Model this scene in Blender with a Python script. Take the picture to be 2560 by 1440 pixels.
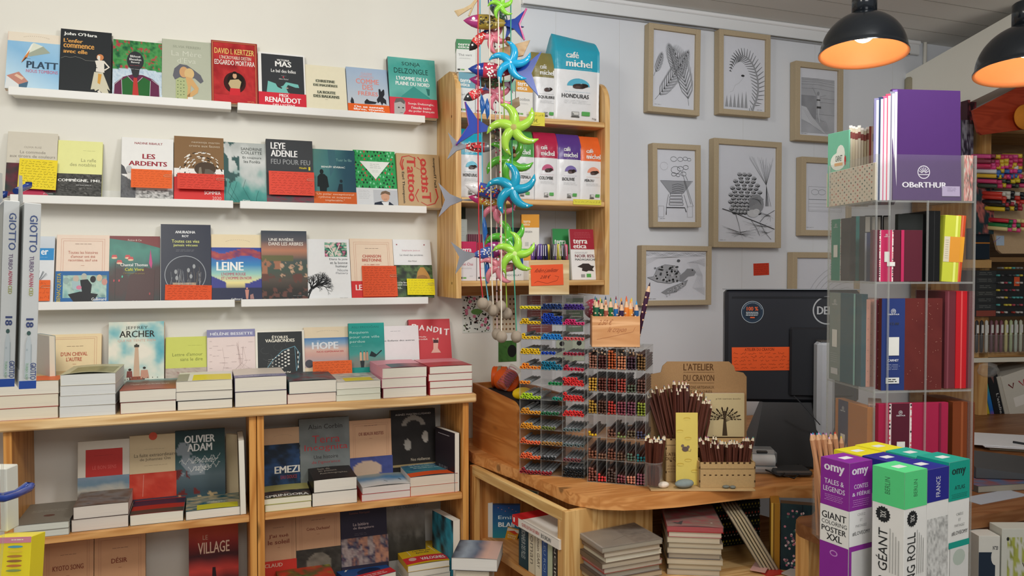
import bpy, math, random
import numpy as np
from mathutils import Vector, Matrix, Euler
for _o in list(bpy.data.objects):
 bpy.data.objects.remove(_o)
SC = bpy.context.scene
COL = SC.collection
rad = math.radians
# ------------------------------------------------------------------ camera
CAM = Vector((0.0, -2.7, 1.5))
YAW = 20.8
PITCH = math.degrees(math.atan(50 / 1950))
FPX = 1950.0
cd = bpy.data.cameras.new('camera')
cd.sensor_width = 36.0
cd.lens = 36.0 * FPX / 2560
cd.clip_start = 0.02
cam = bpy.data.objects.new('camera', cd)
cam.location = CAM
cam.rotation_euler = (rad(90 - PITCH), 0, rad(-YAW))
COL.objects.link(cam)
SC.camera = cam
CR = cam.rotation_euler.to_matrix()
# ------------------------------------------------------------------ world, light, exposure
w = bpy.data.worlds.new('room_light')
SC.world = w
w.use_nodes = True
w.node_tree.nodes['Background'].inputs[0].default_value = (0.93, 0.96, 1.0, 1)
w.node_tree.nodes['Background'].inputs[1].default_value = 0.4
def area(name, loc, size, power, col, target, sy=None):
 l = bpy.data.lights.new(name, 'AREA')
 l.energy = power
 l.color = col
 l.size = size
 if sy:
  l.shape = 'RECTANGLE'
  l.size_y = sy
 o = bpy.data.objects.new(name, l)
 o.location = loc
 d = Vector(target) - Vector(loc)
 o.rotation_euler = d.to_track_quat('-Z', 'Y').to_euler()
 COL.objects.link(o)
 return o
area('ceiling_light_left', (-0.5, -1.75, 2.46), 0.5, 13, (1.0, 0.965, 0.88), (-0.2, -0.3, 1.2), 0.5)
area('ceiling_light_middle', (1.15, -2.0, 2.46), 0.35, 17, (0.97, 0.98, 1.0), (0.9, -0.3, 1.2), 0.35)
area('ceiling_light_rear', (0.3, -3.6, 2.46), 1.3, 26, (1.0, 0.98, 0.94), (0.6, -0.5, 0.9), 0.8)
SC.view_settings.view_transform = 'Standard'
SC.view_settings.look = 'None'
SC.view_settings.exposure = -0.1
SC.view_settings.gamma = 1.0
SC.view_settings.use_curve_mapping = False
cy = SC.cycles
cy.use_denoising = True
cy.max_bounces = 6
cy.diffuse_bounces = 3
cy.glossy_bounces = 2
cy.transmission_bounces = 4
cy.transparent_max_bounces = 40
cy.caustics_reflective = False
cy.caustics_refractive = False
cy.sample_clamp_indirect = 4.0
# ------------------------------------------------------------------ pixel -> place
def ray(u, v):
 return (CR @ Vector(((u - 1280) / FPX, -(v - 720) / FPX, -1.0)))
def on_y(u, v, y):
 d = ray(u, v)
 return CAM + d * ((y - CAM.y) / d.y)
def on_z(u, v, z):
 d = ray(u, v)
 return CAM + d * ((z - CAM.z) / d.z)
def at_f(u, v, f):
 """point seen at (u, v), f metres in front of the camera"""
 return CAM + ray(u, v) * f
def on_pl(u, v, p, n):
 d = ray(u, v)
 return CAM + d * ((Vector(p) - CAM).dot(n) / d.dot(n))
# ------------------------------------------------------------------ colour
def s2l(c):
 return tuple((x / 12.92 if x <= 0.04045 else ((x + 0.055) / 1.055) ** 2.4) for x in c)
_hc = {}
def hx(h):
 if not isinstance(h, str):
  return tuple(h)
 if h not in _hc:
  s = h
  if len(s) == 3:
   s = ''.join(c * 2 for c in s)
  _hc[h] = s2l([int(s[i:i + 2], 16) / 255 for i in (0, 2, 4)])
 return _hc[h]
# ------------------------------------------------------------------ materials
MATS = {}
def nodes(name):
 m = bpy.data.materials.new(name)
 m.use_nodes = True
 nt = m.node_tree
 b = nt.nodes['Principled BSDF']
 MATS[name] = m
 return m, nt, b
def col_mat(name, rough, spec=0.5, noise=0.06, scale=60, bump=0.0, metal=0.0, coat=0.0):
 m, nt, b = nodes(name)
 a = nt.nodes.new('ShaderNodeAttribute')
 a.attribute_name = 'Col'
 tc = nt.nodes.new('ShaderNodeTexCoord')
 n = nt.nodes.new('ShaderNodeTexNoise')
 n.inputs['Scale'].default_value = scale
 n.inputs['Detail'].default_value = 3
 nt.links.new(tc.outputs['Object'], n.inputs['Vector'])
 mr = nt.nodes.new('ShaderNodeMapRange')
 mr.inputs[3].default_value = 1 - noise
 mr.inputs[4].default_value = 1 + noise
 nt.links.new(n.outputs[0], mr.inputs[0])
 mx = nt.nodes.new('ShaderNodeVectorMath')
 mx.operation = 'SCALE'
 nt.links.new(a.outputs['Color'], mx.inputs[0])
 nt.links.new(mr.outputs[0], mx.inputs['Scale'])
 nt.links.new(mx.outputs[0], b.inputs['Base Color'])
 b.inputs['Roughness'].default_value = rough
 b.inputs['Specular IOR Level'].default_value = spec
 b.inputs['Metallic'].default_value = metal
 b.inputs['Coat Weight'].default_value = coat
 if bump:
  bp = nt.nodes.new('ShaderNodeBump')
  bp.inputs['Strength'].default_value = bump
  bp.inputs['Distance'].default_value = 0.002
  nt.links.new(n.outputs[0], bp.inputs['Height'])
  nt.links.new(bp.outputs[0], b.inputs['Normal'])
 return m
col_mat('paper', 0.6, 0.25, 0.03)
col_mat('gloss', 0.34, 0.28, 0.02)
col_mat('satin', 0.42, 0.22, 0.03)
col_mat('plastic', 0.3, 0.5, 0.03, 30)
col_mat('paint', 0.75, 0.2, 0.02, 6, 0.25)
col_mat('kraft', 0.85, 0.15, 0.10, 220, 0.2)
col_mat('stone', 0.8, 0.2, 0.25, 40, 0.5)
col_mat('foil', 0.32, 0.5, 0.04, 40, 0.5)
col_mat('metal', 0.3, 0.5, 0.03, 20, metal=1.0)
col_mat('enamel', 0.16, 0.5, 0.02, 8)
col_mat('dark', 0.35, 0.4, 0.10, 4)
def pages_mat(name, axis):
 m, nt, b = nodes(name)
 a = nt.nodes.new('ShaderNodeAttribute')
 a.attribute_name = 'Col'
 tc = nt.nodes.new('ShaderNodeTexCoord')
 mp = nt.nodes.new('ShaderNodeMapping')
 sc = [6, 6, 6]
 sc[axis] = 1500
 mp.inputs['Scale'].default_value = sc
 n = nt.nodes.new('ShaderNodeTexNoise')
 n.inputs['Scale'].default_value = 1
 n.inputs['Detail'].default_value = 2
 nt.links.new(tc.outputs['Object'], mp.inputs[0])
 nt.links.new(mp.outputs[0], n.inputs['Vector'])
 mr = nt.nodes.new('ShaderNodeMapRange')
 mr.inputs[3].default_value = 0.78
 mr.inputs[4].default_value = 1.1
 nt.links.new(n.outputs[0], mr.inputs[0])
 mx = nt.nodes.new('ShaderNodeVectorMath')
 mx.operation = 'SCALE'
 nt.links.new(a.outputs['Color'], mx.inputs[0])
 nt.links.new(mr.outputs[0], mx.inputs['Scale'])
 nt.links.new(mx.outputs[0], b.inputs['Base Color'])
 b.inputs['Roughness'].default_value = 0.8
 b.inputs['Specular IOR Level'].default_value = 0.15
pages_mat('pages', 1)
pages_mat('pages_flat', 2)
def wood_mat(name, axis):
 m, nt, b = nodes(name)
 a = nt.nodes.new('ShaderNodeAttribute')
 a.attribute_name = 'Col'
 tc = nt.nodes.new('ShaderNodeTexCoord')
 geo = nt.nodes.new('ShaderNodeNewGeometry')
 mp = nt.nodes.new('ShaderNodeMapping')
 sc = [14, 14, 14]
 sc[axis] = 1.1
 mp.inputs['Scale'].default_value = sc
 nt.links.new(tc.outputs['Object'], mp.inputs[0])
 n = nt.nodes.new('ShaderNodeTexNoise')
 n.inputs['Scale'].default_value = 1.6
 n.inputs['Detail'].default_value = 2
 n.inputs['Distortion'].default_value = 0.6
 nt.links.new(mp.outputs[0], n.inputs['Vector'])
 ml = nt.nodes.new('ShaderNodeMath')
 ml.operation = 'MULTIPLY'
 ml.inputs[1].default_value = 26
 nt.links.new(n.outputs[0], ml.inputs[0])
 sn = nt.nodes.new('ShaderNodeMath')
 sn.operation = 'SINE'
 nt.links.new(ml.outputs[0], sn.inputs[0])
 cr = nt.nodes.new('ShaderNodeValToRGB')
 cr.color_ramp.elements[0].position = 0.0
 cr.color_ramp.elements[0].color = (1.06, 1.08, 1.1, 1)
 cr.color_ramp.elements[1].position = 1.0
 cr.color_ramp.elements[1].color = (0.80, 0.68, 0.55, 1)
 mr = nt.nodes.new('ShaderNodeMapRange')
 mr.inputs[1].default_value = -1
 mr.inputs[2].default_value = 1
 nt.links.new(sn.outputs[0], mr.inputs[0])
 nt.links.new(mr.outputs[0], cr.inputs[0])
 mx = nt.nodes.new('ShaderNodeVectorMath')
 mx.operation = 'MULTIPLY'
 nt.links.new(a.outputs['Color'], mx.inputs[0])
 nt.links.new(cr.outputs[0], mx.inputs[1])
 vo = nt.nodes.new('ShaderNodeTexVoronoi')
 vo.inputs['Scale'].default_value = 1.0
 mp2 = nt.nodes.new('ShaderNodeMapping')
 s2 = [9, 9, 9]
 s2[axis] = 3.2
 mp2.inputs['Scale'].default_value = s2
 nt.links.new(tc.outputs['Object'], mp2.inputs[0])
 nt.links.new(mp2.outputs[0], vo.inputs['Vector'])
 kr = nt.nodes.new('ShaderNodeMapRange')
 kr.inputs[1].default_value = 0.07
 kr.inputs[2].default_value = 0.13
 kr.inputs[3].default_value = 0.42
 kr.inputs[4].default_value = 1.0
 nt.links.new(vo.outputs['Distance'], kr.inputs[0])
 m2 = nt.nodes.new('ShaderNodeVectorMath')
 m2.operation = 'SCALE'
 nt.links.new(mx.outputs[0], m2.inputs[0])
 nt.links.new(kr.outputs[0], m2.inputs['Scale'])
 nt.links.new(m2.outputs[0], b.inputs['Base Color'])
 b.inputs['Roughness'].default_value = 0.42
 b.inputs['Specular IOR Level'].default_value = 0.35
wood_mat('wood_x', 0)
wood_mat('wood_y', 1)
wood_mat('wood_z', 2)
def clear_mat(name, tint, alpha, rough=0.05, spec=0.5):
 m, nt, b = nodes(name)
 out = nt.nodes['Material Output']
 tr = nt.nodes.new('ShaderNodeBsdfTransparent')
 tr.inputs[0].default_value = (*tint, 1)
 lw = nt.nodes.new('ShaderNodeFresnel')
 lw.inputs[0].default_value = 1.45
 ad = nt.nodes.new('ShaderNodeMath')
 ad.operation = 'ADD'
 ad.inputs[1].default_value = alpha
 hf = nt.nodes.new('ShaderNodeMath')
 hf.operation = 'MULTIPLY'
 hf.inputs[1].default_value = 0.13
 nt.links.new(lw.outputs[0], hf.inputs[0])
 nt.links.new(hf.outputs[0], ad.inputs[0])
 ad.use_clamp = True
 mx = nt.nodes.new('ShaderNodeMixShader')
 nt.links.new(ad.outputs[0], mx.inputs[0])
 nt.links.new(tr.outputs[0], mx.inputs[1])
 nt.links.new(b.outputs[0], mx.inputs[2])
 nt.links.new(mx.outputs[0], out.inputs[0])
 b.inputs['Base Color'].default_value = (0.75, 0.75, 0.73, 1)
 b.inputs['Roughness'].default_value = rough
 b.inputs['Specular IOR Level'].default_value = spec
clear_mat('clear', (0.96, 0.96, 0.955), 0.035)
clear_mat('clear_edge', (0.9, 0.91, 0.89), 0.16, 0.1)
clear_mat('film', (0.95, 0.94, 0.92), 0.08, 0.15)
clear_mat('picture_glass', (0.98, 0.98, 0.985), 0.01, 0.03)
def emit_mat(name, col, s):
 m, nt, b = nodes(name)
 b.inputs['Emission Color'].default_value = (*col, 1)
 b.inputs['Emission Strength'].default_value = s
 b.inputs['Base Color'].default_value = (*col, 1)
emit_mat('bulb', (1.0, 0.8, 0.55), 12)
# ------------------------------------------------------------------ tags and empties
def tag(o, label=None, cat=None, group=None, kind=None):
 if label:
  o['label'] = label
 if cat:
  o['category'] = cat
 if group:
  o['group'] = group
 if kind:
  o['kind'] = kind
 return o
def empty(name, loc=(0, 0, 0), rot=(0, 0, 0), label=None, cat=None, group=None):
 o = bpy.data.objects.new(name, None)
 o.empty_display_size = 0.02
 o.location = loc
 o.rotation_euler = rot
 COL.objects.link(o)
 return tag(o, label, cat, group)
def dup(src, loc=None, rot=None, label=None, group=None):
 c = src.copy()
 COL.objects.link(c)
 if loc is not None:
  c.location = loc
 if rot is not None:
  c.rotation_euler = rot
 if label:
  c['label'] = label
 if group:
  c['group'] = group
 for ch in [x for x in ALL.get(src.name, [])]:
  k = ch.copy()
  COL.objects.link(k)
  k.parent = c
  for g in ALL.get(ch.name, []):
   k2 = g.copy()
   COL.objects.link(k2)
   k2.parent = k
 return c
ALL = {}          # parent name -> children built with M.build
_tc = {}
def glyphs(s, bold):
 """outline of a line of lettering as triangles, cap height about 1"""
 key = (s, bold)
 if key in _tc:
  return _tc[key]
 c = bpy.data.curves.new('lettering', 'FONT')
 c.body = s
 c.size = 1.0
 c.resolution_u = 2
 c.offset = -0.006 if bold < 0 else 0.0
 o = bpy.data.objects.new('lettering', c)
 COL.objects.link(o)
 bpy.context.view_layer.update()
 dg = bpy.context.evaluated_depsgraph_get()
 me = o.evaluated_get(dg).to_mesh()
 vs = np.array([v.co[:] for v in me.vertices]).reshape(-1, 3)
 fs = [tuple(p.vertices) for p in me.polygons]
 o.evaluated_get(dg).to_mesh_clear()
 bpy.data.objects.remove(o)
 bpy.data.curves.remove(c)
 if len(vs) == 0:
  vs = np.zeros((1, 3))
 if bold > 0:
  n0 = len(vs)
  f0 = list(fs)
  v0 = vs.copy()
  for k in range(1, 1 + bold * 2):
   vs = np.vstack([vs, v0 + [0.018 * k, 0.008 * (k % 2), k]])
   fs += [tuple(q + n0 * k for q in f) for f in f0]
 _tc[key] = (vs, fs)
 return _tc[key]
class M:
 """collects shapes into one mesh with a colour per face corner"""
 def __init__(s, mat='paper', col='fff'):
  s.v = []
  s.f = []
  s.fc = []
  s.fm = []
  s.fs = []
  s.mats = []
  s.mat = mat
  s.col = hx(col)
  s.T = None
  s.sm = False
 def use(s, mat=None, col=None, smooth=None):
  if mat:
   s.mat = mat
  if col is not None:
   s.col = hx(col)
  if smooth is not None:
   s.sm = smooth
  return s
 def mi(s):
  if s.mat not in s.mats:
   s.mats.append(s.mat)
  return s.mats.index(s.mat)
 def add(s, vs, fs, cols=None, smooth=None):
  b = len(s.v)
  if s.T is not None:
   vs = [s.T @ Vector(v) for v in vs]
  s.v.extend(tuple(v) for v in vs)
  k = s.mi()
  sm = s.sm if smooth is None else smooth
  for i, f in enumerate(fs):
   s.f.append(tuple(b + j for j in f))
   s.fm.append(k)
   s.fs.append(sm)
   if cols is None:
    s.fc.append([s.col] * len(f))
   else:
    s.fc.append([cols[j] for j in f])
  return s
 def box(s, x0, y0, z0, x1, y1, z1, bev=0.0):
  if bev > 0:
   bev = min(bev, abs(x1 - x0) / 2.2, abs(y1 - y0) / 2.2, abs(z1 - z0) / 2.2)
   vs = []
   idx = {}
   X = (x0, x1)
   Y = (y0, y1)
   Z = (z0, z1)
   for i in (0, 1):
    for j in (0, 1):
     for k in (0, 1):
      sx, sy, sz = (1 - 2 * i) * bev, (1 - 2 * j) * bev, (1 - 2 * k) * bev
      for a in range(3):
       p = [X[i] + sx, Y[j] + sy, Z[k] + sz]
       p[a] = (X[i], Y[j], Z[k])[a]
       idx[(i, j, k, a)] = len(vs)
       vs.append(tuple(p))
   fs = []
   for a in range(3):
    b_, c_ = [(1, 2), (0, 2), (0, 1)][a]
    for sd in (0, 1):
     q = []
     for (p, r) in ((0, 0), (1, 0), (1, 1), (0, 1)):
      t = [0, 0, 0]
      t[a] = sd
      t[b_] = p
      t[c_] = r
      q.append(idx[(*t, a)])
     fs.append(tuple(q))
   for a in range(3):
    b_, c_ = [(1, 2), (0, 2), (0, 1)][a]
    for p in (0, 1):
     for r in (0, 1):
      t0 = [0, 0, 0]
      t1 = [0, 0, 0]
      t0[b_] = t1[b_] = p
      t0[c_] = t1[c_] = r
      t1[a] = 1
      fs.append((idx[(*t0, b_)], idx[(*t1, b_)], idx[(*t1, c_)], idx[(*t0, c_)]))
   for i in (0, 1):
    for j in (0, 1):
     for k in (0, 1):
      fs.append((idx[(i, j, k, 0)], idx[(i, j, k, 1)], idx[(i, j, k, 2)]))
   return s.add(vs, fs)
  vs = [(x, y, z) for x in (x0, x1) for y in (y0, y1) for z in (z0, z1)]
  return s.add(vs, [(0, 1, 3, 2), (4, 6, 7, 5), (0, 4, 5, 1), (2, 3, 7, 6), (0, 2, 6, 4), (1, 5, 7, 3)])
 def quad(s, a, b, c, d):
  return s.add([a, b, c, d], [(0, 1, 2, 3)])
 def tube(s, pts, r, n=8, caps=True, r1=None):
  pts = [Vector(p) for p in pts]
  if not isinstance(r, (list, tuple)):
   r1 = r if r1 is None else r1
   r = [r + (r1 - r) * i / max(1, len(pts) - 1) for i in range(len(pts))]
  vs = []
  up = None
  for i, p in enumerate(pts):
   d = (pts[min(i + 1, len(pts) - 1)] - pts[max(i - 1, 0)]).normalized()
   if up is None:
    up = Vector((0, 0, 1)) if abs(d.z) < 0.9 else Vector((1, 0, 0))
   a = d.cross(up).normalized()
   b = d.cross(a).normalized()
   up = -b if b.dot(up) < 0 else b
   for k in range(n):
    t = 2 * math.pi * k / n
    vs.append(p + (a * math.cos(t) + b * math.sin(t)) * r[i])
  fs = []
  for i in range(len(pts) - 1):
   for k in range(n):
    fs.append((i * n + k, i * n + (k + 1) % n, (i + 1) * n + (k + 1) % n, (i + 1) * n + k))
  s.add(vs, fs, smooth=True)
  if caps:
   b0 = [vs[k] for k in range(n)]
   b1 = [vs[(len(pts) - 1) * n + k] for k in range(n)]
   s.add(b0, [tuple(range(n))[::-1]], smooth=False)
   s.add(b1, [tuple(range(n))], smooth=False)
  return s
 def lathe(s, prof, n=24, o=(0, 0, 0), smooth=True, cols=None):
  """prof: list of (radius, z)"""
  vs = []
  cc = []
  for i, (r, z) in enumerate(prof):
   for k in range(n):
    t = 2 * math.pi * k / n
    vs.append((o[0] + r * math.cos(t), o[1] + r * math.sin(t), o[2] + z))
    if cols:
     cc.append(hx(cols[i]))
  fs = []
  for i in range(len(prof) - 1):
   for k in range(n):
    fs.append((i * n + k, i * n + (k + 1) % n, (i + 1) * n + (k + 1) % n, (i + 1) * n + k))
  return s.add(vs, fs, cc if cols else None, smooth)
 def ball(s, c, rx, ry=None, rz=None, n=12, m=8, jit=0, seed=0):
  ry = rx if ry is None else ry
  rz = rx if rz is None else rz
  rn = random.Random(seed)
  vs = []
  for i in range(m + 1):
   p = math.pi * i / m
   for k in range(n):
    t = 2 * math.pi * k / n
    j = 1 + (rn.uniform(-jit, jit) if jit and 0 < i < m else 0)
    vs.append((c[0] + rx * math.sin(p) * math.cos(t) * j, c[1] + ry * math.sin(p) * math.sin(t) * j, c[2] + rz * math.cos(p)))
  fs = [(i * n + k, i * n + (k + 1) % n, (i + 1) * n + (k + 1) % n, (i + 1) * n + k) for i in range(m) for k in range(n)]
  return s.add(vs, fs, smooth=True)
 def slab(s, poly, z0, z1, T=None):
  """polygon in x,y extruded in z"""
  n = len(poly)
  vs = [(p[0], p[1], z0) for p in poly] + [(p[0], p[1], z1) for p in poly]
  if T is not None:
   vs = [T @ Vector(v) for v in vs]
  fs = [tuple(range(n))[::-1], tuple(range(n, 2 * n))] + [(i, (i + 1) % n, n + (i + 1) % n, n + i) for i in range(n)]
  return s.add(vs, fs, smooth=False)
 def build(s, name, parent=None, loc=None, rot=None, kind=None):
  me = bpy.data.meshes.new(name)
  me.from_pydata([tuple(v) for v in s.v], [], s.f)
  for k in s.mats:
   me.materials.append(MATS[k])
  me.polygons.foreach_set('material_index', s.fm)
  me.polygons.foreach_set('use_smooth', s.fs)
  ca = me.color_attributes.new('Col', 'FLOAT_COLOR', 'CORNER')
  flat = np.ones((sum(len(f) for f in s.f), 4), dtype=np.float32)
  i = 0
  arr = [c for fc in s.fc for c in fc]
  flat[:, :3] = np.array(arr, dtype=np.float32)[:, :3]
  ca.data.foreach_set('color', flat.ravel())
  me.update()
  o = bpy.data.objects.new(name, me)
  COL.objects.link(o)
  if parent is not None:
   o.parent = parent
   ALL.setdefault(parent.name, []).append(o)
  if loc is not None:
   o.location = loc
  if rot is not None:
   o.rotation_euler = rot
  if kind:
   o['kind'] = kind
  return o
# ------------------------------------------------------------------ printed graphics
_rs = np.random.RandomState(5)
_NT = _rs.rand(64, 64)
def vn(x, y, s=0):
 x = np.asarray(x) + s * 7.31
 y = np.asarray(y) + s * 3.17
 xi = np.floor(x).astype(int)
 yi = np.floor(y).astype(int)
 fx = x - xi
 fy = y - yi
 fx = fx * fx * (3 - 2 * fx)
 fy = fy * fy * (3 - 2 * fy)
 g = lambda a, b: _NT[a % 64, b % 64]
 return (g(xi, yi) * (1 - fx) + g(xi + 1, yi) * fx) * (1 - fy) + (g(xi, yi + 1) * (1 - fx) + g(xi + 1, yi + 1) * fx) * fy
def fb(x, y, s=0, o=4):
 r = 0
 a = 0.5
 for i in range(o):
  r = r + a * vn(x * 2 ** i, y * 2 ** i, s + i)
  a *= 0.5
 return r / (1 - 0.5 ** o)
def mixc(t, *cs):
 """piecewise colour ramp over t in 0..1"""
 t = np.clip(t, 0, 0.9999) * (len(cs) - 1)
 C = np.array([hx(c) for c in cs])
 i = t.astype(int)
 f = (t - i)[..., None]
 return C[i] * (1 - f) + C[i + 1] * f
def sel(m, a, b):
 a = np.array(hx(a)) if isinstance(a, (str, tuple)) else a
 b = np.array(hx(b)) if isinstance(b, (str, tuple)) else b
 return np.where(m[..., None], a, b)
class Face:
 """draws a printed face into a mesh: unit square, y downwards; P(x, y, h) gives the 3D point"""
 EPS = 0.00009
 def __init__(s, m, P, W, H):
  s.m = m
  s.P = P
  s.W = W
  s.H = H
  s.k = 1
  s.sub = 1
 def nx(s):
  s.k += 1
  return s.k * s.EPS
 def r(s, x0, y0, x1, y1, col, col2=None):
  h = s.nx()
  a = hx(col)
  b = hx(col2) if col2 else a
  if s.sub > 1:
   s.k -= 1
   return s.g(x0, y0, x1, y1, lambda u, v: np.ones(u.shape)[..., None] * np.array(a), s.sub, 2)
  s.m.add([s.P(x0, y0, h), s.P(x1, y0, h), s.P(x1, y1, h), s.P(x0, y1, h)], [(3, 2, 1, 0)], [a, a, b, b], smooth=False)
  return s
 def p(s, pts, col):
  h = s.nx()
  s.m.add([s.P(x, y, h) for x, y in pts], [tuple(range(len(pts)))], [hx(col)] * len(pts), smooth=False)
  return s
 def e(s, cx, cy, rx, ry, col, n=20, a=0):
  ca, sa = math.cos(a), math.sin(a)
  pts = []
  for i in range(n):
   t = 2 * math.pi * i / n
   x, y = rx * math.cos(t), ry * math.sin(t)
   xx = (x * ca * s.W - y * sa * s.H) / s.W
   yy = (x * sa * s.W + y * ca * s.H) / s.H
   pts.append((cx + xx, cy + yy))
  return s.p(pts, col)
 def g(s, x0, y0, x1, y1, fn, nx=30, ny=44):
  h = s.nx()
  U, V = np.meshgrid(np.linspace(0, 1, nx + 1), np.linspace(0, 1, ny + 1))
  C = np.asarray(fn(U, V)).reshape(-1, 3)
  vs = [s.P(x0 + (x1 - x0) * u, y0 + (y1 - y0) * v, h) for u, v in zip(U.ravel(), V.ravel())]
  fs = [(j * (nx + 1) + i, (j + 1) * (nx + 1) + i, (j + 1) * (nx + 1) + i + 1, j * (nx + 1) + i + 1) for j in range(ny) for i in range(nx)]
  s.m.add(vs, fs, [tuple(c) for c in C], smooth=False)
  return s
 def l(s, pts, w, col, w1=None):
  """stroke; width in metres"""
  h = s.nx()
  q = np.array([(x * s.W, y * s.H) for x, y in pts])
  n = len(q)
  w1 = w if w1 is None else w1
  vs = []
  for i in range(n):
   d = q[min(i + 1, n - 1)] - q[max(i - 1, 0)]
   L = math.hypot(*d) or 1
   nn = np.array((-d[1], d[0])) / L * (w + (w1 - w) * i / max(1, n - 1)) / 2
   for k in (1, -1):
    a = q[i] + nn * k
    vs.append(s.P(a[0] / s.W, a[1] / s.H, h))
  s.m.add(vs, [(2 * i, 2 * i + 1, 2 * i + 3, 2 * i + 2) for i in range(n - 1)], [hx(col)] * len(vs), smooth=False)
  return s
 def fr(s, x0, y0, x1, y1, w, col):
  return s.l([(x0, y0), (x1, y0)], w, col).l([(x1, y0), (x1, y1)], w, col).l([(x1, y1), (x0, y1)], w, col).l([(x0, y1), (x0, y0)], w, col)
 def t(s, txt, x0, y0, x1, y1, col, b=0, rot=0, sh=0):
  """lettering stretched into the box; rot 90 reads upwards, -90 downwards"""
  vs, fs = glyphs(txt, b)
  if not fs:
   return s
  mn = vs.min(0)
  mxx = vs.max(0)
  d = np.maximum(mxx - mn, 1e-6)
  q = (vs - mn) / d
  if sh:
   q[:, 0] = (q[:, 0] + sh * q[:, 1]) / (1 + sh)
  h0 = s.nx()
  out = []
  for a, a0 in zip(q, vs):
   h = h0 + a0[2] * 0.00002
   if rot == 0:
    x, y = a[0], 1 - a[1]
   elif rot == 90:
    x, y = 1 - a[1], 1 - a[0]
    x = 1 - x
    x = 1 - a[1]
   elif rot == -90:
    x, y = a[1], a[0]
   else:
    x, y = 1 - a[0], a[1]
   out.append(s.P(x0 + (x1 - x0) * x, y0 + (y1 - y0) * y, h))
  s.m.add(out, fs, [hx(col)] * len(out), smooth=False)
  return s
 def sc(s, x0, y0, x1, y1, n, col, seed=1, w=0.0006, wob=0.5):
  """lines of illegible handwriting"""
  rn = random.Random(seed)
  for i in range(n):
   yy = y0 + (y1 - y0) * (i + 0.5) / n
   lh = (y1 - y0) / n * 0.42
   x = x0 + rn.uniform(0, 0.03)
   xe = x1 - rn.uniform(0, 0.12) * (x1 - x0)
   while x < xe:
    wl = rn.uniform(0.06, 0.16)
    pts = []
    k = max(4, int(wl * 60))
    for j in range(k):
     pts.append((min(x1, x + wl * j / k), yy + lh * wob * (math.sin(j * 2.2) * 0.6 + rn.uniform(-0.7, 0.7)) + (-lh * 0.9 if rn.random() < 0.12 else 0)))
    s.l(pts, w, col)
    s.k -= 1
    x += wl + 0.025
   s.k += 0
  s.k += 1
  return s
 def tl(s, lines, x0, y0, x1, y1, col, b=0, al='c', gap=0.35, seed=0):
  """several lines with a common letter height, aligned"""
  n = len(lines)
  lh = (y1 - y0) / (n + gap * (n - 1))
  ws = []
  for ln in lines:
   vs, fs = glyphs(ln, b)
   ws.append(np.ptp(vs[:, 0]) + 1e-6)
  mw = max(ws)
  for i, ln in enumerate(lines):
   ww = (x1 - x0) * ws[i] / mw
   a = x0 if al == 'l' else x1 - ww if al == 'r' else (x0 + x1 - ww) / 2
   yy = y0 + i * lh * (1 + gap)
   s.t(ln, a, yy, a + ww, yy + lh, col, b)
  return s
 def fine(s, x0, y0, x1, y1, n, col, seed=3, w=0.0005):
  """tiny print too small to read: thin broken lines"""
  rn = random.Random(seed)
  for i in range(n):
   yy = y0 + (y1 - y0) * (i + 0.5) / n
   x = x0 + rn.uniform(0, 0.1) * (x1 - x0)
   xe = x1 - rn.uniform(0, 0.15) * (x1 - x0)
   while x < xe:
    q = min(xe, x + rn.uniform(0.05, 0.12))
    s.l([(x, yy), (q, yy)], w, col)
    s.k -= 1
    x = q + 0.015
  s.k += 1
  return s
def flatP(W, H, y=0.0, x0=0.0, z0=0.0):
 """front face of an upright sheet, facing -y"""
 return lambda x, yy, h: (x0 + x * W, y - h, z0 + H - yy * H)
def topP(W, L, z=0.0, x0=0.0, y0=0.0, bow=0.0):
 """top of something lying flat; print's top edge points to +y"""
 return lambda x, yy, h: (x0 + x * W, y0 + L - yy * L, z + h + bow * math.sin(math.pi * min(1, max(0, x))) * (0.5 + 0.5 * yy))
# ------------------------------------------------------------------ the setting
ZC = 2.53
def struct(name, m):
 return m.build(name, kind='structure')
m = M('paint', 'e8ebf0')
m.box(1.06, 0, 0, 4.6, 0.08, ZC)
for x in (1.2, 1.47, 2.05, 2.42, 2.86):
 m.use(col='d9d9d9').box(x, -0.0005, 0, x + 0.0015, 0, ZC - 0.07)
struct('wall_back', m)
m = M('paint', 'efede4')
m.box(-2.6, -0.004, 0, 1.06, 0.08, ZC + 0.2)
struct('wall_left', m)
m = M('paint', 'e6e2d6')
m.box(4.6, -5, 0, 4.68, 0.08, ZC + 0.2)
struct('wall_right', m)
m = M('wood_x', 'a89a8a')
m.box(-2.6, -5, -0.03, 4.68, 0.08, 0)
struct('floor', m)
m = M('paint', 'eeede8')
m.box(1.06, -5, ZC, 4.68, 0.0, ZC + 0.04)
for i in range(1, 34):
 m.use(col='b8b5ae').box(1.06, -i * 0.145 - 0.0025, ZC - 0.0006, 4.68, -i * 0.145 + 0.0025, ZC + 0.001)
struct('ceiling', m)
m = M('paint', 'efece2')
m.box(-2.6, -5, ZC + 0.17, 1.06, 0, ZC + 0.2)
m.box(1.05, -5, ZC, 1.06, 0, ZC + 0.2)
struct('ceiling', m)
m = M('paint', 'f0f1f1')
m.box(1.06, -0.022, ZC - 0.062, 3.0, 0, ZC - 0.002, 0.004)
m.use(col='fafafa').box(1.06, -0.03, ZC - 0.018, 3.0, -0.0, ZC - 0.001, 0.004)
struct('trim_1', m)
m = M('metal', '9a9a98')
m.box(1.06, -0.03, ZC - 0.069, 2.93, -0.022, ZC - 0.064)
struct('trim_2', m)
XB = on_y(2265, 185, 0).x
def onx(u, v, x):
 d = ray(u, v)
 return CAM + d * ((x - CAM.x) / d.x)
a = onx(2265, 185, XB)
b = onx(2510, 45, XB)
c = onx(2405, 265, XB)
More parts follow.
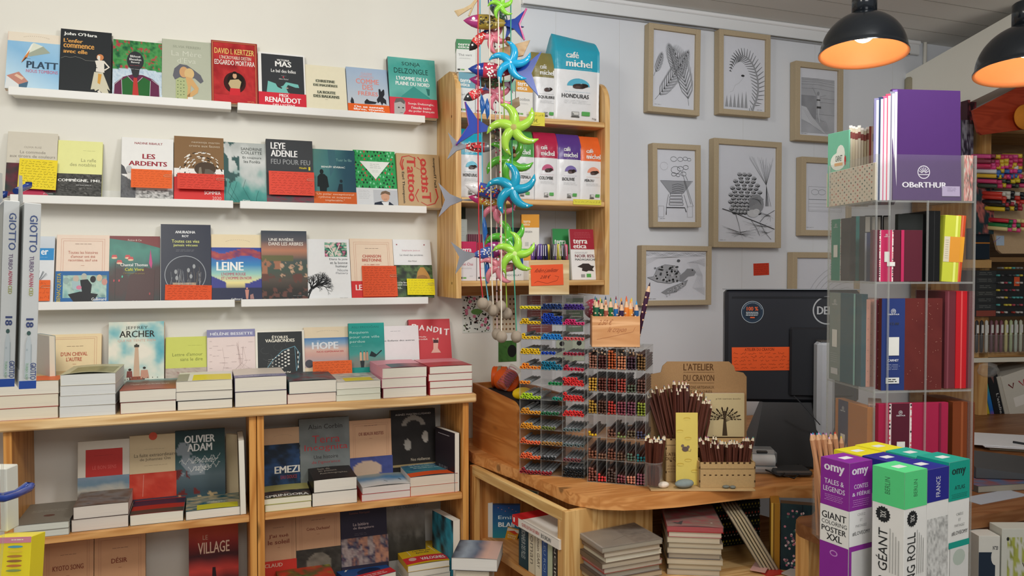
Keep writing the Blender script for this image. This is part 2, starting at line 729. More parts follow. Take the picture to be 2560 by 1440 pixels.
d = onx(2560, 190, XB)
s1 = (b.z - a.z) / (b.y - a.y)
s2 = (d.z - c.z) / (d.y - c.y)
yf = -1.75
m = M('paint', 'f0ede0')
za0, za1 = a.z + s1 * (0 - a.y), a.z + s1 * (yf - a.y)
zb0, zb1 = c.z + s2 * (0 - c.y), c.z + s2 * (yf - c.y)
th = 0.075
m.add([(XB, 0, zb0), (XB, yf, zb1), (XB, yf, za1), (XB, 0, za0), (XB + th, 0, zb0), (XB + th, yf, zb1), (XB + th, yf, za1), (XB + th, 0, za0)],
 [(0, 1, 2, 3), (4, 7, 6, 5), (0, 4, 5, 1), (3, 2, 6, 7), (1, 5, 6, 2), (0, 3, 7, 4)])
struct('trim_3', m)
# ------------------------------------------------------------------ picture ledges
LEDZ = [1.9725, 1.6465, 1.3365]      # top of the front lip
k_ = (2.7 - 0.09) / 2.03
_zz = [(62, 487, 0), (1000, 511, 1)]
LY = -0.09
def ledge_z(u, v):
 return on_y(u, v, LY).z
LEDZ = [(ledge_z(22, 218) + ledge_z(1063, 287)) / 2, (ledge_z(62, 487) + ledge_z(1067, 515)) / 2, (ledge_z(90, 756) + ledge_z(1071, 742)) / 2]
cuts = [(578, 594), (583, 600), (587, 603)]
names = ['top', 'middle', 'bottom']
for i in range(3):
 z = LEDZ[i]
 vv = (262, 505, 750)[i]
 xs = [(on_y(20, 225, LY).x, on_y(cuts[i][0], vv, LY).x), (on_y(cuts[i][1], vv, LY).x, on_y((1063, 1067, 1071)[i], vv, LY).x)]
 for j, (x0, x1) in enumerate(xs):
  t = empty('picture_ledge', (x0, 0, z - 0.004), (0, 0, 0), 'white wooden picture ledge, %s half of the %s row on the cream wall' % (['left', 'right'][j], names[i]), 'shelf', 'white picture ledges')
  m = M('paint', 'f4f4f0')
  m.box(0, LY + 0.0095, -0.014, x1 - x0, -0.004, 0, 0.001)
  m.build('shelf_board', t)
  m = M('paint', 'f6f6f3')
  m.box(0, LY, -0.02, x1 - x0, LY + 0.009, 0.004, 0.0015)
  m.build('front_lip', t)
  m = M('paint', 'f2f2ee')
  m.box(0, -0.014, 0, x1 - x0, -0.0045, 0.03, 0.001)
  m.build('back_rail', t)
# ------------------------------------------------------------------ books
PLN = {}
VH = dict(arch=0.87, cheval=0.77, lettre=0.7, etoil=0.76, hope=0.63, req=0.67, enf=0.57, band=0.57, bons=0.96, fuite=0.9, emezi=0.84, terra=0.82, beaux=0.9, agnes=0.76, desir=0.9, vill=0.96, sol=0.72, crev=0.8, bang=0.7, oliv=0.72)
def book_meshes(root, W, H, T, spine, draw=None, back=None, page='efe6d2', mat='satin', cover='fff', vh=1.0, spt=None, spc='fff', band=None):
 """book standing with its front towards -y, lower left front corner at the origin"""
 m = M(mat, spine)
 m.box(0, 0.0, 0, 0.0009, T, H)
 m.use(col=back or spine).box(0.0009, T - 0.0006, 0, W, T, H)
 m.use(col=cover).box(0.0009, 0, 0, W, 0.0006, H)
 if draw:
  draw(Face(m, flatP(W, H * vh, -0.0001, 0, H * (1 - vh)), W, H * vh))
 if spt:
  f = Face(m, lambda x, y, h: (-h, T * (1 - x), H - y * H), T, H)
  f.t(spt, 0.25, 0.1, 0.75, 0.85, spc, 0, -90)
 c = m.build('cover', root)
 m = M('pages', page)
 m.box(0.001, 0.0008, 0.0012, W - 0.0012, T - 0.0008, H - 0.0012)
 m.build('pages', root)
 return c
def face_book(key, ys, z, u0, u1, vt, T, label, draw, spine='ddd', cover='fff', tilt=None, group=None, name='book', yaw=0.0, spt=None, spc='fff', page='efe6d2', mat='satin', roll=0.0, wall=-0.0045):
 """a book standing face out at y=ys on height z, leaning back on the wall; spans pixels u0..u1, top at vt"""
 um = (u0 + u1) / 2
 al = rad(8)
 for _ in range(6):
  n = Vector((0, -math.cos(al), -math.sin(al)))
  top = on_pl(um, vt, (0, ys, z), n)
  H = (top.z - z) / math.cos(al)
  al = math.asin(max(0.02, min(0.6, (-wall * -1 - ys - T) / H))) if tilt is None else rad(tilt)
 n = Vector((0, -math.cos(al), -math.sin(al)))
 vm = vt + 90
 x0 = on_pl(u0, vm, (0, ys, z), n).x
 x1 = on_pl(u1, vm, (0, ys, z), n).x
 root = empty(name, (x0, ys, z), (-al, roll, yaw), label, 'book', group)
 book_meshes(root, x1 - x0, H, T, spine, draw, cover=cover, vh=VH.get(key, 1.0), spt=spt, spc=spc, page=page, mat=mat)
 PLN[key] = (Vector((x0, ys, z)), n, al)
 return root
def note(key, u0, v0, u1, v1, col, label, lines=6, ink='6b1d12', tiltd=0, clip=False, seed=1, off=0.0032, wob=0.5, w=0.0007, group=None):
 """handwritten review card on the front of a book"""
 p, n, al = PLN[key]
 q = p + n * off
 a = on_pl(u0, v1, q, n)
 b = on_pl(u1, v1, q, n)
 c = on_pl((u0 + u1) / 2, v0, q, n)
 W = b.x - a.x
 H = (c.z - (a.z + b.z) / 2) / math.cos(al)
 root = empty('review_note', a, (-al, rad(tiltd), 0), label, 'note', group)
 m = M('paper', col)
 m.box(0, 0, 0, W, 0.0003, H)
 f = Face(m, flatP(W, H, -0.0001), W, H)
 f.sc(0.04, 0.04, 0.96, 0.96, lines, ink, seed, w, wob)
 cdo = m.build('card', root)
 if clip:
  m = M('metal', 'd8c8b0')
  z = H * 0.66
  m.tube([(W + 0.002, -0.0012, z + 0.004), (W - 0.02, -0.0012, z + 0.004), (W - 0.024, -0.0012, z + 0.001), (W - 0.02, -0.0012, z - 0.002), (W + 0.002, -0.0012, z - 0.002)], 0.0005, 5)
  m.build('paper_clip', cdo)
 return root
def band(f, x0, y0, x1, y1, col):
 return f.r(x0, y0, x1, y1, col)
# --- cover art -------------------------------------------------------
def nrf(f, lines, y0, y1, col='c0503c', bord='d08a70', author=True, x0=0.22, x1=0.78, b=1, sq=1.0):
 """cream cover with a fine double rule"""
 f.fr(0.09, 0.06 * sq, 0.91, 1.2, 0.0005, bord)
 f.fr(0.13, 0.09 * sq, 0.87, 1.2, 0.0005, bord)
 if author:
  f.fine(0.34, y0 - 0.12, 0.66, y0 - 0.09, 1, '7a5a4a', 4, 0.0009)
 f.tl(lines, x0, y0, x1, y1, col, b)
 f.fine(0.46, y1 + 0.05, 0.54, y1 + 0.06, 1, col, 5, 0.0006)
def nrfc(f, *a, **k):
 f2 = f
 bord = k.get('bord', 'd08a70')
 for (q, r) in ((0.09, 0.06), (0.13, 0.09)):
  f2.l([(q, 0.99), (q, r)], 0.0006, bord).l([(q, r), (1 - q, r)], 0.0006, bord).l([(1 - q, r), (1 - q, 0.99)], 0.0006, bord)
 lines, y0, y1 = a
 col = k.get('col', 'c0503c')
 f2.fine(0.34, y0 - 0.12, 0.66, y0 - 0.09, 1, '7a5a4a', 4, 0.0009)
 f2.tl(lines, k.get('x0', 0.2), y0, k.get('x1', 0.8), y1, col, k.get('b', 1))
 f2.fine(0.46, y1 + 0.05, 0.54, y1 + 0.06, 1, col, 5, 0.0006)
def monde(f, jy):
 """arched small print over a cream head"""
 for i in range(15):
  a = rad(150 - i * 120 / 14)
  x = 0.53 + 0.27 * math.cos(a)
  y = jy * 0.98 - 0.02 - 0.055 * math.sin(a)
  f.l([(x - 0.006, y), (x + 0.006, y - 0.004)], 0.0011, 'a08a70')
  f.k -= 1
def c_platt(f):
 monde(f, 0.13)
 f.g(0, 0.16, 1, 1, lambda u, v: mixc(v * 0.55 + 0.3 * (1 - u), 'a9d2ef', '8fc3ea', 'c3e2f5', '4c98cf'))
 f.p([(0.48, 0.17), (0.66, 0.22), (0.36, 0.38)], 'e6ead9').p([(0.48, 0.17), (0.44, 0.2), (0.33, 0.42), (0.4, 0.38)], 'f2f4ee')
 f.p([(0.66, 0.22), (0.8, 0.33), (0.42, 0.42), (0.36, 0.38)], 'a9b2a2').p([(0.42, 0.3), (0.38, 0.44), (0.27, 0.53), (0.33, 0.42)], 'dd8a4d').p([(0.34, 0.44), (0.38, 0.44), (0.27, 0.55)], '4a4442')
 f.p([(0.02, 0.78), (0.24, 0.7), (0.42, 0.86), (0.25, 0.92)], 'c98f80').p([(0.2, 0.74), (0.34, 0.8), (0.3, 0.84), (0.16, 0.77)], 'e9c9b0')
 f.p([(0.02, 0.78), (0.25, 0.92), (0.26, 1.0), (0.0, 1.0)], 'e4e8ea').p([(0.25, 0.92), (0.42, 0.86), (0.4, 0.96), (0.26, 1.0)], '51718a')
 f.t('PLATT', 0.37, 0.5, 0.96, 0.62, '3c4f63', 2).t('NOUS TOMBONS', 0.37, 0.645, 0.96, 0.7, 'd56a86', 0)
 f.fine(0.37, 0.45, 0.45, 0.47, 1, '3c4f63')
def c_ohara(f):
 f.t("John O'Hara", 0.06, 0.045, 0.71, 0.11, 'f4f6f2', 2)
 f.tl(["L'enfer", 'commence', 'avec elle'], 0.06, 0.15, 0.66, 0.38, 'e2a75c', 2, 'l', 0.35)
 f.l([(0.02, 0.47), (0.1, 0.44), (0.2, 0.45), (0.3, 0.43), (0.42, 0.45), (0.5, 0.48), (0.68, 0.475)], 0.0008, '9a9a94')
 f.p([(0.68, 0.47), (0.77, 0.455), (0.86, 0.46), (0.87, 0.65), (0.7, 0.64), (0.71, 0.55)], 'e9e4da')
 f.e(0.78, 0.41, 0.07, 0.05, 'd58a5a').p([(0.73, 0.38), (0.78, 0.39), (0.78, 0.47), (0.72, 0.44)], 'eee4d6')
 f.l([(0.85, 0.47), (0.96, 0.56), (0.87, 0.61)], 0.0045, 'ece4d8').l([(0.73, 0.58), (0.68, 0.58)], 0.002, '222')
 f.p([(0.67, 0.65), (0.84, 0.65), (0.99, 0.93), (0.93, 0.9), (0.97, 0.98), (0.88, 1.0), (0.76, 0.92), (0.7, 0.95), (0.68, 0.92), (0.61, 0.93)], 'd5d0b9')
 f.p([(0.75, 0.67), (0.82, 0.68), (0.79, 0.84), (0.74, 0.82)], 'd9a24d').p([(0.74, 0.95), (0.78, 0.93), (0.84, 1.0), (0.79, 1.0)], 'e9e4da')
def c_baner(f):
 def g(u, v):
  n = fb(u * 9, v * 12, 3)
  c = mixc(n, '16402b', '2f7d3f', '55a05c', '1d5a3a', '3f7a86')
  r = fb(u * 14, v * 18, 9)
  c = sel(r > 0.68, 'b8454e', c)
  low = v > 0.48 + 0.1 * np.abs(u - 0.5)
  c2 = mixc(fb(u * 30, v * 34, 5), '9cc0dc', 'd6e4f0', '6f9ec4')
  return sel(low, c2, c)
 f.g(0, 0, 1, 1, g, 44, 56)
 f.p([(0.02, 1), (0.04, 0.78), (0.2, 0.66), (0.4, 0.6), (0.6, 0.6), (0.8, 0.66), (0.94, 0.76), (0.96, 1)], '6a3050')
 f.p([(0.2, 1), (0.18, 0.72), (0.3, 0.65), (0.46, 0.78), (0.62, 0.64), (0.76, 0.7), (0.74, 1)], '2e6b38')
 for q in ([(0.18, 0.7), (0.2, 1)], [(0.76, 0.7), (0.75, 1)], [(0.3, 0.64), (0.46, 0.77), (0.6, 0.64)], [(0.03, 1), (0.04, 0.8), (0.2, 0.67)], [(0.95, 1), (0.94, 0.77), (0.78, 0.67)]):
  f.l(q, 0.0012, 'dfe6ea')
 f.p([(0.36, 0.5), (0.54, 0.5), (0.52, 0.62), (0.46, 0.66), (0.4, 0.62)], '3a3c40')
 f.e(0.45, 0.36, 0.17, 0.17, '36383d', 28)
 f.p([(0.42, 0.66), (0.49, 0.66), (0.53, 0.98), (0.47, 1), (0.4, 0.98)], 'c23f3c')
 f.tl(['Bibhouti', 'Bhoushan', 'Banerji'], 0.33, 0.26, 0.57, 0.41, 'eef0ee', 1, 'c', 0.4)
 f.fine(0.34, 0.43, 0.57, 0.46, 1, 'b05058', 3, 0.001).fine(0.34, 0.5, 0.57, 0.52, 1, 'cfd4d4', 3, 0.0007)
def c_ferreri(f):
 f.t('SILVIA FERRERI', 0.22, 0.09, 0.78, 0.13, '9aa08e', 0).tl(['La Mère', "d'Eva"], 0.19, 0.18, 0.8, 0.38, 'd9dccd', -1)
 f.p([(0.22, 0.6), (0.25, 0.48), (0.36, 0.4), (0.5, 0.41), (0.62, 0.47), (0.78, 0.56), (0.84, 0.66), (0.78, 0.7), (0.66, 0.62), (0.5, 0.62), (0.26, 0.66)], '6a6b74')
 f.e(0.44, 0.53, 0.09, 0.09, 'd8a878').e(0.55, 0.55, 0.1, 0.09, 'e0c088')
 f.p([(0.48, 0.6), (0.6, 0.62), (0.74, 0.78), (0.72, 0.86), (0.55, 0.96), (0.5, 0.92), (0.6, 0.84), (0.66, 0.8), (0.58, 0.74), (0.56, 0.98), (0.44, 0.98)], 'd9ae76')
 f.p([(0.28, 0.66), (0.36, 0.62), (0.48, 0.64), (0.52, 0.78), (0.5, 0.98), (0.28, 0.98)], 'b6c08e')
 for i in range(16):
  f.e(0.32 + 0.06 * (i % 3), 0.68 + 0.055 * (i // 3) + 0.01 * (i % 2), 0.014, 0.008, '5c6e4e', 6)
  f.k -= 1
 f.k += 1
 f.p([(0.52, 0.94), (0.62, 0.93), (0.63, 1), (0.52, 1)], 'eeeeea')
def c_kertzer(f):
 f.fr(0.03, 0.02, 0.96, 0.99, 0.0022, 'c98058')
 f.g(0.05, 0.035, 0.95, 0.98, lambda u, v: mixc(fb(u * 5, v * 7, 2), '6f1a1c', 'a5242a', 'c8383a', '8e1a22'))
 f.e(0.5, 0.66, 0.24, 0.17, '3c1a1c', 28).e(0.52, 0.63, 0.18, 0.13, '1f1512', 24)
 f.e(0.5, 0.55, 0.045, 0.045, 'd9a986').p([(0.4, 0.62), (0.58, 0.6), (0.64, 0.64), (0.6, 0.76), (0.42, 0.76), (0.36, 0.68)], 'c9b58a')
 f.p([(0.4, 0.75), (0.61, 0.75), (0.62, 0.86), (0.5, 0.88), (0.38, 0.86)], 'd5303a').e(0.5, 0.5, 0.045, 0.02, '1a1210')
 f.g(0.05, 0.86, 0.95, 0.98, lambda u, v: mixc(fb(u * 6, v * 3, 4), 'a5202a', 'c8343a', '8c1a22'), 12, 6)
 f.t('DAVID I. KERTZER', 0.07, 0.12, 0.93, 0.21, 'f0cf78', 1)
 f.t("L'INCROYABLE DESTIN", 0.18, 0.235, 0.86, 0.29, 'f0dccb', 1).t('EDGARDO MORTARA', 0.07, 0.305, 0.94, 0.385, 'f4ece4', 1)
 f.fine(0.76, 0.94, 0.92, 0.965, 2, 'e8c48a')
def c_mas(f):
 f.r(0.07, 0.03, 0.97, 0.985, '3b3e42')
 f.t('VICTORIA', 0.4, 0.11, 0.67, 0.145, 'f4f4f2', 2).t('MAS', 0.36, 0.15, 0.71, 0.25, 'f8f8f6', 2).t('Le bal des folles', 0.27, 0.3, 0.8, 0.36, 'f0f0ee', 1)
 f.fine(0.48, 0.41, 0.6, 0.42, 1, 'ddd').e(0.53, 0.44, 0.018, 0.012, 'd9485a').t('Albin Michel', 0.43, 0.465, 0.63, 0.49, 'ddd', 0)
 f.p([(0.2, 0.53), (0.36, 0.57), (0.42, 0.64), (0.52, 0.6), (0.58, 0.53), (0.84, 0.56), (0.86, 0.62), (0.78, 0.62), (0.62, 0.58), (0.58, 0.64), (0.62, 0.72), (0.78, 0.78), (0.16, 0.78)], '7cc4bd')
 f.p([(0.36, 0.57), (0.4, 0.6), (0.5, 0.64), (0.48, 0.66), (0.4, 0.63)], '3a3034').e(0.6, 0.64, 0.03, 0.012, 'b8a49a')
 f.r(-0.004, 0.735, 1.004, 1.0, 'd83444').t('PRIX', 0.43, 0.755, 0.63, 0.81, 'fff', 1).t('RENAUDOT', 0.13, 0.82, 0.89, 0.915, 'fff', 2).t('DES LYCÉENS', 0.29, 0.93, 0.76, 0.985, 'fff', 1)
def c_maz(f):
 for i, (s_, y, x0, x1) in enumerate((('CHRISTINE', 0.32, 0.25, 0.73), ('DE MAZIÈRES', 0.41, 0.19, 0.79), ('LA ROUTE', 0.57, 0.28, 0.73), ('DES BALKANS', 0.66, 0.18, 0.82))):
  f.r(x0, y - 0.005, x1, y + 0.062, 'c9c8ae').t(s_, x0 + 0.01, y, x1 - 0.01, y + 0.057, '33362f', 2)
 f.fine(0.46, 0.75, 0.54, 0.76, 1, '666')
def c_freres(f):
 f.g(0, 0, 1, 0.84, lambda u, v: mixc(v + 0.1 * fb(u * 4, v * 6), 'a5bcd8', 'b4c4d6', 'c9cfd8'))
 f.tl(['CLAUDINE', 'DESMARTEAU'], 0.32, 0.1, 0.66, 0.22, 'e2a09c', -1).tl(['COMME', 'DES', 'FRÈRES'], 0.22, 0.24, 0.78, 0.61, 'e88e84', 1, 'c', 0.14)
 f.p([(0.76, 0.45), (0.8, 0.44), (0.82, 0.5), (0.88, 0.44), (0.9, 0.46), (0.9, 0.56), (0.86, 0.62), (0.93, 0.68), (0.93, 0.78), (0.86, 0.74), (0.82, 0.8), (0.78, 0.72), (0.72, 0.76), (0.7, 0.68), (0.76, 0.6)], '2e3036')
 f.p([(0.4, 0.74), (0.46, 0.68), (0.52, 0.72), (0.62, 0.73), (0.7, 0.74), (0.66, 0.78), (0.5, 0.79), (0.4, 0.79)], '2e3036').p([(0.06, 0.76), (0.1, 0.66), (0.14, 0.72), (0.15, 0.82), (0.08, 0.82)], '34363c')
 f.r(-0.004, 0.8, 1.004, 1.0, 'ee6a2c').tl(['On se sentait', 'libres, vivants,', 'invincibles.'], 0.13, 0.835, 0.87, 1.0, 'fff', 2, 'c', 0.2)
def c_delz(f):
 f.g(0, 0, 1, 1, lambda u, v: mixc(np.clip(v * 0.8 + 0.35 * fb(u * 4, v * 5, 3), 0, 1), '7fc8bc', '4aa79d', '6cbab0', '2f8580'))
 f.p([(0.25, 0.66), (0.52, 0.48), (0.85, 0.66), (0.9, 0.75), (0.2, 0.75)], '3f9a92').p([(0.78, 0.5), (0.86, 0.51), (0.85, 0.62), (0.81, 0.62)], '2f756f')
 f.t('SONJA', 0.29, 0.07, 0.68, 0.15, '22423f', 0).t('DELZONGLE', 0.12, 0.18, 0.84, 0.27, '22423f', 0)
 f.t("L'HOMME DE LA", 0.16, 0.32, 0.84, 0.385, 'f4f8f6', 2).t('PLAINE DU NORD', 0.14, 0.41, 0.86, 0.475, 'f4f8f6', 2)
 f.r(-0.004, 0.685, 1.004, 1.0, 'dd3c4e')
 f.p([(0.08, 0.98), (0.09, 0.78), (0.14, 0.71), (0.26, 0.7), (0.32, 0.76), (0.32, 0.9), (0.26, 0.98)], 'b9b6b4').p([(0.09, 0.79), (0.13, 0.71), (0.26, 0.695), (0.32, 0.75), (0.3, 0.8), (0.22, 0.76)], '6a6664')
 f.e(0.18, 0.86, 0.02, 0.012, '3a3838', 8).e(0.27, 0.86, 0.02, 0.012, '3a3838', 8).l([(0.2, 0.945), (0.26, 0.945)], 0.0012, '5a5050')
 f.tl(['Sonja Delzongle,', "l'étoile noire", 'du polar français'], 0.38, 0.76, 0.93, 0.93, 'f6e8e4', 1)
def c_ruiz(f):
 f.t('OLIVIA RUIZ', 0.33, 0.22, 0.68, 0.25, 'a49c90', 0).tl(['La commode', 'aux tiroirs de couleurs'], 0.06, 0.29, 0.96, 0.4, '918a80', 0, 'c', 0.45)
 f.g(0, 0.49, 1, 1, lambda u, v: mixc(fb(u * 4, v * 4, 7), '23443f', '2c3a38', '7a2a40', '3a3838'), 20, 20)
 f.p([(0.3, 0.9), (0.7, 0.88), (0.9, 1), (0.28, 1)], 'c03a5a').t('JC Lattès', 0.75, 0.94, 0.95, 0.965, 'ddd', 0)
def c_comp(f):
 f.tl(['La rafle', 'des notables'], 0.28, 0.31, 0.86, 0.45, 'a3a374', 0, 'r', 0.35).fine(0.55, 0.16, 0.86, 0.18, 1, 'a3a374')
 f.g(0, 0.585, 1, 1, lambda u, v: mixc(np.clip(fb(u * 12, v * 22, 4) * 1.3 - 0.15, 0, 1), '1c1c1c', '5a5a58', '2a2a2a', '9a9a96'), 40, 30)
 f.t('COMPIÈGNE, 1941', 0.03, 0.665, 0.95, 0.73, 'fbfbf8', 2).fine(0.42, 0.77, 0.8, 0.79, 1, 'eee', 3, 0.001)
def c_ard(f):
 f.t('NADINE RIBAULT', 0.25, 0.07, 0.79, 0.105, '9c3a44', 1).t('LES', 0.4, 0.26, 0.65, 0.34, 'a02c3c', 2).t('ARDENTS', 0.14, 0.38, 0.88, 0.455, 'a02c3c', 2)
 f.p([(0, 0.44), (0.06, 0.48), (0.12, 0.6), (0.24, 0.72), (0.28, 0.99), (0, 0.99)], '55565a')
 f.e(0.15, 0.52, 0.06, 0.06, 'c4c6c8', 12)
 f.g(0.26, 0.84, 1, 1, lambda u, v: mixc(np.clip(fb(u * 14, v * 6, 4) * 1.6 - 0.3, 0, 1), '2a2a2a', '8a8a88', 'dcdcda', '3a3a3a'), 30, 14)
 f.g(0, 0.6, 0.28, 1, lambda u, v: sel(v < 0.35 - 0.35 * (1 - u), 'f6f6f4', mixc(fb(u * 9, v * 14, 4), '33353a', '6a6c70', '44464a')), 14, 24)
def c_martin(f):
 f.r(0, 0, 1, 0.62, '8a6a48').r(0, 0.5, 1, 0.65, 'f4f2ee')
 rn = random.Random(4)
 for k in range(110):
  a = rn.uniform(-0.1, 1.1) * math.pi
  R = rn.uniform(0.3, 0.62)
  q = [(0.56 + (R * math.cos(a + d)) * 0.85, 0.62 - R * math.sin(a + d) * 0.62) for d in (0, 0.07, 0.14)]
  if all(0.01 < x < 0.99 and 0.17 < y < 0.95 for x, y in q):
   f.l(q, rn.uniform(0.0015, 0.004), rn.choice(['f6f4ee', 'f6f4ee', '2c2622']))
   f.k -= 1
 f.k += 3
 f.e(0.62, 0.5, 0.22, 0.11, '4f4034').p([(0.48, 0.6), (0.5, 0.48), (0.54, 0.47), (0.56, 0.6)], '8a8070').p([(0.6, 0.6), (0.62, 0.5), (0.7, 0.5), (0.8, 0.54), (0.8, 0.6)], '6a6258')
 f.p([(0, 0.64), (0.35, 0.585), (0.7, 0.58), (1, 0.61), (1, 1), (0, 1)], 'dd3838')
 f.tl(['nastassja martin', 'croire aux fauves'], 0.3, 0.07, 0.92, 0.16, 'd9cbb4', 0, 'r', 0.4)
 f.t('SOMMER', 0.6, 0.84, 0.93, 0.895, 'fbf4f0', 1).t('2020', 0.76, 0.925, 0.94, 0.975, 'f4dcd8', -1)
def c_coll(f):
 def g(u, v):
  n = fb(u * 5, v * 5, 21)
  t = v + 0.5 * (n - 0.5)
  c = mixc(np.clip(t, 0, 1), 'b9bfbc', 'd9dcda', 'c4cbc9', '5aa39c', '3f8a84')
  dk = (fb(u * 3.2, v * 3.5, 11) + 0.35 * (1 - u) - 0.25 * np.abs(v - 0.35)) > 0.66
  c = sel(dk & (v < 0.75) & (u < 0.36), '3f5f5e', c)
  return c
 f.g(0, 0, 1, 1, g, 40, 50)
 for (a, b, q) in ((0.1, 0.6, 0.02), (0.2, 0.6, 0.35), (0.3, 0.66, 0.12), (0.5, 0.62, 0.62), (0.8, 0.8, 0.75), (0.15, 0.7, 0.28)):
  f.l([(a, b), (a - 0.06, b + 0.14), (q, 0.99)], 0.0008, '1e4a4c')
 f.tl(['SANDRINE', 'COLLETTE'], 0.4, 0.08, 0.9, 0.19, '4d5350', 0).tl(['Et toujours', 'les Forêts'], 0.44, 0.23, 0.88, 0.34, '4f5653', 0)
 f.t('JCLattès', 0.42, 0.955, 0.6, 0.985, 'e8f0ee', 1)
def c_aden(f):
 f.tl(['LEYE', 'ADENLE'], 0.1, 0.05, 0.67, 0.27, 'f8f8f8', 2, 'l', 0.18).t('FEU POUR FEU', 0.1, 0.31, 0.94, 0.39, '9a9da0', 1)
 f.t('Métailié', 0.7, 0.42, 0.86, 0.45, 'e6cf3c', 1).r(0.9, 0.415, 0.94, 0.47, 'e6cf3c')
 f.g(0, 0.88, 1, 1, lambda u, v: mixc(fb(u * 8, v * 4, 13), '33363b', '55585c', '8a3448', '44484c'), 20, 8)
def c_sev(f):
 f.g(0, 0, 1, 1, lambda u, v: mixc(np.clip(0.75 * u + 0.25 * v + 0.2 * (fb(u * 3, v * 3) - 0.5), 0, 1), '5d8c84', '4a8084', '2f5668', '2a4a60'))
 f.p([(0.36, 0), (0.54, 0), (0.54, 0.3), (0.4, 0.5)], '44707c')
 f.t('Tuer le fils', 0.55, 0.16, 0.92, 0.21, '86b4ae', 0).t('BENOÎT SÉVERAC', 0.2, 0.295, 0.76, 0.335, 'e4ece8', 2)
 f.e(0.2, 0.41, 0.045, 0.045, '1c2528').p([(0.1, 0.5), (0.16, 0.45), (0.26, 0.45), (0.33, 0.5), (0.36, 0.68), (0.31, 0.7), (0.3, 0.78), (0.15, 0.78), (0.14, 0.68), (0.09, 0.68)], '1c2528')
 f.e(0.65, 0.57, 0.035, 0.03, '20303a').p([(0.6, 0.62), (0.68, 0.62), (0.68, 0.78), (0.54, 0.78)], '20303a')
 f.r(-0.003, 0.765, 1.003, 1, 'd8662c').tl(['"Un polar exceptionnel', 'rythme et suspense', 'implacable."'], 0.04, 0.79, 0.94, 0.945, 'f8dcc4', 0, 'c', 0.25).fine(0.2, 0.96, 0.8, 0.99, 1, 'f8dcc4')
def c_xmas(f):
 f.r(0, 0, 1, 0.69, '35a45c')
 rn = random.Random(2)
 for j in range(11):
  for i in range(13):
   x = i / 12.5 + 0.02 + (j % 2) * 0.03
   y = j * 0.062 + 0.01
   if x > 0.97:
    continue
   c = rn.choice(['1e2f2a', 'd04a4a', '8fdcae', '2e8a4c', '1e2f2a'])
   up = rn.random() < 0.6
   a, b = (y + 0.045, y) if up else (y, y + 0.045)
   f.p([(x - 0.026, a), (x + 0.026, a), (x, b)], c)
   f.k -= 1
 f.k += 1
 f.p([(0.14, 0.2), (0.86, 0.2), (0.5, 0.52)], 'eef2ee').fine(0.36, 0.23, 0.64, 0.33, 3, '777', 2, 0.0009).fine(0.42, 0.35, 0.58, 0.4, 2, '999')
 f.r(0, 0.68, 1, 1, 'dfe2e6').fine(0.05, 0.71, 0.36, 0.88, 6, '8a8c90', 6)
 f.r(0.42, 0.71, 1, 1, 'c6cad0').p([(0.42, 0.99), (0.44, 0.94), (0.6, 0.91), (0.8, 0.92), (0.92, 0.99)], '2c3444').p([(0.6, 0.92), (0.66, 0.99), (0.76, 0.99), (0.78, 0.92)], 'e8eaec')
 f.e(0.7, 0.83, 0.1, 0.085, 'd8a88c').p([(0.58, 0.8), (0.62, 0.74), (0.72, 0.72), (0.82, 0.75), (0.82, 0.8), (0.7, 0.77)], '7a6450').l([(0.66, 0.875), (0.74, 0.872)], 0.001, '8a5a4c')
def c_tatt(f):
 rd, bk = 'c43c34', '2a2622'
 f.t('Tattoo', 0.24, 0.06, 0.44, 0.9, rd, 2, -90).t('Tattoo', 0.55, 0.9, 0.76, 0.08, rd, 2, -90)
 f.l([(0.14, 0.32), (0.09, 0.2), (0.14, 0.07), (0.3, 0.04), (0.46, 0.09)], 0.005, rd, 0.002)
 f.l([(0.16, 0.3), (0.13, 0.2), (0.17, 0.11)], 0.004, rd)
 f.l([(0.5, 0.06), (0.6, 0.16), (0.56, 0.3), (0.46, 0.26)], 0.004, rd, 0.002)
 f.l([(0.88, 0.64), (0.92, 0.8), (0.84, 0.92), (0.66, 0.96), (0.52, 0.9)], 0.005, rd, 0.002)
 f.l([(0.48, 0.66), (0.4, 0.78), (0.46, 0.9)], 0.004, rd, 0.002)
 f.t('Earl Thompson', 0.1, 0.35, 0.17, 0.93, bk, 1, -90).t('Earl Thompson', 0.84, 0.62, 0.91, 0.06, bk, 1, -90)
def c_er(f):
 f.g(0, 0, 1, 0.2, lambda u, v: mixc(v, 'd6dee6', 'c8d2dc'), 3, 3)
 f.r(0, 0.18, 0.985, 0.36, '2f8fcf').t('er', 0.72, 0.21, 0.87, 0.28, 'f4f8fc', 2).fine(0.7, 0.305, 0.87, 0.33, 1, 'bcd8ee')
 rn = random.Random(8)
 for i in range(26):
  a = rad(rn.uniform(20, 160))
  f.l([(0.66, 0.7), (0.66 + 0.12 * math.cos(a), 0.66 - 0.06 * math.sin(a)), (0.66 + 0.24 * math.cos(a + 0.1), 0.64 - 0.13 * math.sin(a + 0.1))], 0.0005, '8a9096')
  f.k -= 1
 f.k += 1
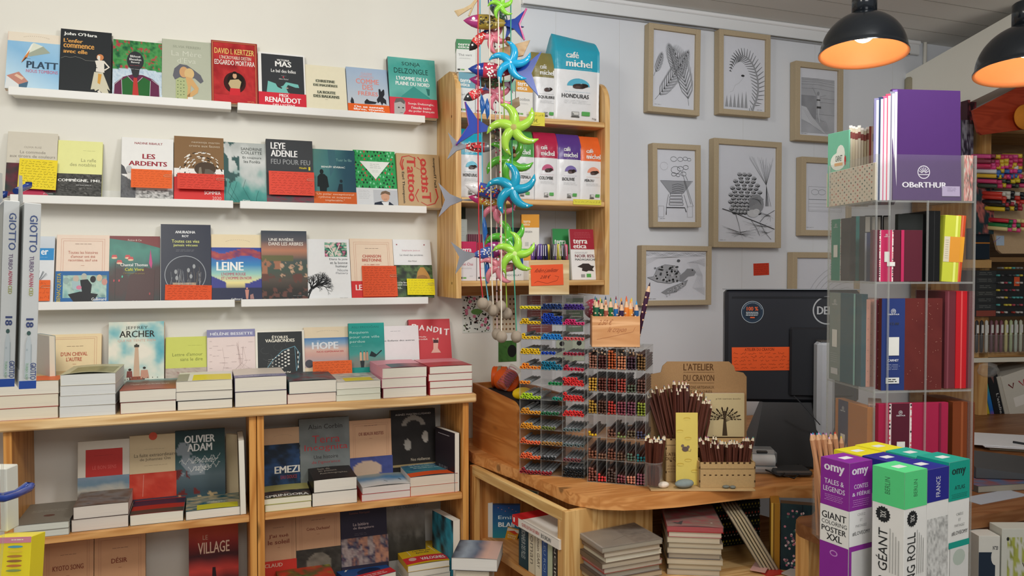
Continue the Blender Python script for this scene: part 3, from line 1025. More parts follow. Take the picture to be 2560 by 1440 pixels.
def c_bena(f):
 nrfc(f, ['Toutes les histoires', "d'amour ont été", 'racontées, sauf une'], 0.24, 0.4, col='c47a6a', x0=0.22, x1=0.78, b=0)
 f.r(-0.003, 0.54, 1.003, 1, '2a6aa8')
 f.g(0.14, 0.6, 0.96, 0.93, lambda u, v: mixc(np.clip(fb(u * 7, v * 4, 31), 0, 1), '20262c', '8fc0bc', 'b8d4c8', '5f8a8c', 'cfa6a0'), 26, 14)
 for (x, y, c) in ((0.38, 0.65, 'c9b8a8'), (0.53, 0.62, 'b9bcb0'), (0.7, 0.66, '2a2a2e'), (0.82, 0.64, 'd8bfa0'), (0.92, 0.7, 'd0988c'), (0.2, 0.68, '9ab4b0')):
  f.e(x, y, 0.055, 0.05, c, 12)
 f.p([(0.46, 0.67), (0.6, 0.66), (0.68, 0.74), (0.66, 0.9), (0.5, 0.9)], '22262c').p([(0.3, 0.68), (0.46, 0.7), (0.5, 0.84), (0.32, 0.8)], 'a8c4c8').e(0.44, 0.78, 0.05, 0.03, 'd884a0')
 f.p([(0.24, 0.88), (0.46, 0.84), (0.8, 0.88), (0.7, 1), (0.36, 1)], '24262c')
 f.t('BENACQUISTA', 0.03, 0.57, 0.115, 0.985, 'c9b34c', 1, 90).t('Gallimard', 0.68, 0.93, 0.96, 0.975, 'f4f4f4', 1)
def c_vivre(f):
 f.g(0, 0, 1, 1, lambda u, v: mixc(np.clip(v * 0.95 + 0.35 * (fb(u * 4, v * 4, 17) - 0.5) + 0.12 * np.abs(u - 0.4), 0, 1), '2a5a58', '3f8a7c', '2f6a66', '3a2022', '3c1c20', '25282a'))
 f.p([(0, 0.0), (1, 0.0), (1, 0.18), (0.6, 0.1), (0, 0.04)], '7a2a2e')
 for x, y in ((0.1, 0.32), (0.36, 0.32), (0.42, 0.35), (0.2, 0.4)):
  f.p([(x - 0.06, y + 0.015), (x - 0.04, y - 0.03), (x + 0.04, y - 0.03), (x + 0.06, y + 0.015)], 'c8484c').e(x, y + 0.018, 0.055, 0.014, 'ecc8a8', 12)
 f.p([(0.78, 0.42), (0.81, 0.2), (0.85, 0.42), (0.83, 0.5)], 'c23c80').l([(0.12, 0.4), (0.12, 0.95)], 0.001, '1c2a2a')
 f.p([(0.4, 0.6), (0.7, 0.48), (0.9, 0.52), (0.88, 0.98), (0.32, 0.98)], '401a1e')
 for x, y, c in ((0.1, 0.68, 'c03848'), (0.2, 0.68, 'd84050'), (0.26, 0.62, '38c0a0'), (0.8, 0.88, 'a03038')):
  f.e(x, y, 0.015, 0.02, c, 8)
 f.t('Fiction & Cie', 0.36, 0.05, 0.63, 0.08, 'e8d4cc', 0).t('Chantal Thomas', 0.22, 0.42, 0.76, 0.465, 'f2f2f0', 1).t('Café Vivre', 0.31, 0.49, 0.68, 0.535, 'd9d83c', 1).t('Chroniques en passant', 0.28, 0.56, 0.7, 0.59, '9a8a4c', 0)
 f.t('Seuil', 0.47, 0.98, 0.55, 0.997, 'ddd', 0)
def c_roy(f):
 f.e(0.49, 0.66, 0.41, 0.25, '9aa0a8', 40).e(0.49, 0.66, 0.395, 0.24, '252b3c', 40)
 f.g(0.24, 0.76, 0.7, 0.86, lambda u, v: mixc(fb(u * 12, v * 5, 8), '252b3c', '8a8478', 'c4a88a', '3a3c46'), 24, 8)
 rn = random.Random(5)
 for i in range(34):
  x = rn.uniform(0.18, 0.8)
  y = rn.uniform(0.74, 0.84)
  f.l([(x, y), (x + rn.uniform(-0.04, 0.04), y - rn.uniform(0.05, 0.2))], 0.0006, rn.choice(['8f939a', 'b9bcc0', '7a6e5c']))
  f.k -= 1
 f.k += 1
 for x, y in ((0.3, 0.62), (0.55, 0.6), (0.66, 0.55), (0.32, 0.7), (0.6, 0.68)):
  f.e(x, y, 0.03, 0.03, 'a0a4a8', 8)
 f.t('ANURADHA', 0.29, 0.085, 0.69, 0.12, 'f2f4f6', 2).t('ROY', 0.425, 0.14, 0.56, 0.17, 'f2f4f6', 2)
 f.tl(['Toutes ces vies', 'jamais vécues'], 0.22, 0.2, 0.77, 0.3, 'd8dc84', 1, 'c', 0.35).fine(0.3, 0.33, 0.7, 0.36, 2, 'b0b4bc')
def c_leine(f):
 monde(f, 0.16)
 def g(u, v):
  c = mixc(v, '31439c', '3e66b8', '3c8cc4', '9cd0c4', 'f0e29a', '26305a', '1c2444')
  cl = np.abs(v - 0.13 - 0.05 * np.sin(u * 7)) < 0.05 + 0.04 * fb(u * 5, v * 8)
  c = sel(cl, mixc(fb(u * 8, v * 20, 3), '2a3480', 'a0485a', 'd86a48'), c)
  m1 = v > 0.62 - 0.34 * np.clip(0.35 - u, 0, 1) * 1.2 - 0.35 * np.clip(u - 0.72, 0, 1) + 0.06
  c = sel(m1 & (v < 0.76) & ((u < 0.3) | (u > 0.66)), '3a3f90', c)
  return sel(v > 0.75, '1d2548', c)
 f.g(0, 0.2, 1, 1, g, 40, 48)
 f.t('LEINE', 0.1, 0.42, 0.64, 0.55, 'f8f8f4', 2).l([(0.2, 0.39), (0.24, 0.39)], 0.001, 'eee').t("L'HOMME ROUGE", 0.2, 0.58, 0.68, 0.625, 'c2476a', 1).t("ET L'HOMME EN NOIR", 0.2, 0.64, 0.8, 0.685, 'c2476a', 1)
 f.e(0.7, 0.82, 0.02, 0.016, 'd09080', 8).p([(0.66, 0.84), (0.74, 0.84), (0.72, 0.98), (0.68, 0.98)], 'c88a7c').p([(0.76, 0.92), (0.82, 0.9), (0.84, 0.98), (0.76, 0.98)], 'a87c78')
 f.t('Gallimard', 0.38, 0.965, 0.6, 0.99, 'f0f0f0', 1)
def c_riv(f):
 def g(u, v):
  c = mixc(v, '3a4450', '5c5a60', 'c08468', '4f5a58', '4a5a50', '5a5048', '35322e', '26282a')
  n = fb(u * 6, v * 8, 41)
  c = sel((v > 0.38) & (v < 0.7) & (u < 0.42) & (n > 0.45), 'a8745a', c)
  c = sel((v > 0.42) & (v < 0.68) & (u > 0.4) & (fb(u * 10, v * 22, 5) > 0.62), 'c8a488', c)
  c = sel((v > 0.35) & (v < 0.45) & (u < 0.7) & (n < 0.6), '6a6a48', c)
  return sel((v > 0.62) & (fb(u * 9, v * 16, 8) > 0.6), '6a463e', c)
 f.g(0, 0, 1, 1, g, 44, 60)
 f.t('UNE RIVIÈRE', 0.16, 0.1, 0.71, 0.15, 'f0ece4', 1).t('DANS LES ARBRES', 0.16, 0.165, 0.92, 0.215, 'f0ece4', 1).fine(0.66, 0.93, 0.94, 0.95, 1, 'aaa')
def c_joie(f):
 f.g(0.42, 0.055, 0.94, 0.295, lambda u, v: mixc(np.clip(fb(u * 5, v * 5, 51) * 1.3 - 0.15, 0, 1), '23262a', 'ee90b0', '2a2c30', '4aa888', 'f4e0d8', 'f29ab0'), 26, 20)
 for q in ([(0.5, 0.1), (0.6, 0.22), (0.62, 0.29)], [(0.78, 0.08), (0.7, 0.2), (0.66, 0.28)], [(0.46, 0.26), (0.52, 0.2), (0.6, 0.26)]):
  f.l(q, 0.003, 'f4ece4')
 f.tl(['Dans la joie', 'et la bonne', 'humeur'], 0.52, 0.32, 0.94, 0.475, '3c3e42', 0, 'r', 0.3).tl(['Nicole', 'Flattery'], 0.66, 0.5, 0.94, 0.595, '8d9094', 0, 'r', 0.3)
 rn = random.Random(3)
 def br(x, y, a, L, d):
  x2, y2 = x + L * math.cos(a), y - L * math.sin(a) * 0.72
  if x2 < 0.005:
   return
  f.l([(x, y), ((x + x2) / 2 + rn.uniform(-0.01, 0.01), (y + y2) / 2), (x2, y2)], 0.0007 + 0.0007 * d * d * 0.5, '26282a', 0.0006 + 0.0003 * d * d * 0.6)
  f.k -= 1
  if d > 0:
   for s_ in (-1, 1, 0.2) if d > 2 else (-1, 1):
    br(x2, y2, a + s_ * rn.uniform(0.3, 0.7), L * rn.uniform(0.62, 0.85), d - 1)
 br(0.01, 0.99, 1.4, 0.16, 1)
 f.l([(0.0, 0.99), (0.04, 0.9), (0.12, 0.8), (0.2, 0.76)], 0.004, '26282a')
 br(0.03, 0.9, 1.1, 0.13, 5)
 br(0.1, 0.82, 0.6, 0.14, 5)
 br(0.16, 0.78, 0.1, 0.14, 4)
 f.k += 1
 f.fine(0.72, 0.975, 0.94, 0.985, 1, '444')
def c_chan(f):
 nrfc(f, ['CHANSON', 'BRETONNE'], 0.27, 0.385, col='c0503e', x0=0.27, x1=0.72)
 f.fine(0.26, 0.42, 0.74, 0.45, 1, 'c0503e', 2, 0.001)
 f.r(-0.003, 0.71, 1.003, 1, 'd83030').t('LE', 0.09, 0.77, 0.24, 0.86, 'fbeeea', 2)
def c_sorc(f):
 f.e(0.1, 0.09, 0.018, 0.011, '9a2a3c', 10).e(0.83, 0.09, 0.018, 0.011, '9a2a3c', 10)
 f.t('Stéphanie Janicot', 0.23, 0.175, 0.71, 0.21, 'd08a9a', 0).t('Le réveil des sorcières', 0.17, 0.25, 0.78, 0.285, '7a7c80', 0).t('Albin Michel', 0.37, 0.36, 0.6, 0.385, '777', 0)
 f.g(0, 0.44, 1, 1, lambda u, v: mixc(np.clip(fb(u * 8, v * 9, 23) * 1.3 - 0.2, 0, 1), '141a12', '2c3c22', '5c7a44', '1c2418'), 30, 30)
 f.p([(0.56, 0.68), (0.6, 0.56), (0.68, 0.48), (0.78, 0.48), (0.88, 0.58), (0.96, 0.7)], 'c08c40').e(0.72, 0.66, 0.14, 0.05, '9a6a30')
 f.tl(['Et si les femmes', 'avaient toujours', 'cru à...'], 0.02, 0.72, 0.4, 0.84, 'e8e8e4', 1, 'l')
def c_cheval(f):
 nrfc(f, ["D'UN CHEVAL", "L'AUTRE"], 0.33, 0.5, col='c2593c', x0=0.24, x1=0.74)
def c_arch(f):
 f.g(0, 0, 1, 1, lambda u, v: sel(v > 0.93, 'b8a494', mixc(np.clip(fb(u * 3.2, v * 4, 61) * 1.7 - 0.3 + 0.1 * v, 0, 1), '58aebe', '8fc8cc', 'dce6d8', 'f4efdf')), 40, 56)
 f.t('JEFFREY', 0.3, 0.065, 0.7, 0.12, '30302c', 0).t('ARCHER', 0.19, 0.13, 0.83, 0.225, '26241f', 1).t('QUI NE TENTE RIEN', 0.16, 0.255, 0.84, 0.295, 'e0b09c', 0)
 f.p([(0.47, 0.36), (0.53, 0.36), (0.56, 0.8), (0.44, 0.8)], 'd4b498').r(0.455, 0.335, 0.545, 0.37, '3c3a34').r(0.48, 0.32, 0.515, 0.34, '5a5648').p([(0.42, 0.79), (0.58, 0.79), (0.64, 0.84), (0.36, 0.84)], '9a5440')
 f.e(0.38, 0.69, 0.03, 0.018, '3c2620', 10).p([(0.33, 0.71), (0.42, 0.71), (0.43, 0.8), (0.32, 0.8)], '8a4c44').l([(0.38, 0.8), (0.38, 0.88)], 0.003, '4a3430')
 f.e(0.64, 0.67, 0.028, 0.017, '3a302c', 10).p([(0.58, 0.7), (0.7, 0.7), (0.73, 0.82), (0.57, 0.82)], 'cf9a84').l([(0.63, 0.82), (0.63, 0.87)], 0.006, '5a4440')
 for i in range(16):
  f.e(0.25 + i * 0.045, 0.83 + 0.02 * math.sin(i * 3), 0.008, 0.008, '55504c', 6)
  f.k -= 1
 f.k += 1
def c_lettre(f):
 f.tl(["Lettre d'amour", 'sans le dire'], 0.16, 0.37, 0.88, 0.56, '828a3c', 0, 'r', 0.5).fine(0.52, 0.19, 0.9, 0.22, 1, '9aa048')
 f.g(0, 0.72, 1, 1, lambda u, v: mixc(np.clip(fb(u * 8, v * 4, 2) * 1.4 - 0.2, 0, 1), 'a89888', 'c9bcb0', '8a4a44'), 20, 8)
def c_bess(f):
 f.r(0, 0, 1, 0.115, '8a8ab4').t('HÉLÈNE BESSETTE', 0.07, 0.035, 0.95, 0.085, 'eef0f6', 1)
 rn = random.Random(6)
 for i in range(9):
  x = rn.uniform(0.1, 0.9)
  f.l([(x, rn.uniform(0.16, 0.3)), (x + rn.uniform(-0.1, 0.1), 0.5), (x + rn.uniform(-0.3, 0.3), rn.uniform(0.6, 0.9))], 0.0005, 'b49c98')
  f.k -= 1
 for i in range(26):
  x, y = rn.uniform(0.1, 0.85), rn.uniform(0.15, 0.85)
  f.fine(x, y, x + 0.14, y + 0.02, 1, 'a08888', i, 0.0007)
  f.k -= 1
 for i in range(7):
  f.fine(0.05, 0.17 + i * 0.1, 0.11, 0.18 + i * 0.1, 1, '9a8080', i, 0.0008)
  f.k -= 1
 f.k += 2
def c_etoil(f):
 f.r(0.045, 0.03, 0.955, 1, '2c3032')
 rn = random.Random(12)
 for i in range(9):
  a = rn.uniform(0, 6)
  x, y = rn.uniform(0.2, 0.8), rn.uniform(0.3, 0.6)
  f.l([(x + 0.1 * math.cos(a + t * 0.7), y + 0.07 * math.sin(a + t * 0.7)) for t in range(6)], 0.0006, '55595a')
  f.k -= 1
 f.k += 1
 f.l([(0.2, 0.82), (0.34, 0.62), (0.55, 0.42), (0.8, 0.34), (0.9, 0.5), (0.87, 0.68), (0.82, 0.86)], 0.002, '6fa4b8').l([(0.8, 0.34), (0.82, 0.86)], 0.0015, '6fa4b8')
 for j in range(5):
  for i in range(6):
   x, y = 0.34 + i * 0.065, 0.6 + j * 0.072 - i * 0.036
   if y < 0.92:
    f.e(x, y, 0.013 + i * 0.0028, 0.009 + i * 0.002, 'f0eee6', 10)
    f.k -= 1
 for j in range(4):
  f.r(0.85, 0.45 + j * 0.1, 0.87, 0.5 + j * 0.1, 'f0eee6')
  f.k -= 1
 for j in range(7):
  for i in range(4):
   f.e(0.2 + i * 0.03 + 0.01 * (7 - j), 0.6 + j * 0.045, 0.007, 0.005, 'd8d6cc', 6)
   f.k -= 1
 f.k += 1
 f.tl(['ÉTOILES', 'VAGABONDES'], 0.2, 0.1, 0.8, 0.245, 'f0ebdc', 2, 'c', 0.15).t('SHOLEM', 0.46, 0.86, 0.7, 0.93, 'f0ebdc', 2)
def c_hope(f):
 monde(f, 0.17)
 f.g(0, 0.27, 1, 1, lambda u, v: mixc(v * 1.3, '4f86c4', '8fb0cc', 'e8c4b4', 'e0b0a4', 'c8b0b0'), 8, 20)
 f.t('HOPE', 0.17, 0.375, 0.75, 0.55, 'eef0f4', 2).l([(0.28, 0.345), (0.34, 0.345)], 0.001, 'eee').t('NOS ESPÉRANCES', 0.27, 0.585, 0.86, 0.635, 'c8303c', 1)
 f.e(0.1, 0.9, 0.09, 0.1, '50505a')
def c_req(f):
 f.g(0, 0, 1, 1, lambda u, v: mixc(np.clip(v * 1.1 + 0.2 * (fb(u * 5, v * 7, 3) - 0.5), 0, 1), '1fa79c', '229c92', '2a958c', '4aa49c', '8a9088'))
 f.t('ASLI ERDOĞAN', 0.08, 0.05, 0.84, 0.115, '157a72', 0).tl(['Requiem', 'pour une ville', 'perdue'], 0.03, 0.18, 0.86, 0.46, 'bfe6df', 0, 'l', 0.42)
 f.fine(0.06, 0.51, 0.4, 0.53, 1, 'a0d4cc')
 for x, c in ((0.32, 'e0b898'), (0.42, 'd8a888'), (0.5, 'c49880')):
  f.p([(x - 0.03, 0.68), (x, 0.63), (x + 0.03, 0.68), (x + 0.03, 0.85), (x - 0.03, 0.85)], c).p([(x - 0.012, 0.66), (x, 0.62), (x + 0.012, 0.66)], '3a2c28')
 f.p([(0.56, 0.75), (0.62, 0.64), (0.66, 0.66), (0.76, 0.72), (0.9, 0.62), (0.92, 0.64), (0.72, 0.78)], '1e2c30').p([(0.3, 0.85), (0.42, 0.85), (0.4, 1.0), (0.32, 1.0)], '2c3438')
def c_enf(f):
 f.t('Les Enfants des autres', -0.02, 0.4, 0.88, 0.44, '55565a', 1).fine(0.22, 0.145, 0.52, 0.16, 1, '8a8a8e', 3, 0.0008)
def c_band(f):
 for i, (c, x) in enumerate(zip('BANDIT', (0.06, 0.24, 0.42, 0.58, 0.74, 0.83))):
  wd = 0.15 if c != 'I' else 0.05
  f.t(c, x, 0.12 + 0.03 * i, x + wd, 0.26 + 0.032 * i + 0.02 * (i > 3), 'fbf2ee', 2, 0, 0.15)
 f.tl(['Molly', 'Brodak'], 0.2, 0.45, 0.44, 0.55, 'f8e4de', 1, 'c')
 f.p([(0.55, 0.52), (0.57, 0.5), (0.63, 0.56), (0.68, 0.5), (0.71, 0.52), (0.69, 0.62), (0.67, 0.78), (0.74, 0.9), (0.5, 0.9), (0.56, 0.8), (0.57, 0.62)], 'e6b4a4').p([(0.57, 0.55), (0.69, 0.56), (0.69, 0.64), (0.57, 0.64)], '4a2028')
# --- the three rows of display books -------------------------------------
Z1, Z2, Z3 = [z - 0.0038 for z in LEDZ]
GA = 'face-out novels on the white ledges'
R = [
 ('platt', Z1, 5, 142, 57, 0.016, 'cream book in sky blue jacket with paper plane, reads PLATT', c_platt, 'e8c4b4', 'f1e6d4'),
 ('ohara', Z1, 141, 272, 51, 0.018, 'black novel with orange title and 1920s woman, top ledge', c_ohara, '1c1f22', '2e3236'),
 ('baner', Z1, 277, 403, 80, 0.02, 'painted cover of faceless figure with red tie in green vest', c_baner, '2c5a40', '3f6f56'),
 ('ferre', Z1, 402, 528, 79, 0.02, "pale sage book of embracing women titled La Mère d'Eva", c_ferreri, '9aa090', 'bcc1ae'),
 ('kertz', Z1, 528, 646, 84, 0.024, 'dark red novel with gold author name and boy figure', c_kertzer, '5a1a1c', '9c3430'),
 ('mas', Z1, 648, 768, 111, 0.016, 'black and white novel in red PRIX RENAUDOT band', c_mas, 'e8e8e4', 'f4f4f2'),
 ('maz', Z1, 767, 872, 143, 0.014, 'plain ivory book titled LA ROUTE DES BALKANS', c_maz, 'd8d0ac', 'f0e9ce'),
 ('frer', Z1, 873, 978, 151, 0.018, 'pale blue book COMME DES FRERES with orange band', c_freres, '9ab0cc', 'a9bedb'),
 ('delz', Z1, 979, 1099, 129, 0.026, 'thick teal thriller with red band and portrait, right end of top ledge', c_delz, '1e2a30', '58b0a8'),
 ('ruiz', Z2, 4, 133, 316, 0.016, 'grey-beige book La commode aux tiroirs de couleurs', c_ruiz, 'cfc8b8', 'd9d3c4'),
 ('comp', Z2, 134, 249, 338, 0.014, 'pale yellow book with black band COMPIEGNE, 1941', c_comp, 'd8d890', 'eff0a6'),
 ('ard', Z2, 298, 431, 332, 0.018, 'white book LES ARDENTS with red title and grey rocks', c_ard, 'c8c8c4', 'f1f1ef'),
 ('mart', Z2, 433, 560, 329, 0.018, 'brown and white woodcut cover with red SOMMER 2020 band', c_martin, 'eee', 'eee8e0'),
 ('coll', Z2, 560, 669, 345, 0.02, 'misty green forest novel by SANDRINE COLLETTE', c_coll, '3a5c5a', '8aa8a2'),
 ('aden', Z2, 668, 787, 339, 0.026, 'charcoal thriller FEU POUR FEU with big white lettering', c_aden, '26282b', '404347'),
 ('sev', Z2, 787, 895, 363, 0.02, 'teal book with two silhouettes and orange quote band', c_sev, '2a4a58', '4a7a80'),
 ('xmas', Z2, 893, 1000, 364, 0.012, 'green book covered in small fir trees with man portrait', c_xmas, '2e8a50', 'e2e4e8'),
 ('tatt', Z2, 999, 1108, 376, 0.028, 'kraft brown book with red blackletter Tattoo, right end of middle ledge', c_tatt, 'a8855c', 'c4a67c'),
 ('er', Z3, 0, 127, 587, 0.02, 'white book with blue title block half hidden behind hanging marker boxes', c_er, 'd8d8d8', 'e2e6ea'),
 ('bena', Z3, 131, 267, 584, 0.018, 'cream novel with blue illustrated BENACQUISTA band', c_bena, 'e0c8b8', 'f2ddcb'),
 ('vivre', Z3, 267, 397, 587, 0.018, 'dark teal and red night scene cover titled Café Vivre', c_vivre, '1c3230', '2f5a56'),
 ('roy', Z3, 398, 527, 557, 0.022, 'tall navy book with plants in glass globe, by ANURADHA ROY', c_roy, 'e4e4e0', '272e42'),
 ('leine', Z3, 528, 656, 583, 0.018, 'blue twilight landscape cover by LEINE under cream head', c_leine, 'e6d4b0', 'f0dfba'),
 ('riv', Z3, 656, 772, 574, 0.026, 'coastal cliffs cover titled UNE RIVIÈRE DANS LES ARBRES', c_riv, '8a9490', '4a4a48'),
 ('joie', Z3, 772, 882, 595, 0.016, 'white book with black bare tree and pink picture', c_joie, 'e8e8ea', 'f1f3f5'),
 ('chan', Z3, 883, 993, 594, 0.016, 'cream book CHANSON BRETONNE with red band', c_chan, 'e0c8b0', 'f0dac2'),
 ('sorc', Z3, 994, 1090, 596, 0.014, 'white book with golden haired woman in dark foliage', c_sorc, 'e0e0e0', 'f0f2f4'),
]
for (k, z, u0, u1, vt, T, lab, dr, sp, cv) in R:
 face_book(k, -0.076, z, u0, u1, vt, T, lab, dr, sp, cv, group=GA, mat='gloss' if k in ('ohara', 'kertz', 'delz', 'vivre', 'roy', 'leine', 'aden') else 'satin')
OR, YE = 'ee6a30', 'f4dc32'
note('ruiz', 43, 390, 139, 470, YE, 'yellow handwritten note on the grey-beige commode book', 11, '3a3410', 1.5, seed=2)
note('ard', 327, 419, 430, 468, OR, 'orange note on the white LES ARDENTS book', 7, 'b44a1c', 0, True, 3)
note('mart', 443, 430, 561, 471, 'e0483a', 'red note clipped on the woodcut cover above SOMMER 2020', 6, '7a1c14', 0, True, 4)
note('aden', 673, 424, 787, 486, 'e6503e', 'red note clipped on the charcoal FEU POUR FEU thriller', 9, '7c1e16', 0, True, 5)
note('er', 60, 701, 124, 753, OR, 'orange note on the white book behind hanging marker boxes', 4, 'b8502a', 0, True, 6)
note('roy', 412, 712, 529, 750, 'e5582c', 'orange-red note at the foot of the navy glass globe book', 6, '7c2810', 1.5, False, 7)
note('chan', 908, 665, 995, 742, 'e0562c', 'orange-red note covering half of the cream CHANSON BRETONNE book', 12, '702410', 0, True, 8)
note('sorc', 1019, 697, 1088, 737, 'f2e21e', 'yellow note clipped on the golden haired woman cover', 6, 'a09420', 1, True, 9)
# ------------------------------------------------------------------ low pine bookcases under one long top
BZ = 1.092
PINE = 'e8b878'
XL = on_y(8, 1150, -0.28).x
XM = on_y(642, 1150, -0.28).x
XR = on_y(1172, 1100, -0.28).x
m = M('wood_x', 'f0cd98')
m.box(XL - 0.25, -0.3, BZ - 0.028, on_y(1192, 986, -0.3).x, -0.001, BZ, 0.004)
o = m.build('bench_top')
tag(o, 'long pale pine board lying on the two low bookcases under the ledges', 'worktop')
SZ = 0.766
for nm, x0, x1, lab in (('left', XL, XM - 0.001, 'low pine bookcase under the left half of the long pine top'), ('right', XM + 0.001, XR, 'low pine bookcase under the right half of the long pine top')):
 t = empty('bookcase', (x0, 0, 0), (0, 0, 0), lab, 'bookcase', 'low pine bookcases')
 W = x1 - x0
 for a in (0, W - 0.02):
  m = M('wood_z', 'dfa055')
  m.box(a, -0.28, 0, a + 0.02, -0.006, BZ - 0.029, 0.0015)
  m.build('side_panel', t)
 for z in (SZ, 0.44, 0.1):
  m = M('wood_x', 'e0a868')
  m.box(0.021, -0.276, z - 0.02, W - 0.021, -0.006, z, 0.0015)
  m.build('shelf', t)
def lying(root, W, L, T, spine, top=None, cov='eee', page='efe8d8', bow=0.0, mat='satin', rim=True):
 """book lying flat, spine at the left, page edges towards -y"""
 m = M(mat, spine)
 m.box(0, 0, 0, 0.0009, L, T)
 m.box(0.0009, 0, 0, W, L, 0.0005)
 m.use(col=cov)
 nx = 8
 vs, fs = [], []
 for j in range(2):
  for i in range(nx + 1):
   x = i / nx
   vs.append((x * W, j * L, T + bow * math.sin(math.pi * x) * (1 - 0.5 * j)))
 fs = [(i, i + 1, nx + 2 + i, nx + 1 + i) for i in range(nx)]
 vs += [(a, b, c - 0.0005) for a, b, c in vs]
 k = 2 * (nx + 1)
 fs += [tuple(k + q for q in f)[::-1] for f in fs] + [(k + i, k + i + 1, i + 1, i) for i in range(nx)]
 m.add(vs, fs)
 if top:
  tf = Face(m, lambda x, y, h: (x * W, L - y * L, T + h + 0.0001 + bow * math.sin(math.pi * min(1, max(0, x))) * (1 - 0.5 * (1 - y))), W, L)
  tf.sub = 12 if bow else 1
  top(tf)
 m.build('cover', root)
 m = M('pages_flat', page)
 m.box(0.001, 0.0015, 0.0006, W - 0.001, L - 0.0015, T - 0.0006)
 m.build('pages', root)
def stack(u0, u1, yf, vs, L, spec, where, zb, yaw=0.0, jit=0.003, seed=0, vref=None, noun='paperback'):
 """pile of lying books; vs = pixel rows of the layer boundaries at the right end, top first; spec per book from the top"""
 rn = random.Random(seed)
 n = len(spec)
 zs = [on_y(u1, v, yf).z for v in vs]
 sh = zb - zs[-1]
 zs = [z + sh for z in zs]
 pos = ['top'] + ['middle'] * (n - 2) + ['bottom'] if n <= 3 else ['top', 'second', 'third', 'bottom']
 if n == 1:
  pos = ['only']
 out = []
 for i, sp in enumerate(spec):
  z0, z1 = zs[i + 1], zs[i]
  a = on_y(u0, vs[i + 1], yf).x + rn.uniform(-jit, jit)
  b = on_y(u1, vs[i + 1], yf).x + rn.uniform(-jit, jit) * 0.3
  lab = '%s, %s of pile %s' % (sp.get('d', noun), pos[i], where)
  if n == 1:
   lab = '%s lying flat %s' % (sp.get('d', noun), where)
  root = empty('book', (a, yf + rn.uniform(0, jit), z0 + 0.0002), (0, 0, yaw + rn.uniform(-0.012, 0.012)), lab, 'book', 'books lying in piles')
  lying(root, b - a, L, z1 - z0 - 0.0005, sp.get('s', 'ccc'), sp.get('f'), sp.get('c', 'ddd'), sp.get('p', 'efe9da'), sp.get('b', 0.0015 if i == 0 else 0))
  out.append(root)
 return out
def art(*cols, s=1, k=6, e=1.3):
 return lambda f: f.g(0, 0, 1, 1, lambda u, v: mixc(np.clip(fb(u * k, v * k, s) * e - (e - 1) / 2, 0, 1), *cols), 16, 20)
def seq(*fs):
 def g(f):
  for q in fs:
   q(f)
 return g
YF = -0.288
W_ = dict(s='e6e2d8', c='f0ece2')
stack(-14, 146, YF, [955, 988, 1020, 1050], 0.205, [dict(s='e6dcc8', c='d8b888', f=lambda f: f.r(0.3, 0.5, 1, 1, 'e86a30'), d='orange note topped paperback'), dict(s='c0544a', c='c0544a', p='efe6d0'), dict(s='c0544a', c='c0544a', p='efe6d0')], 'at the left end of the long top', BZ, seed=1)
stack(149, 289, YF, [940, 967, 992, 1018, 1045], 0.205, [dict(s='e8e0c8', c='c9c8a4', f=lambda f: (f.r(0, 0, 1, 1, 'cfcba8'), f.g(0.15, 0.3, 0.95, 0.95, lambda u, v: mixc(fb(u * 6, v * 4, 3), '6a6a44', 'a09c6c', '7a7a54'), 14, 10)), b=0.006, d='curling olive photo paperback', p='e6e8e4')] + [dict(W_, d='thick unlabelled paperback', p='e4e6e4')] * 3, 'left of the cloud cover book', BZ, seed=2, jit=0.002)
stack(300, 441, YF, [977, 1006, 1034], 0.22, [dict(s='3c2a24', c='b06a54', f=lambda f: (f.g(0, 0, 1, 1, lambda u, v: mixc(v * 0.9 + 0.2 * fb(u * 5, v * 5), 'a4dce0', '6a5a50', '9a4a38', 'b8604c'), 12, 14), f.fine(0.1, 0.45, 0.9, 0.55, 2, 'e8e4dc', 3, 0.003)), d='rust topped paperback'), dict(s='8a3a34', c='9a4038', d='red spined paperback')], 'in front of the column cover', BZ, seed=3)
stack(442, 582, YF, [953, 978, 1001, 1024], 0.205, [dict(s='e8e4e0', c='f2efe8', f=lambda f: f.r(0.28, 0.35, 0.98, 0.98, 'f2e030').r(0, 0.2, 0.2, 1, 'a8a49c'), d='yellow note topped white paperback', p='f0ead8'), dict(s='3a3c40', c='3a3c40', d='white paged paperback'), dict(s='3a3c40', c='3a3c40', d='white paged paperback')], 'in front of the lime green book', BZ, seed=4)
stack(586, 717, YF, [947, 982, 1019], 0.205, [dict(s='6a6280', c='8a86a4', f=lambda f: (f.r(0, 0, 1, 0.75, 'e8dcd0'), f.r(0, 0.75, 1, 1, '8a86a8'), f.fine(0.05, 0.82, 0.95, 0.95, 2, 'eee', 3, 0.003)), d='thick lilac edged paperback'), dict(s='55506a', c='55506a', d='thick lilac spined paperback')], 'in front of HÉLÈNE BESSETTE book', BZ, seed=5)
stack(721, 841, YF, [953, 984, 1008], 0.205, [dict(s='3a5a62', c='4a5860', f=art('2c4a54', '4a6a70', '6a2a34', '88949a', s=4, k=5), b=0.003, d='dark teal and maroon paperback'), dict(s='7a2a30', c='7a2a30', p='f0e0d0', d='cream paged paperback')], 'in front of the black starry ship cover', BZ, seed=6)
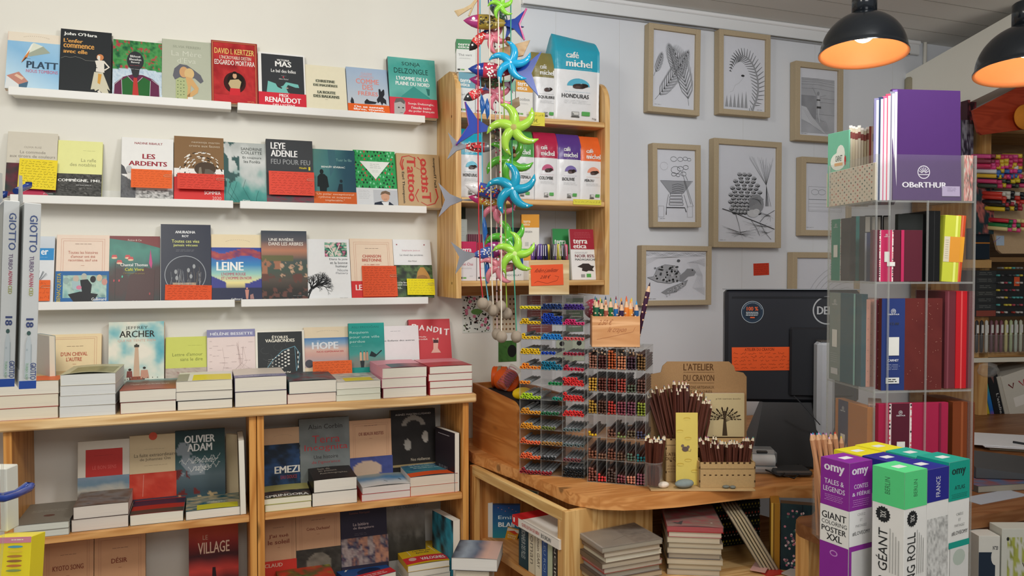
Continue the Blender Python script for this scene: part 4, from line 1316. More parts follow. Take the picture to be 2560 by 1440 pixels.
stack(842, 952, YF, [955, 973, 987, 1002], 0.19, [dict(s='e8e8dc', c='f2f2e8', f=lambda f: (f.g(0, 0, 1, 1, lambda u, v: mixc(fb(u * 9, v * 9, 5), 'f4f4ee', 'e8e8dc', '9ab0b0', 'c87068'), 14, 12), f.r(0.2, 0.6, 0.85, 0.98, 'e2d438')), d='thin white comic paperback with yellow note'), dict(s='e8e8dc', c='e0e0c8', p='e9ead8', d='thin white paperback'), dict(s='e8e8dc', c='e0e0c8', p='e9ead8', d='thin white paperback')], 'in front of the HOPE cover', BZ, seed=7, jit=0.001)
stack(957, 1067, YF, [921, 946, 970, 995], 0.205, [dict(s='f0a0b4', c='d88a9c', f=lambda f: (f.r(0, 0, 1, 0.6, 'f2a4b4'), f.g(0.2, 0.55, 1, 1, lambda u, v: mixc(u, '2f6a70', '3c3a50', 'a85860', '8a3a44'), 12, 6)), b=0.003, d='pink paperback with dark lower cover'), dict(s='f0a0b4', c='e89cae', d='pink spined paperback'), dict(s='8a3040', c='8a3040', d='dark spined paperback')], 'in front of the teal Requiem book', BZ, seed=8)
stack(1074, 1181, YF, [918, 936, 954, 971, 989], 0.205, [dict(s='b03038', c='c8484c', f=lambda f: (f.r(0, 0, 1, 0.5, 'ee9ca8'), f.g(0, 0.5, 1, 1, lambda u, v: mixc(fb(u * 4, v * 3, 8), '8a2a30', 'c84a50', 'a8606a'), 10, 6)), d='red covered paperback', b=0.002)] + [dict(s='c03038', c='c03038', d='red spined paperback')] * 3, 'at the right end of the long top', BZ, seed=9)
GB = 'novels standing behind the piles on the long pine top'
Y4 = -0.078
R4 = [
 ('d0', 78, 118, 833, 0.03, 'grey spined white book between marker boxes and D\'UN CHEVAL L\'AUTRE', lambda f: f.r(0, 0, 0.3, 1, '4a86a8'), 'a8a49c', 'c8c4bc'),
 ('cheval', 108, 246, 843, 0.016, "cream and rose book titled D'UN CHEVAL L'AUTRE", c_cheval, 'dfc79c', 'f6deb0'),
 ('arch', 266, 408, 809, 0.03, 'tall JEFFREY ARCHER novel with column against clouds', c_arch, 'e8b088', 'e8e8dc'),
 ('lettre', 411, 519, 850, 0.014, "lime green book titled Lettre d'amour sans le dire", c_lettre, 'b8bc50', 'd2d868'),
 ('bess', 517, 641, 830, 0.018, 'pale pink chart cover headed HÉLÈNE BESSETTE', c_bess, '6a6a90', 'ead8d4'),
 ('etoil', 641, 766, 832, 0.024, 'black ship drawing cover titled ÉTOILES VAGABONDES', c_etoil, 'c8c4b4', 'f0ece0'),
 ('hope', 766, 882, 824, 0.014, 'cream headed blue and pink book HOPE NOS ESPÉRANCES', c_hope, 'e0ccaa', 'f2e0c0'),
 ('enf', 962, 1054, 818, 0.014, 'plain white book titled Les Enfants des autres', c_enf, 'd8d4d4', 'efecec'),
 ('band', 1034, 1139, 803, 0.02, 'bright red BANDIT book behind the white one', c_band, '9a2a30', 'cc3f45'),
 ('req', 877, 967, 811, 0.014, 'teal green book Requiem pour une ville perdue', c_req, '176a64', '22a096'),
]
for (k, u0, u1, vt, T, lab, dr, sp, cv) in R4:
 fw = k in ('req', 'enf')
 face_book(k, Y4 - (0.0 if not fw else 0.0), BZ, u0, u1, vt, T, lab, dr, sp, cv, group=GB, wall=-0.0045 if not fw and k != 'd0' else (-0.03 if fw else -0.004)) if k != 'd0' else None
note('hope', 783, 907, 881, 945, OR, 'orange note on the HOPE book above the white comic pile', 6, '7c2a10', 0, False, 11)
t = empty('book', (on_y(86, 900, -0.1).x, -0.1, BZ), (0, 0, rad(-62)), 'grey-edged book standing askew behind the hanging marker boxes', 'book', GB)
book_meshes(t, 0.12, on_y(95, 834, -0.1).z - BZ, 0.016, '5a8aa0', None, cover='b8b4ac')
# ---- upper shelves of the two bookcases
YS = -0.262
def c_bons(f):
 f.r(0.15, 0.12, 0.86, 0.55, 'c23a34').t('LE BON SENS', 0.28, 0.35, 0.74, 0.4, 'd8645c', 0).fine(0.3, 0.2, 0.7, 0.22, 1, '8a2a26').r(0, 0.5, 1, 1, '8a96a4')
 f.g(0, 0.5, 1, 1, lambda u, v: mixc(np.clip(v + 0.3 * (fb(u * 4, v * 6, 3) - 0.5), 0, 1), '8a98a8', '6f8898', 'b8b4a8', '6a5a50', '8a6a5c', '4a4038'), 26, 26)
def c_fuite(f):
 f.e(0.5, 0.02, 0.09, 0.06, 'd8583c', 16).fine(0.3, 0.2, 0.8, 0.22, 1, '8a7a64').tl(['La fuite extraordinaire', 'de Johannes Ott'], 0.1, 0.27, 1.0, 0.39, '6f624e', 0)
 f.fine(0.3, 0.44, 0.85, 0.46, 1, '8a7a64').g(0, 0.56, 1, 1, lambda u, v: mixc(fb(u * 5, v * 5, 9), 'a82e22', 'c8402e', 'd4604a'), 16, 14).l([(0.3, 0.58), (0.28, 0.9)], 0.0015, 'd89080')
 f.r(0, 0.93, 1, 1, '4a3a4a')
def c_adam(f):
 def g(u, v):
  c = mixc(v, '24383a', '26423f', '3a5a5c', '5a6a70', '3c4c54', '2c5a64')
  n = fb(u * 6, v * 7, 71)
  c = sel((n > 0.55) & (v < 0.6) & (u < 0.6) & (v > 0.15), '8a949a', c)
  c = sel((n < 0.5) & (v > 0.5) & (v < 0.85) & (u < 0.5), '6a2a28', c)
  return sel((v > 0.82) & (fb(u * 8, v * 24, 4) > 0.55), 'b8a078', c)
 f.g(0, 0, 1, 1, g, 40, 48)
 f.tl(['OLIVIER', 'ADAM'], 0.18, 0.07, 0.8, 0.28, 'e8e8e4', 2, 'c', 0.12)
 for i, (x0, y) in enumerate(((0.08, 0.42), (0.25, 0.52))):
  pts = [(x0 + (0.9 - x0) * k / 60, y - 0.03 * math.sin(k * 0.55 + i) - 0.012 * math.sin(k * 1.9) - k * 0.0009) for k in range(61)]
  f.l(pts, 0.0013, 'dcdcd8')
 f.t('les roches', 0.3, 0.36, 0.92, 0.44, 'dcdcd8', -1, 0, 0.3).t('rouges', 0.3, 0.48, 0.72, 0.57, 'dcdcd8', -1, 0, 0.3)
GC = 'novels standing on the upper shelf of the bookcases'
face_book('bons', -0.12, SZ, 190, 322, 1110, 0.02, 'book LE BON SENS with red panel over seaside photo', c_bons, 'c8c0b0', 'dcd4c4', group=GC, tilt=7)
face_book('fuite', -0.12, SZ, 321, 440, 1096, 0.02, 'beige and red book La fuite extraordinaire de Johannes Ott', c_fuite, 'b8a480', 'd6c19a', group=GC, tilt=7)
face_book('adam', -0.12, SZ, 437, 563, 1083, 0.022, 'dark stormy sea cover by OLIVIER ADAM', c_adam, '1c2c2c', '2a4442', group=GC, tilt=7)
t = empty('book', (on_y(566, 1200, -0.06).x, -0.07, SZ), (0, 0, rad(-40)), 'thin cream book leaning behind the dark OLIVIER ADAM cover', 'book', GC)
book_meshes(t, 0.05, on_y(580, 1082, -0.06).z - SZ, 0.012, 'd8c4a0', None, cover='dcc8a4')
def side_on(x, y0, zb, L, H, T, spine, cov, label, lean=0.0, yaw=0.0, page='f2eee0', draw=None, group=None):
 """upright book seen from its page edge: fore-edge towards -y, front cover towards -x"""
 root = empty('book', (x, y0, zb), (0, lean, yaw), label, 'book', group)
 m = M('satin', cov)
 m.box(0, 0, 0, 0.0006, L, H).box(T - 0.0006, 0, 0, T, L, H).use(col=spine).box(0, L - 0.0009, 0, T, L, H)
 if draw:
  draw(Face(m, lambda x_, y_, h: (-h, L * (1 - x_), H - y_ * H), L, H))
 m.build('cover', root)
 m = M('pages_x', page)
 m.box(0.0007, 0.001, 0.001, T - 0.0007, L - 0.001, H - 0.001)
 m.build('pages', root)
 return root
pages_mat('pages_x', 0)
xa = on_y(596, 1200, -0.26).x
side_on(on_y(601, 1296, -0.262).x, -0.262, SZ, 0.14, on_y(608, 1100, -0.26).z - SZ, 0.017, '3a3028', '55483c', 'upright paperback showing its page edge at the right end of the left bay', -0.02, group=GC, draw=art('2a2420', '6a5a40', '3a3028', s=3))
def c_gray(f):
 f.r(0, 0, 1, 1, '8a8478').fine(0.2, 0.36, 0.9, 0.48, 2, 'b0aca0', 3, 0.003).e(0.58, 0.66, 0.1, 0.05, '6a4438', 12)
stack(22, 172, YS - 0.012, [1309, 1326, 1343], 0.205, [dict(s='8a8478', c='9a9488', f=c_gray, d='grey covered paperback', p='dfe0d4'), dict(s='8a8478', c='9a9488', d='grey spined paperback', p='dfe0d4')], 'on the left of the upper left shelf', SZ, seed=21, yaw=-0.02)
stack(180, 322, YS, [1266, 1297, 1328], 0.15, [dict(s='4a3a34', c='6a5a50', f=art('4a3c34', '7a6454', '8a8480', '3a2e2a', s=5), d='brown seaside covered paperback', p='e6dcd0'), dict(s='4a3a34', c='5a4a40', d='brown spined paperback', p='e6dcd0')], 'in front of LE BON SENS', SZ, seed=22)
stack(322, 458, YS, [1290, 1317], 0.15, [dict(s='1e2420', c='a8322c', f=lambda f: (f.r(0, 0, 1, 1, 'b03428'), f.r(0, 0.1, 1, 0.45, '3a3048'), f.r(0, 0.75, 1, 1, '4a463c')), d='red paperback with dark bands', p='f0ecdc')], 'in front of the beige and red book', SZ, seed=23)
stack(463, 602, YS, [1281, 1303], 0.15, [dict(s='1c3844', c='2c5a64', f=lambda f: (f.g(0, 0, 1, 1, lambda u, v: mixc(fb(u * 6, v * 14, 3), '1c4450', '2c6470', 'c4b48c', '1a3a48'), 20, 20), f.r(0.2, 0.66, 0.95, 1, 'd8d030'), f.t('Atlantique', 0.3, 0.45, 0.8, 0.62, 'c8d8d0', 0, 0, 0.3)), d='sea blue paperback with yellow note', p='f0eadc')], 'in front of OLIVIER ADAM', SZ, seed=24)
def c_emezi(f):
 monde(f, 0.2)
 f.g(0, 0.28, 1, 1, lambda u, v: mixc(np.clip(fb(u * 4, v * 5, 6) * 1.2 + 0.25 * v - 0.3, 0, 1), '181d24', '1c2838', '2c4a74', '1e2c44'), 20, 30)
 f.t('EMEZI', 0.3, 0.66, 0.98, 0.78, 'e8e4d8', 2).t('EAU DOUCE', 0.46, 0.82, 0.9, 0.88, '9a3a44', 1)
def c_terra(f):
 f.g(0, 0, 1, 1, lambda u, v: mixc(fb(u * 5, v * 6, 13), '6a6e6c', '7c8280', '8d9290'), 16, 20)
 f.t('Alain Corbin', 0.18, 0.1, 0.86, 0.175, '2c2624', 0).tl(['Terra', 'Incognita'], 0.1, 0.28, 0.96, 0.55, 'c04044', 0, 'c', 0.18).t('Une histoire', 0.28, 0.6, 0.76, 0.66, '3a3432', 0).t("de l'ignorance", 0.24, 0.69, 0.8, 0.75, 'b04448', 0)
def c_beaux(f):
 nrfc(f, ['DE BEAUX RESTES'], 0.2, 0.25, col='8a4034', x0=0.22, x1=0.8, bord='b8866a')
 f.g(0, 0.6, 1, 1, lambda u, v: sel(np.hypot(u - 0.4, (v - 0.5)) < 0.34, 'c8ac94', mixc(fb(u * 5, v * 4, 5), '3c4478', '4a5490', '2c3058')), 20, 16)
def c_agnes(f):
 def g(u, v):
  c = mixc(fb(u * 4, v * 5, 19), '1c1a18', '26221f', '2e2a26')
  c = sel((np.abs(np.hypot(u - 0.5, (v - 0.35) * 1.2) - 0.24) < 0.05) & (v < 0.28), '8a847a', c)
  c = sel((np.hypot((u - 0.36) * 1.2, v - 0.62) < 0.1), '9a948a', c)
  return sel((np.hypot(u - 0.76, (v - 0.5) * 0.7) < 0.07), 'b0a89c', c)
 f.g(0, 0, 1, 1, g, 36, 44)
 f.t('AGNÈS MARTIN-LUGAND', 0.1, 0.06, 0.9, 0.1, 'c8c4bc', 0).t('Nos résiliences', 0.42, 0.86, 0.85, 0.91, 'c8b8a0', 0).r(0, 0.96, 1, 1, '9a845c')
XSH = YS
face_book('emezi', -0.12, SZ, 659, 753, 1078, 0.018, 'dark blue EMEZI novel with cream head', c_emezi, 'a88c68', 'd2ac86', group=GC, tilt=7)
face_book('terra', -0.12, SZ, 751, 878, 1053, 0.024, 'grey book Terra Incognita with red title', c_terra, '3a3836', '7c8280', group=GC, tilt=7)
face_book('beaux', -0.12, SZ, 878, 985, 1057, 0.018, 'salmon cream book DE BEAUX RESTES with blue lower picture', c_beaux, 'b88a6a', 'dcae88', group=GC, tilt=7)
face_book('agnes', -0.12, SZ, 984, 1096, 1031, 0.022, 'black profile portrait cover at the right of the upper right shelf', c_agnes, '8a7450', '1e1c1a', group=GC, tilt=7)
side_on(on_y(1137, 1238, -0.262).x, -0.262, SZ, 0.13, on_y(1150, 1082, -0.26).z - SZ, 0.018, '2a2226', '2e262c', 'upright dark paperback FLEURS DE GRACE beside the right bookcase end', 0.0, rad(14), group=GC, draw=lambda f: f.tl(['FLEURS', 'DE GRÂCE'], 0.2, 0.62, 0.85, 0.75, '8a8488', 1, 'l').fine(0.15, 0.06, 0.8, 0.1, 1, 'c8c4c8', 3, 0.002))
stack(661, 779, YS, [1252, 1266, 1283], 0.15, [dict(s='b8b870', c='c0bc74', f=lambda f: (f.r(0, 0, 1, 0.5, 'b4ae68'), f.g(0, 0.5, 1, 1, lambda u, v: mixc(fb(u * 5, v * 4, 2), '1e1e1e', '2c2a28', 'b08c80'), 14, 8), f.t('SPRINGORA', 0.03, 0.78, 0.95, 0.95, 'f0f0e8', 2)), d='paperback with SPRINGORA cover', p='f2ecd4', b=0.003), dict(s='b8b870', c='c0bc74', d='olive spined paperback', p='f2ecd4')], 'in front of the EMEZI novel', SZ, seed=25)
stack(783, 893, YS, [1199, 1230, 1264], 0.19, [dict(s='1e1a18', c='282220', f=lambda f: (f.r(0, 0, 1, 1, '2a2422'), f.tl(['Woody Allen', 'Soit dit', 'en passant', 'Autobiographie'], 0.2, 0.12, 0.85, 0.72, 'a8a094', 1, 'l')), d='thick black autobiography', p='f2ecdf', b=0.003), dict(s='1e1a18', c='282220', d='thick black spined book', p='f2ecdf')], 'in front of Terra Incognita', SZ, seed=26)
stack(906, 1026, YS, [1221, 1237, 1255], 0.17, [dict(s='d8d4d0', c='b0b4b0', f=lambda f: (f.g(0, 0, 1, 1, lambda u, v: mixc(np.clip(v + 0.25 * (fb(u * 4, v * 4, 8) - 0.5), 0, 1), 'a8a498', '9aa4a0', '4a8ab8', 'd4dce0', 'e8e4e0'), 18, 18), f.p([(0.5, 0.7), (0.85, 0.6), (0.88, 0.72), (0.55, 0.8)], '3a3c3c')), d='pale beach hut covered paperback', p='e6dcd4', b=0.004), dict(s='c83030', c='c83030', d='red spined paperback', p='e6dcd4')], 'in front of DE BEAUX RESTES', SZ, seed=27)
stack(1028, 1145, YS, [1192, 1215, 1239], 0.17, [dict(s='e8dcd0', c='2c5a78', f=lambda f: (f.g(0, 0, 1, 1, lambda u, v: mixc(fb(u * 6, v * 6, 12), '1c4468', '2c6484', '4a8a94', '24507a'), 18, 18), f.fine(0.15, 0.1, 0.85, 0.5, 3, 'dce4e0', 4, 0.004), f.r(-0.003, 0.72, 1.003, 1, 'e85c28')), d='deep blue paperback with orange band', p='e8d8c4', b=0.004), dict(s='e8602c', c='e8602c', d='orange edged paperback', p='e8d8c4')], 'in front of the black profile portrait', SZ, seed=28)
# ---- lower shelves
S2 = 0.44
GD = 'novels standing on the lower shelf of the bookcases'
def nrd(lines, y0, y1, x0=0.2, x1=0.8, it=0):
 return lambda f: nrfc(f, lines, y0, y1, col='8a4430', x0=x0, x1=x1, bord='b08064')
face_book('kar', -0.15, S2, 97, 229, 1352, 0.02, 'salmon cream book titled KYOTO SONG on the lower left shelf', nrd(['KYOTO SONG'], 0.32, 0.37), '8a6848', 'd0a078', group=GD, tilt=7)
face_book('desir', -0.15, S2, 230, 361, 1346, 0.02, 'salmon cream book titled DÉSIR on the lower left shelf', nrd(['DÉSIR'], 0.3, 0.37, 0.33, 0.64), '8a6848', 'd0a078', group=GD, tilt=7)
def c_vill(f):
 f.g(0, 0, 1, 1, lambda u, v: mixc(np.clip(v * 1.35 + 0.1 * fb(u * 4, v * 4), 0, 1), 'a83a24', 'b84a2c', '8a2a24', '3a2024', 'c04038', '2c2024'), 16, 30)
 f.t('LE', 0.28, 0.17, 0.38, 0.22, 'c8a088', 0).t('VILLAGE', 0.18, 0.25, 0.82, 0.38, 'e0c0a8', 1).p([(0.47, 0.54), (0.53, 0.54), (0.55, 0.66), (0.46, 0.66)], '2a181c')
face_book('vill', -0.15, S2, 471, 597, 1315, 0.02, 'dark red sunset cover titled LE VILLAGE', c_vill, '3a1c18', 'a83a28', group=GD, tilt=7)
t = empty('book', (on_y(60, 1380, -0.06).x, -0.06, S2), (0, 0, 0), 'pale book standing behind the yellow box at the lower left', 'book', GD)
book_meshes(t, 0.06, 0.2, 0.015, 'a89880', None, cover='c4b498')
face_book('sol', -0.15, S2, 654, 744, 1304, 0.02, "salmon cream book titled J'ai tué le soleil with red foot band", seq(nrd(["J'ai tué", 'le soleil'], 0.3, 0.46), lambda f: (f.r(0, 0.72, 1, 1, 'c8382c'), f.t('CLAUD', 0.1, 0.76, 0.6, 0.82, 'd8b8a0', 1))), '8a6848', 'c89c78', group=GD, tilt=7)
def c_creve(f):
 nrfc(f, ['Crève, Duchesse!'], 0.24, 0.29, col='8a4430', x0=0.24, x1=0.76, bord='b08064')
 f.g(0, 0.55, 1, 1, lambda u, v: sel(np.hypot((u - 0.5) * 1.3, v - 0.5) < 0.36, mixc(fb(u * 6, v * 8, 2), '5a544a', '8a8274'), mixc(fb(u * 7, v * 7, 4), '22201c', '3c3832', '55504a')), 24, 24)
face_book('crev', -0.15, S2, 743, 856, 1291, 0.02, 'salmon cream book over dark photograph of a man', c_creve, '8a6848', 'cc9f7a', group=GD, tilt=7)
def c_bang(f):
 f.t('Samina Narayan', 0.18, 0.09, 0.62, 0.14, '7a5048', 1).tl(['La laitière', 'de Bangalore'], 0.26, 0.28, 0.7, 0.4, 'b8a8a8', 1, 'l').fine(0.28, 0.45, 0.55, 0.5, 2, '8a8088')
 f.g(0, 0.53, 1, 1, lambda u, v: mixc(np.clip(fb(u * 9, v * 3, 14) * 1.5 - 0.2, 0, 1), '3a3c58', 'b88468', '2a2c48', 'a89890', '6a5058'), 26, 18)
face_book('bang', -0.15, S2, 857, 976, 1279, 0.022, 'dark plum book La laitière de Bangalore', c_bang, '242030', '302c3c', group=GD, tilt=7)
def c_oliv(f):
 f.g(0, 0, 1, 1, lambda u, v: mixc(np.clip(v * 1.1 + 0.5 * (fb(u * 6, v * 7, 33) - 0.5), 0, 1), '8a8680', '7c7872', '6a665e', '3c3a34', '2c2a24'), 30, 36)
 f.tl(['LA LIBERTÉ', 'AU PIED', 'DES OLIVIERS'], 0.22, 0.03, 0.84, 0.2, '54504a', 0, 'l', 0.4)
face_book('oliv', -0.15, S2, 974, 1070, 1254, 0.02, 'grey photo cover LA LIBERTÉ AU PIED DES OLIVIERS', c_oliv, '5a5650', '84807a', group=GD, tilt=7)
side_on(on_y(1133, 1380, -0.262).x, -0.262, S2, 0.14, on_y(1150, 1300, -0.26).z - S2, 0.026, 'd8d0c4', 'e8e0d4', 'white edged book with turquoise and black cover at the right bookcase end', 0.0, rad(14), group=GD, draw=art('1c1e20', '2a2c2e', '3aa0b8', '26282a', s=6, k=4))
def pile(u0, u1, yf, vtop, L, spec, where, zb, yaw=0.0, seed=0):
 """pile that goes down to zb; only its upper books have their own look"""
 zt = on_y((u0 + u1) / 2, vtop, yf).z
 H = zt - zb
 n = len(spec)
 rn = random.Random(seed)
 T = H / n
 a, b = on_y(u0, vtop + 10, yf).x, on_y(u1, vtop + 10, yf).x
 for i, sp in enumerate(spec):
  z = zt - (i + 1) * T
  lab = '%s, %s of pile %s' % (sp.get('d', 'paperback'), ['top', 'second', 'third', 'fourth', 'fifth', 'sixth'][i] if i < n - 1 else 'bottom', where)
  root = empty('book', (a + rn.uniform(-0.004, 0.004), yf, z + 0.0002), (0, 0, yaw + rn.uniform(-0.02, 0.02)), lab, 'book', 'books piled on the lower shelf')
  lying(root, (b - a) / max(0.6, math.cos(yaw)), L, T - 0.0005, sp.get('s', 'ccc'), sp.get('f'), sp.get('c', 'ccc'), sp.get('p', 'efe9da'), sp.get('b', 0))
def c_jard(f):
 f.r(0, 0, 1, 1, '24508c').t('JARDIN', 0.12, 0.3, 0.86, 0.52, 'e8e8dc', 2, 0, 0.1).e(0.55, 0.72, 0.25, 0.14, '14284c').r(-0.003, 0.78, 1.003, 1, 'd02c34').fine(0.2, 0.84, 0.9, 0.96, 2, 'e8d0cc', 2, 0.004)
def c_valo(f):
 f.r(0, 0, 1, 1, 'd8b020').p([(0.2, 0.32), (0.8, 0.26), (0.85, 0.55), (0.22, 0.6)], 'dcd4c0').tl(['NE', "t'arrête pas", 'ÉJOUER'], 0.32, 0.32, 0.76, 0.58, '44403a', 1).r(-0.003, 0.68, 1.003, 0.95, 'd03038').t('VALOGNES', 0.38, 0.76, 0.96, 0.88, 'ece0d8', 2).e(0.2, 0.78, 0.09, 0.07, 'd8b0a0')
pile(880, 1000, -0.25, 1448, 0.19, [dict(s='1c3c74', c='24508c', f=c_jard, d='blue JARDIN paperback with red band')] + [dict(s='8a8478', d='cream paged paperback')] * 3, 'in front of the dark plum book', S2, rad(16), 31)
pile(1022, 1128, -0.262, 1408, 0.2, [dict(s='c8a020', c='d8b020', f=c_valo, b=0.004, d='yellow paperback with VALOGNES band')] + [dict(s='c8c0b0', d='pale paged paperback')] * 4, 'at the right of the lower right shelf', S2, rad(3), 32)
pile(700, 840, -0.255, 1452, 0.19, [dict(s='8a7a30', c='9a8a34', f=art('8a7a2c', 'c83a2c', '4a5a30', 'a89a3c', s=8), d='olive and red paperback')] + [dict(s='8a8478', d='grey spined paperback')] * 3, 'in front of the dark photograph of a man', S2, rad(2), 33)
# ------------------------------------------------------------------ marker boxes hanging at the left edge
GOT = 'marker boxes hanging on the hooks'
def giotto(u0, u1, vt, vb, F, lab):
 p = at_f(u0, vb, F)
 q = at_f(u1, vb, F)
 H = at_f(u0, vt, F).z - p.z
 W = (q - p).length
 t = empty('marker_box', p, (0, rad(2.2), rad(16)), lab, 'box', GOT)
 D = 0.07
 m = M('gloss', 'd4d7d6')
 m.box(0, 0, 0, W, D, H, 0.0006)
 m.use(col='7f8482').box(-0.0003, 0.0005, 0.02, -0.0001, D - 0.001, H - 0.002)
 f = Face(m, flatP(W, H, -0.0001), W, H)
 f.r(0.0, 0.957, 1, 1, '2c50a4')
 f.t('GIOTTO', 0.36, 0.065, 0.82, 0.265, '4a5c8c', 1, -90)
 f.t('TURBO', 0.4, 0.285, 0.66, 0.37, '7a6a86', 1, -90).t('ADVAN', 0.42, 0.375, 0.66, 0.45, 'c0566a', 1, -90).t('CED', 0.42, 0.455, 0.66, 0.5, 'a8a850', 1, -90)
 f.t('18', 0.3, 0.62, 0.74, 0.67, '44507e', 2, -90).e(0.48, 0.7, 0.12, 0.012, '44605c', 10)
 f.p([(0.42, 0.715), (0.56, 0.715), (0.64, 0.76), (0.66, 0.94), (0.28, 0.94), (0.32, 0.76)], 'c4cdd0').l([(0.64, 0.76), (0.66, 0.93)], 0.0006, 'a4b0b4').e(0.4, 0.79, 0.06, 0.006, 'b0bcc0', 10)
 f.t('GIOTTO', 0.62, 0.86, 0.96, 0.95, '4a5a90', 1, -90).t('TURBO ADV', 0.34, 0.86, 0.5, 0.95, '9ac0a0', 1, -90)
 m.build('carton', t)
 m = M('gloss', 'b9bdbb')
 m.box(W * 0.1, D * 0.5, H, W * 0.16, D * 0.5 + 0.0006, H + 0.001)
 m.add([(0, 0.012, H), (0, D, H), (0, D, H + 0.035), (0, 0.03, H + 0.03)], [(0, 1, 2, 3)])
 m.build('hang_tab', t)
 return t
giotto(-4, 30, 500, 968, 0.8, 'white GIOTTO marker box cut by the left edge of the photo')
giotto(47, 84, 506, 973, 0.8, 'white GIOTTO marker box with blue foot, right one of the hanging pair')
def hook(p0, p1, lab, drop=0.0):
 m = M('enamel', '24408c')
 a, b = Vector(p0), Vector(p1)
 m.tube([a, b, b + Vector((0, 0.0, 0.004 + drop))], 0.0035, 10)
 o = m.build('display_hook')
 tag(o, lab, 'hook', 'blue display hooks')
hook(at_f(-60, 512, 0.87), at_f(12, 487, 0.89), 'blue coated hook holding the outer marker box')
hook(at_f(40, 478, 0.86), at_f(72, 464, 0.9), 'blue coated hook above the right marker box')
m = M('enamel', '26408e')
pts = [at_f(-80, 1245, 0.7), at_f(10, 1247, 0.72), at_f(45, 1236, 0.75), at_f(74, 1222, 0.78), at_f(79, 1214, 0.785), at_f(68, 1212, 0.79), at_f(40, 1232, 0.77), at_f(5, 1240, 0.75), at_f(-80, 1240, 0.7)]
m.tube(pts, 0.0032, 8)
tag(m.build('display_hook'), 'blue double wire hook reaching in front of the upper left shelf', 'hook', 'blue display hooks')
p = at_f(2, 1500, 0.8)
t = empty('crayon_box', at_f(-30, 1520, 0.8), (rad(-9), 0, rad(-YAW + 6)), 'yellow crayon box with pink lid and oval colour dots at the lower left corner', 'box')
Wb = 0.038
m = M('gloss', 'ecd82c')
Hb = (at_f(0, 1350, 0.8) - at_f(0, 1520, 0.8)).length
m.box(0, 0, 0, Wb, 0.03, Hb, 0.0005)
f = Face(m, flatP(Wb, Hb, -0.0001), Wb, Hb)
f.r(0, 0, 1, 0.085, 'd88a9c').fine(0.45, 0.02, 0.85, 0.06, 1, 'f4e8d0', 2, 0.001)
for i, c in enumerate(('5aa0b4', 'e8c83c', 'b8803c', '9a6a3c', 'c0763c', '8a9a5a')):
 f.e(0.6, 0.14 + i * 0.068, 0.2, 0.018, c, 14)
m.build('carton', t)
m = M('film', 'fff')
q0 = at_f(6, 1540, 0.74)
tag(M('film', 'fff').tube([at_f(6, 1160, 0.74), at_f(8, 1340, 0.74), at_f(-2, 1450, 0.74)], 0.0012, 6).build('plastic_sleeve'), 'clear plastic sleeve edge hanging at the left border above the yellow box', 'sleeve')
t = empty('package', at_f(-40, 1330, 0.83), (0, 0, rad(-YAW)), 'white rimmed package hanging behind the blue double hook', 'box')
m = M('gloss', 'd9d9cf')
m.box(0, 0, 0, 0.025, 0.02, 0.068, 0.001)
m.use(col='c09a8c').box(0.002, -0.0003, 0.003, 0.018, 0, 0.06)
m.build('carton', t)
# ------------------------------------------------------------------ pine wall shelf with coffee, tea and chocolate
YF2 = -0.238
X0 = on_y(1140, 500, YF2).x
X1 = on_y(1524, 500, YF2).x
SA, SB, SC_ = 2.012, 1.733, 1.457
t = empty('wall_shelf', (X0, 0, 1.4), (0, 0, 0), 'pine wall shelf with rounded tops holding coffee packs and tea boxes', 'shelf')
def side_panel(x, zt, zb, name='side_panel'):
 m = M('wood_z', 'e6bb7c')
 pts = [(0, zb - 1.4), (YF2, zb - 1.4), (YF2, zt - 0.09 - 1.4)]
 for i in range(1, 8):
  a = i / 8 * math.pi / 2
  pts.append((YF2 + 0.09 * (1 - math.cos(a)), zt - 0.09 + 0.09 * math.sin(a) - 1.4))
 pts += [(YF2 + 0.12, zt - 1.4), (-0.006, zt - 1.4)]
 n = len(pts)
 vs = [(x, y, z) for y, z in pts] + [(x + 0.018, y, z) for y, z in pts]
 m.add(vs, [tuple(range(n)), tuple(range(n, 2 * n))[::-1]] + [(i, n + i, n + (i + 1) % n, (i + 1) % n) for i in range(n)])
 for zz in (SA, SB, SC_):
  m.use(col='6a4420').box(x - 0.0006, YF2 + 0.045, zz - 1.4 - 0.012, x + 0.0001, YF2 + 0.052, zz - 1.4 - 0.004)
 m.build(name, t)
side_panel(0, 2.16, 1.4)
side_panel(X1 - X0 - 0.018, 2.165, 1.405)
for z in (SA, SB, SC_):
 m = M('wood_x', 'e2b87c')
 m.box(0.0182, YF2 + 0.002, z - 0.018 - 1.4, X1 - X0 - 0.0182, -0.006, z - 1.4, 0.002)
 m.build('shelf', t)
m = M('wood_x', 'c89c60')
m.box(0.0182, -0.02, 0.0, X1 - X0 - 0.0182, -0.006, 0.034)
m.build('rail', t)
GP = 'coffee packs and tea boxes on the pine wall shelf'
def crumple(f_, x, z, k):
 return f_ * 0.0016 * (vn(x * 55, z * 38, k) - 0.5)
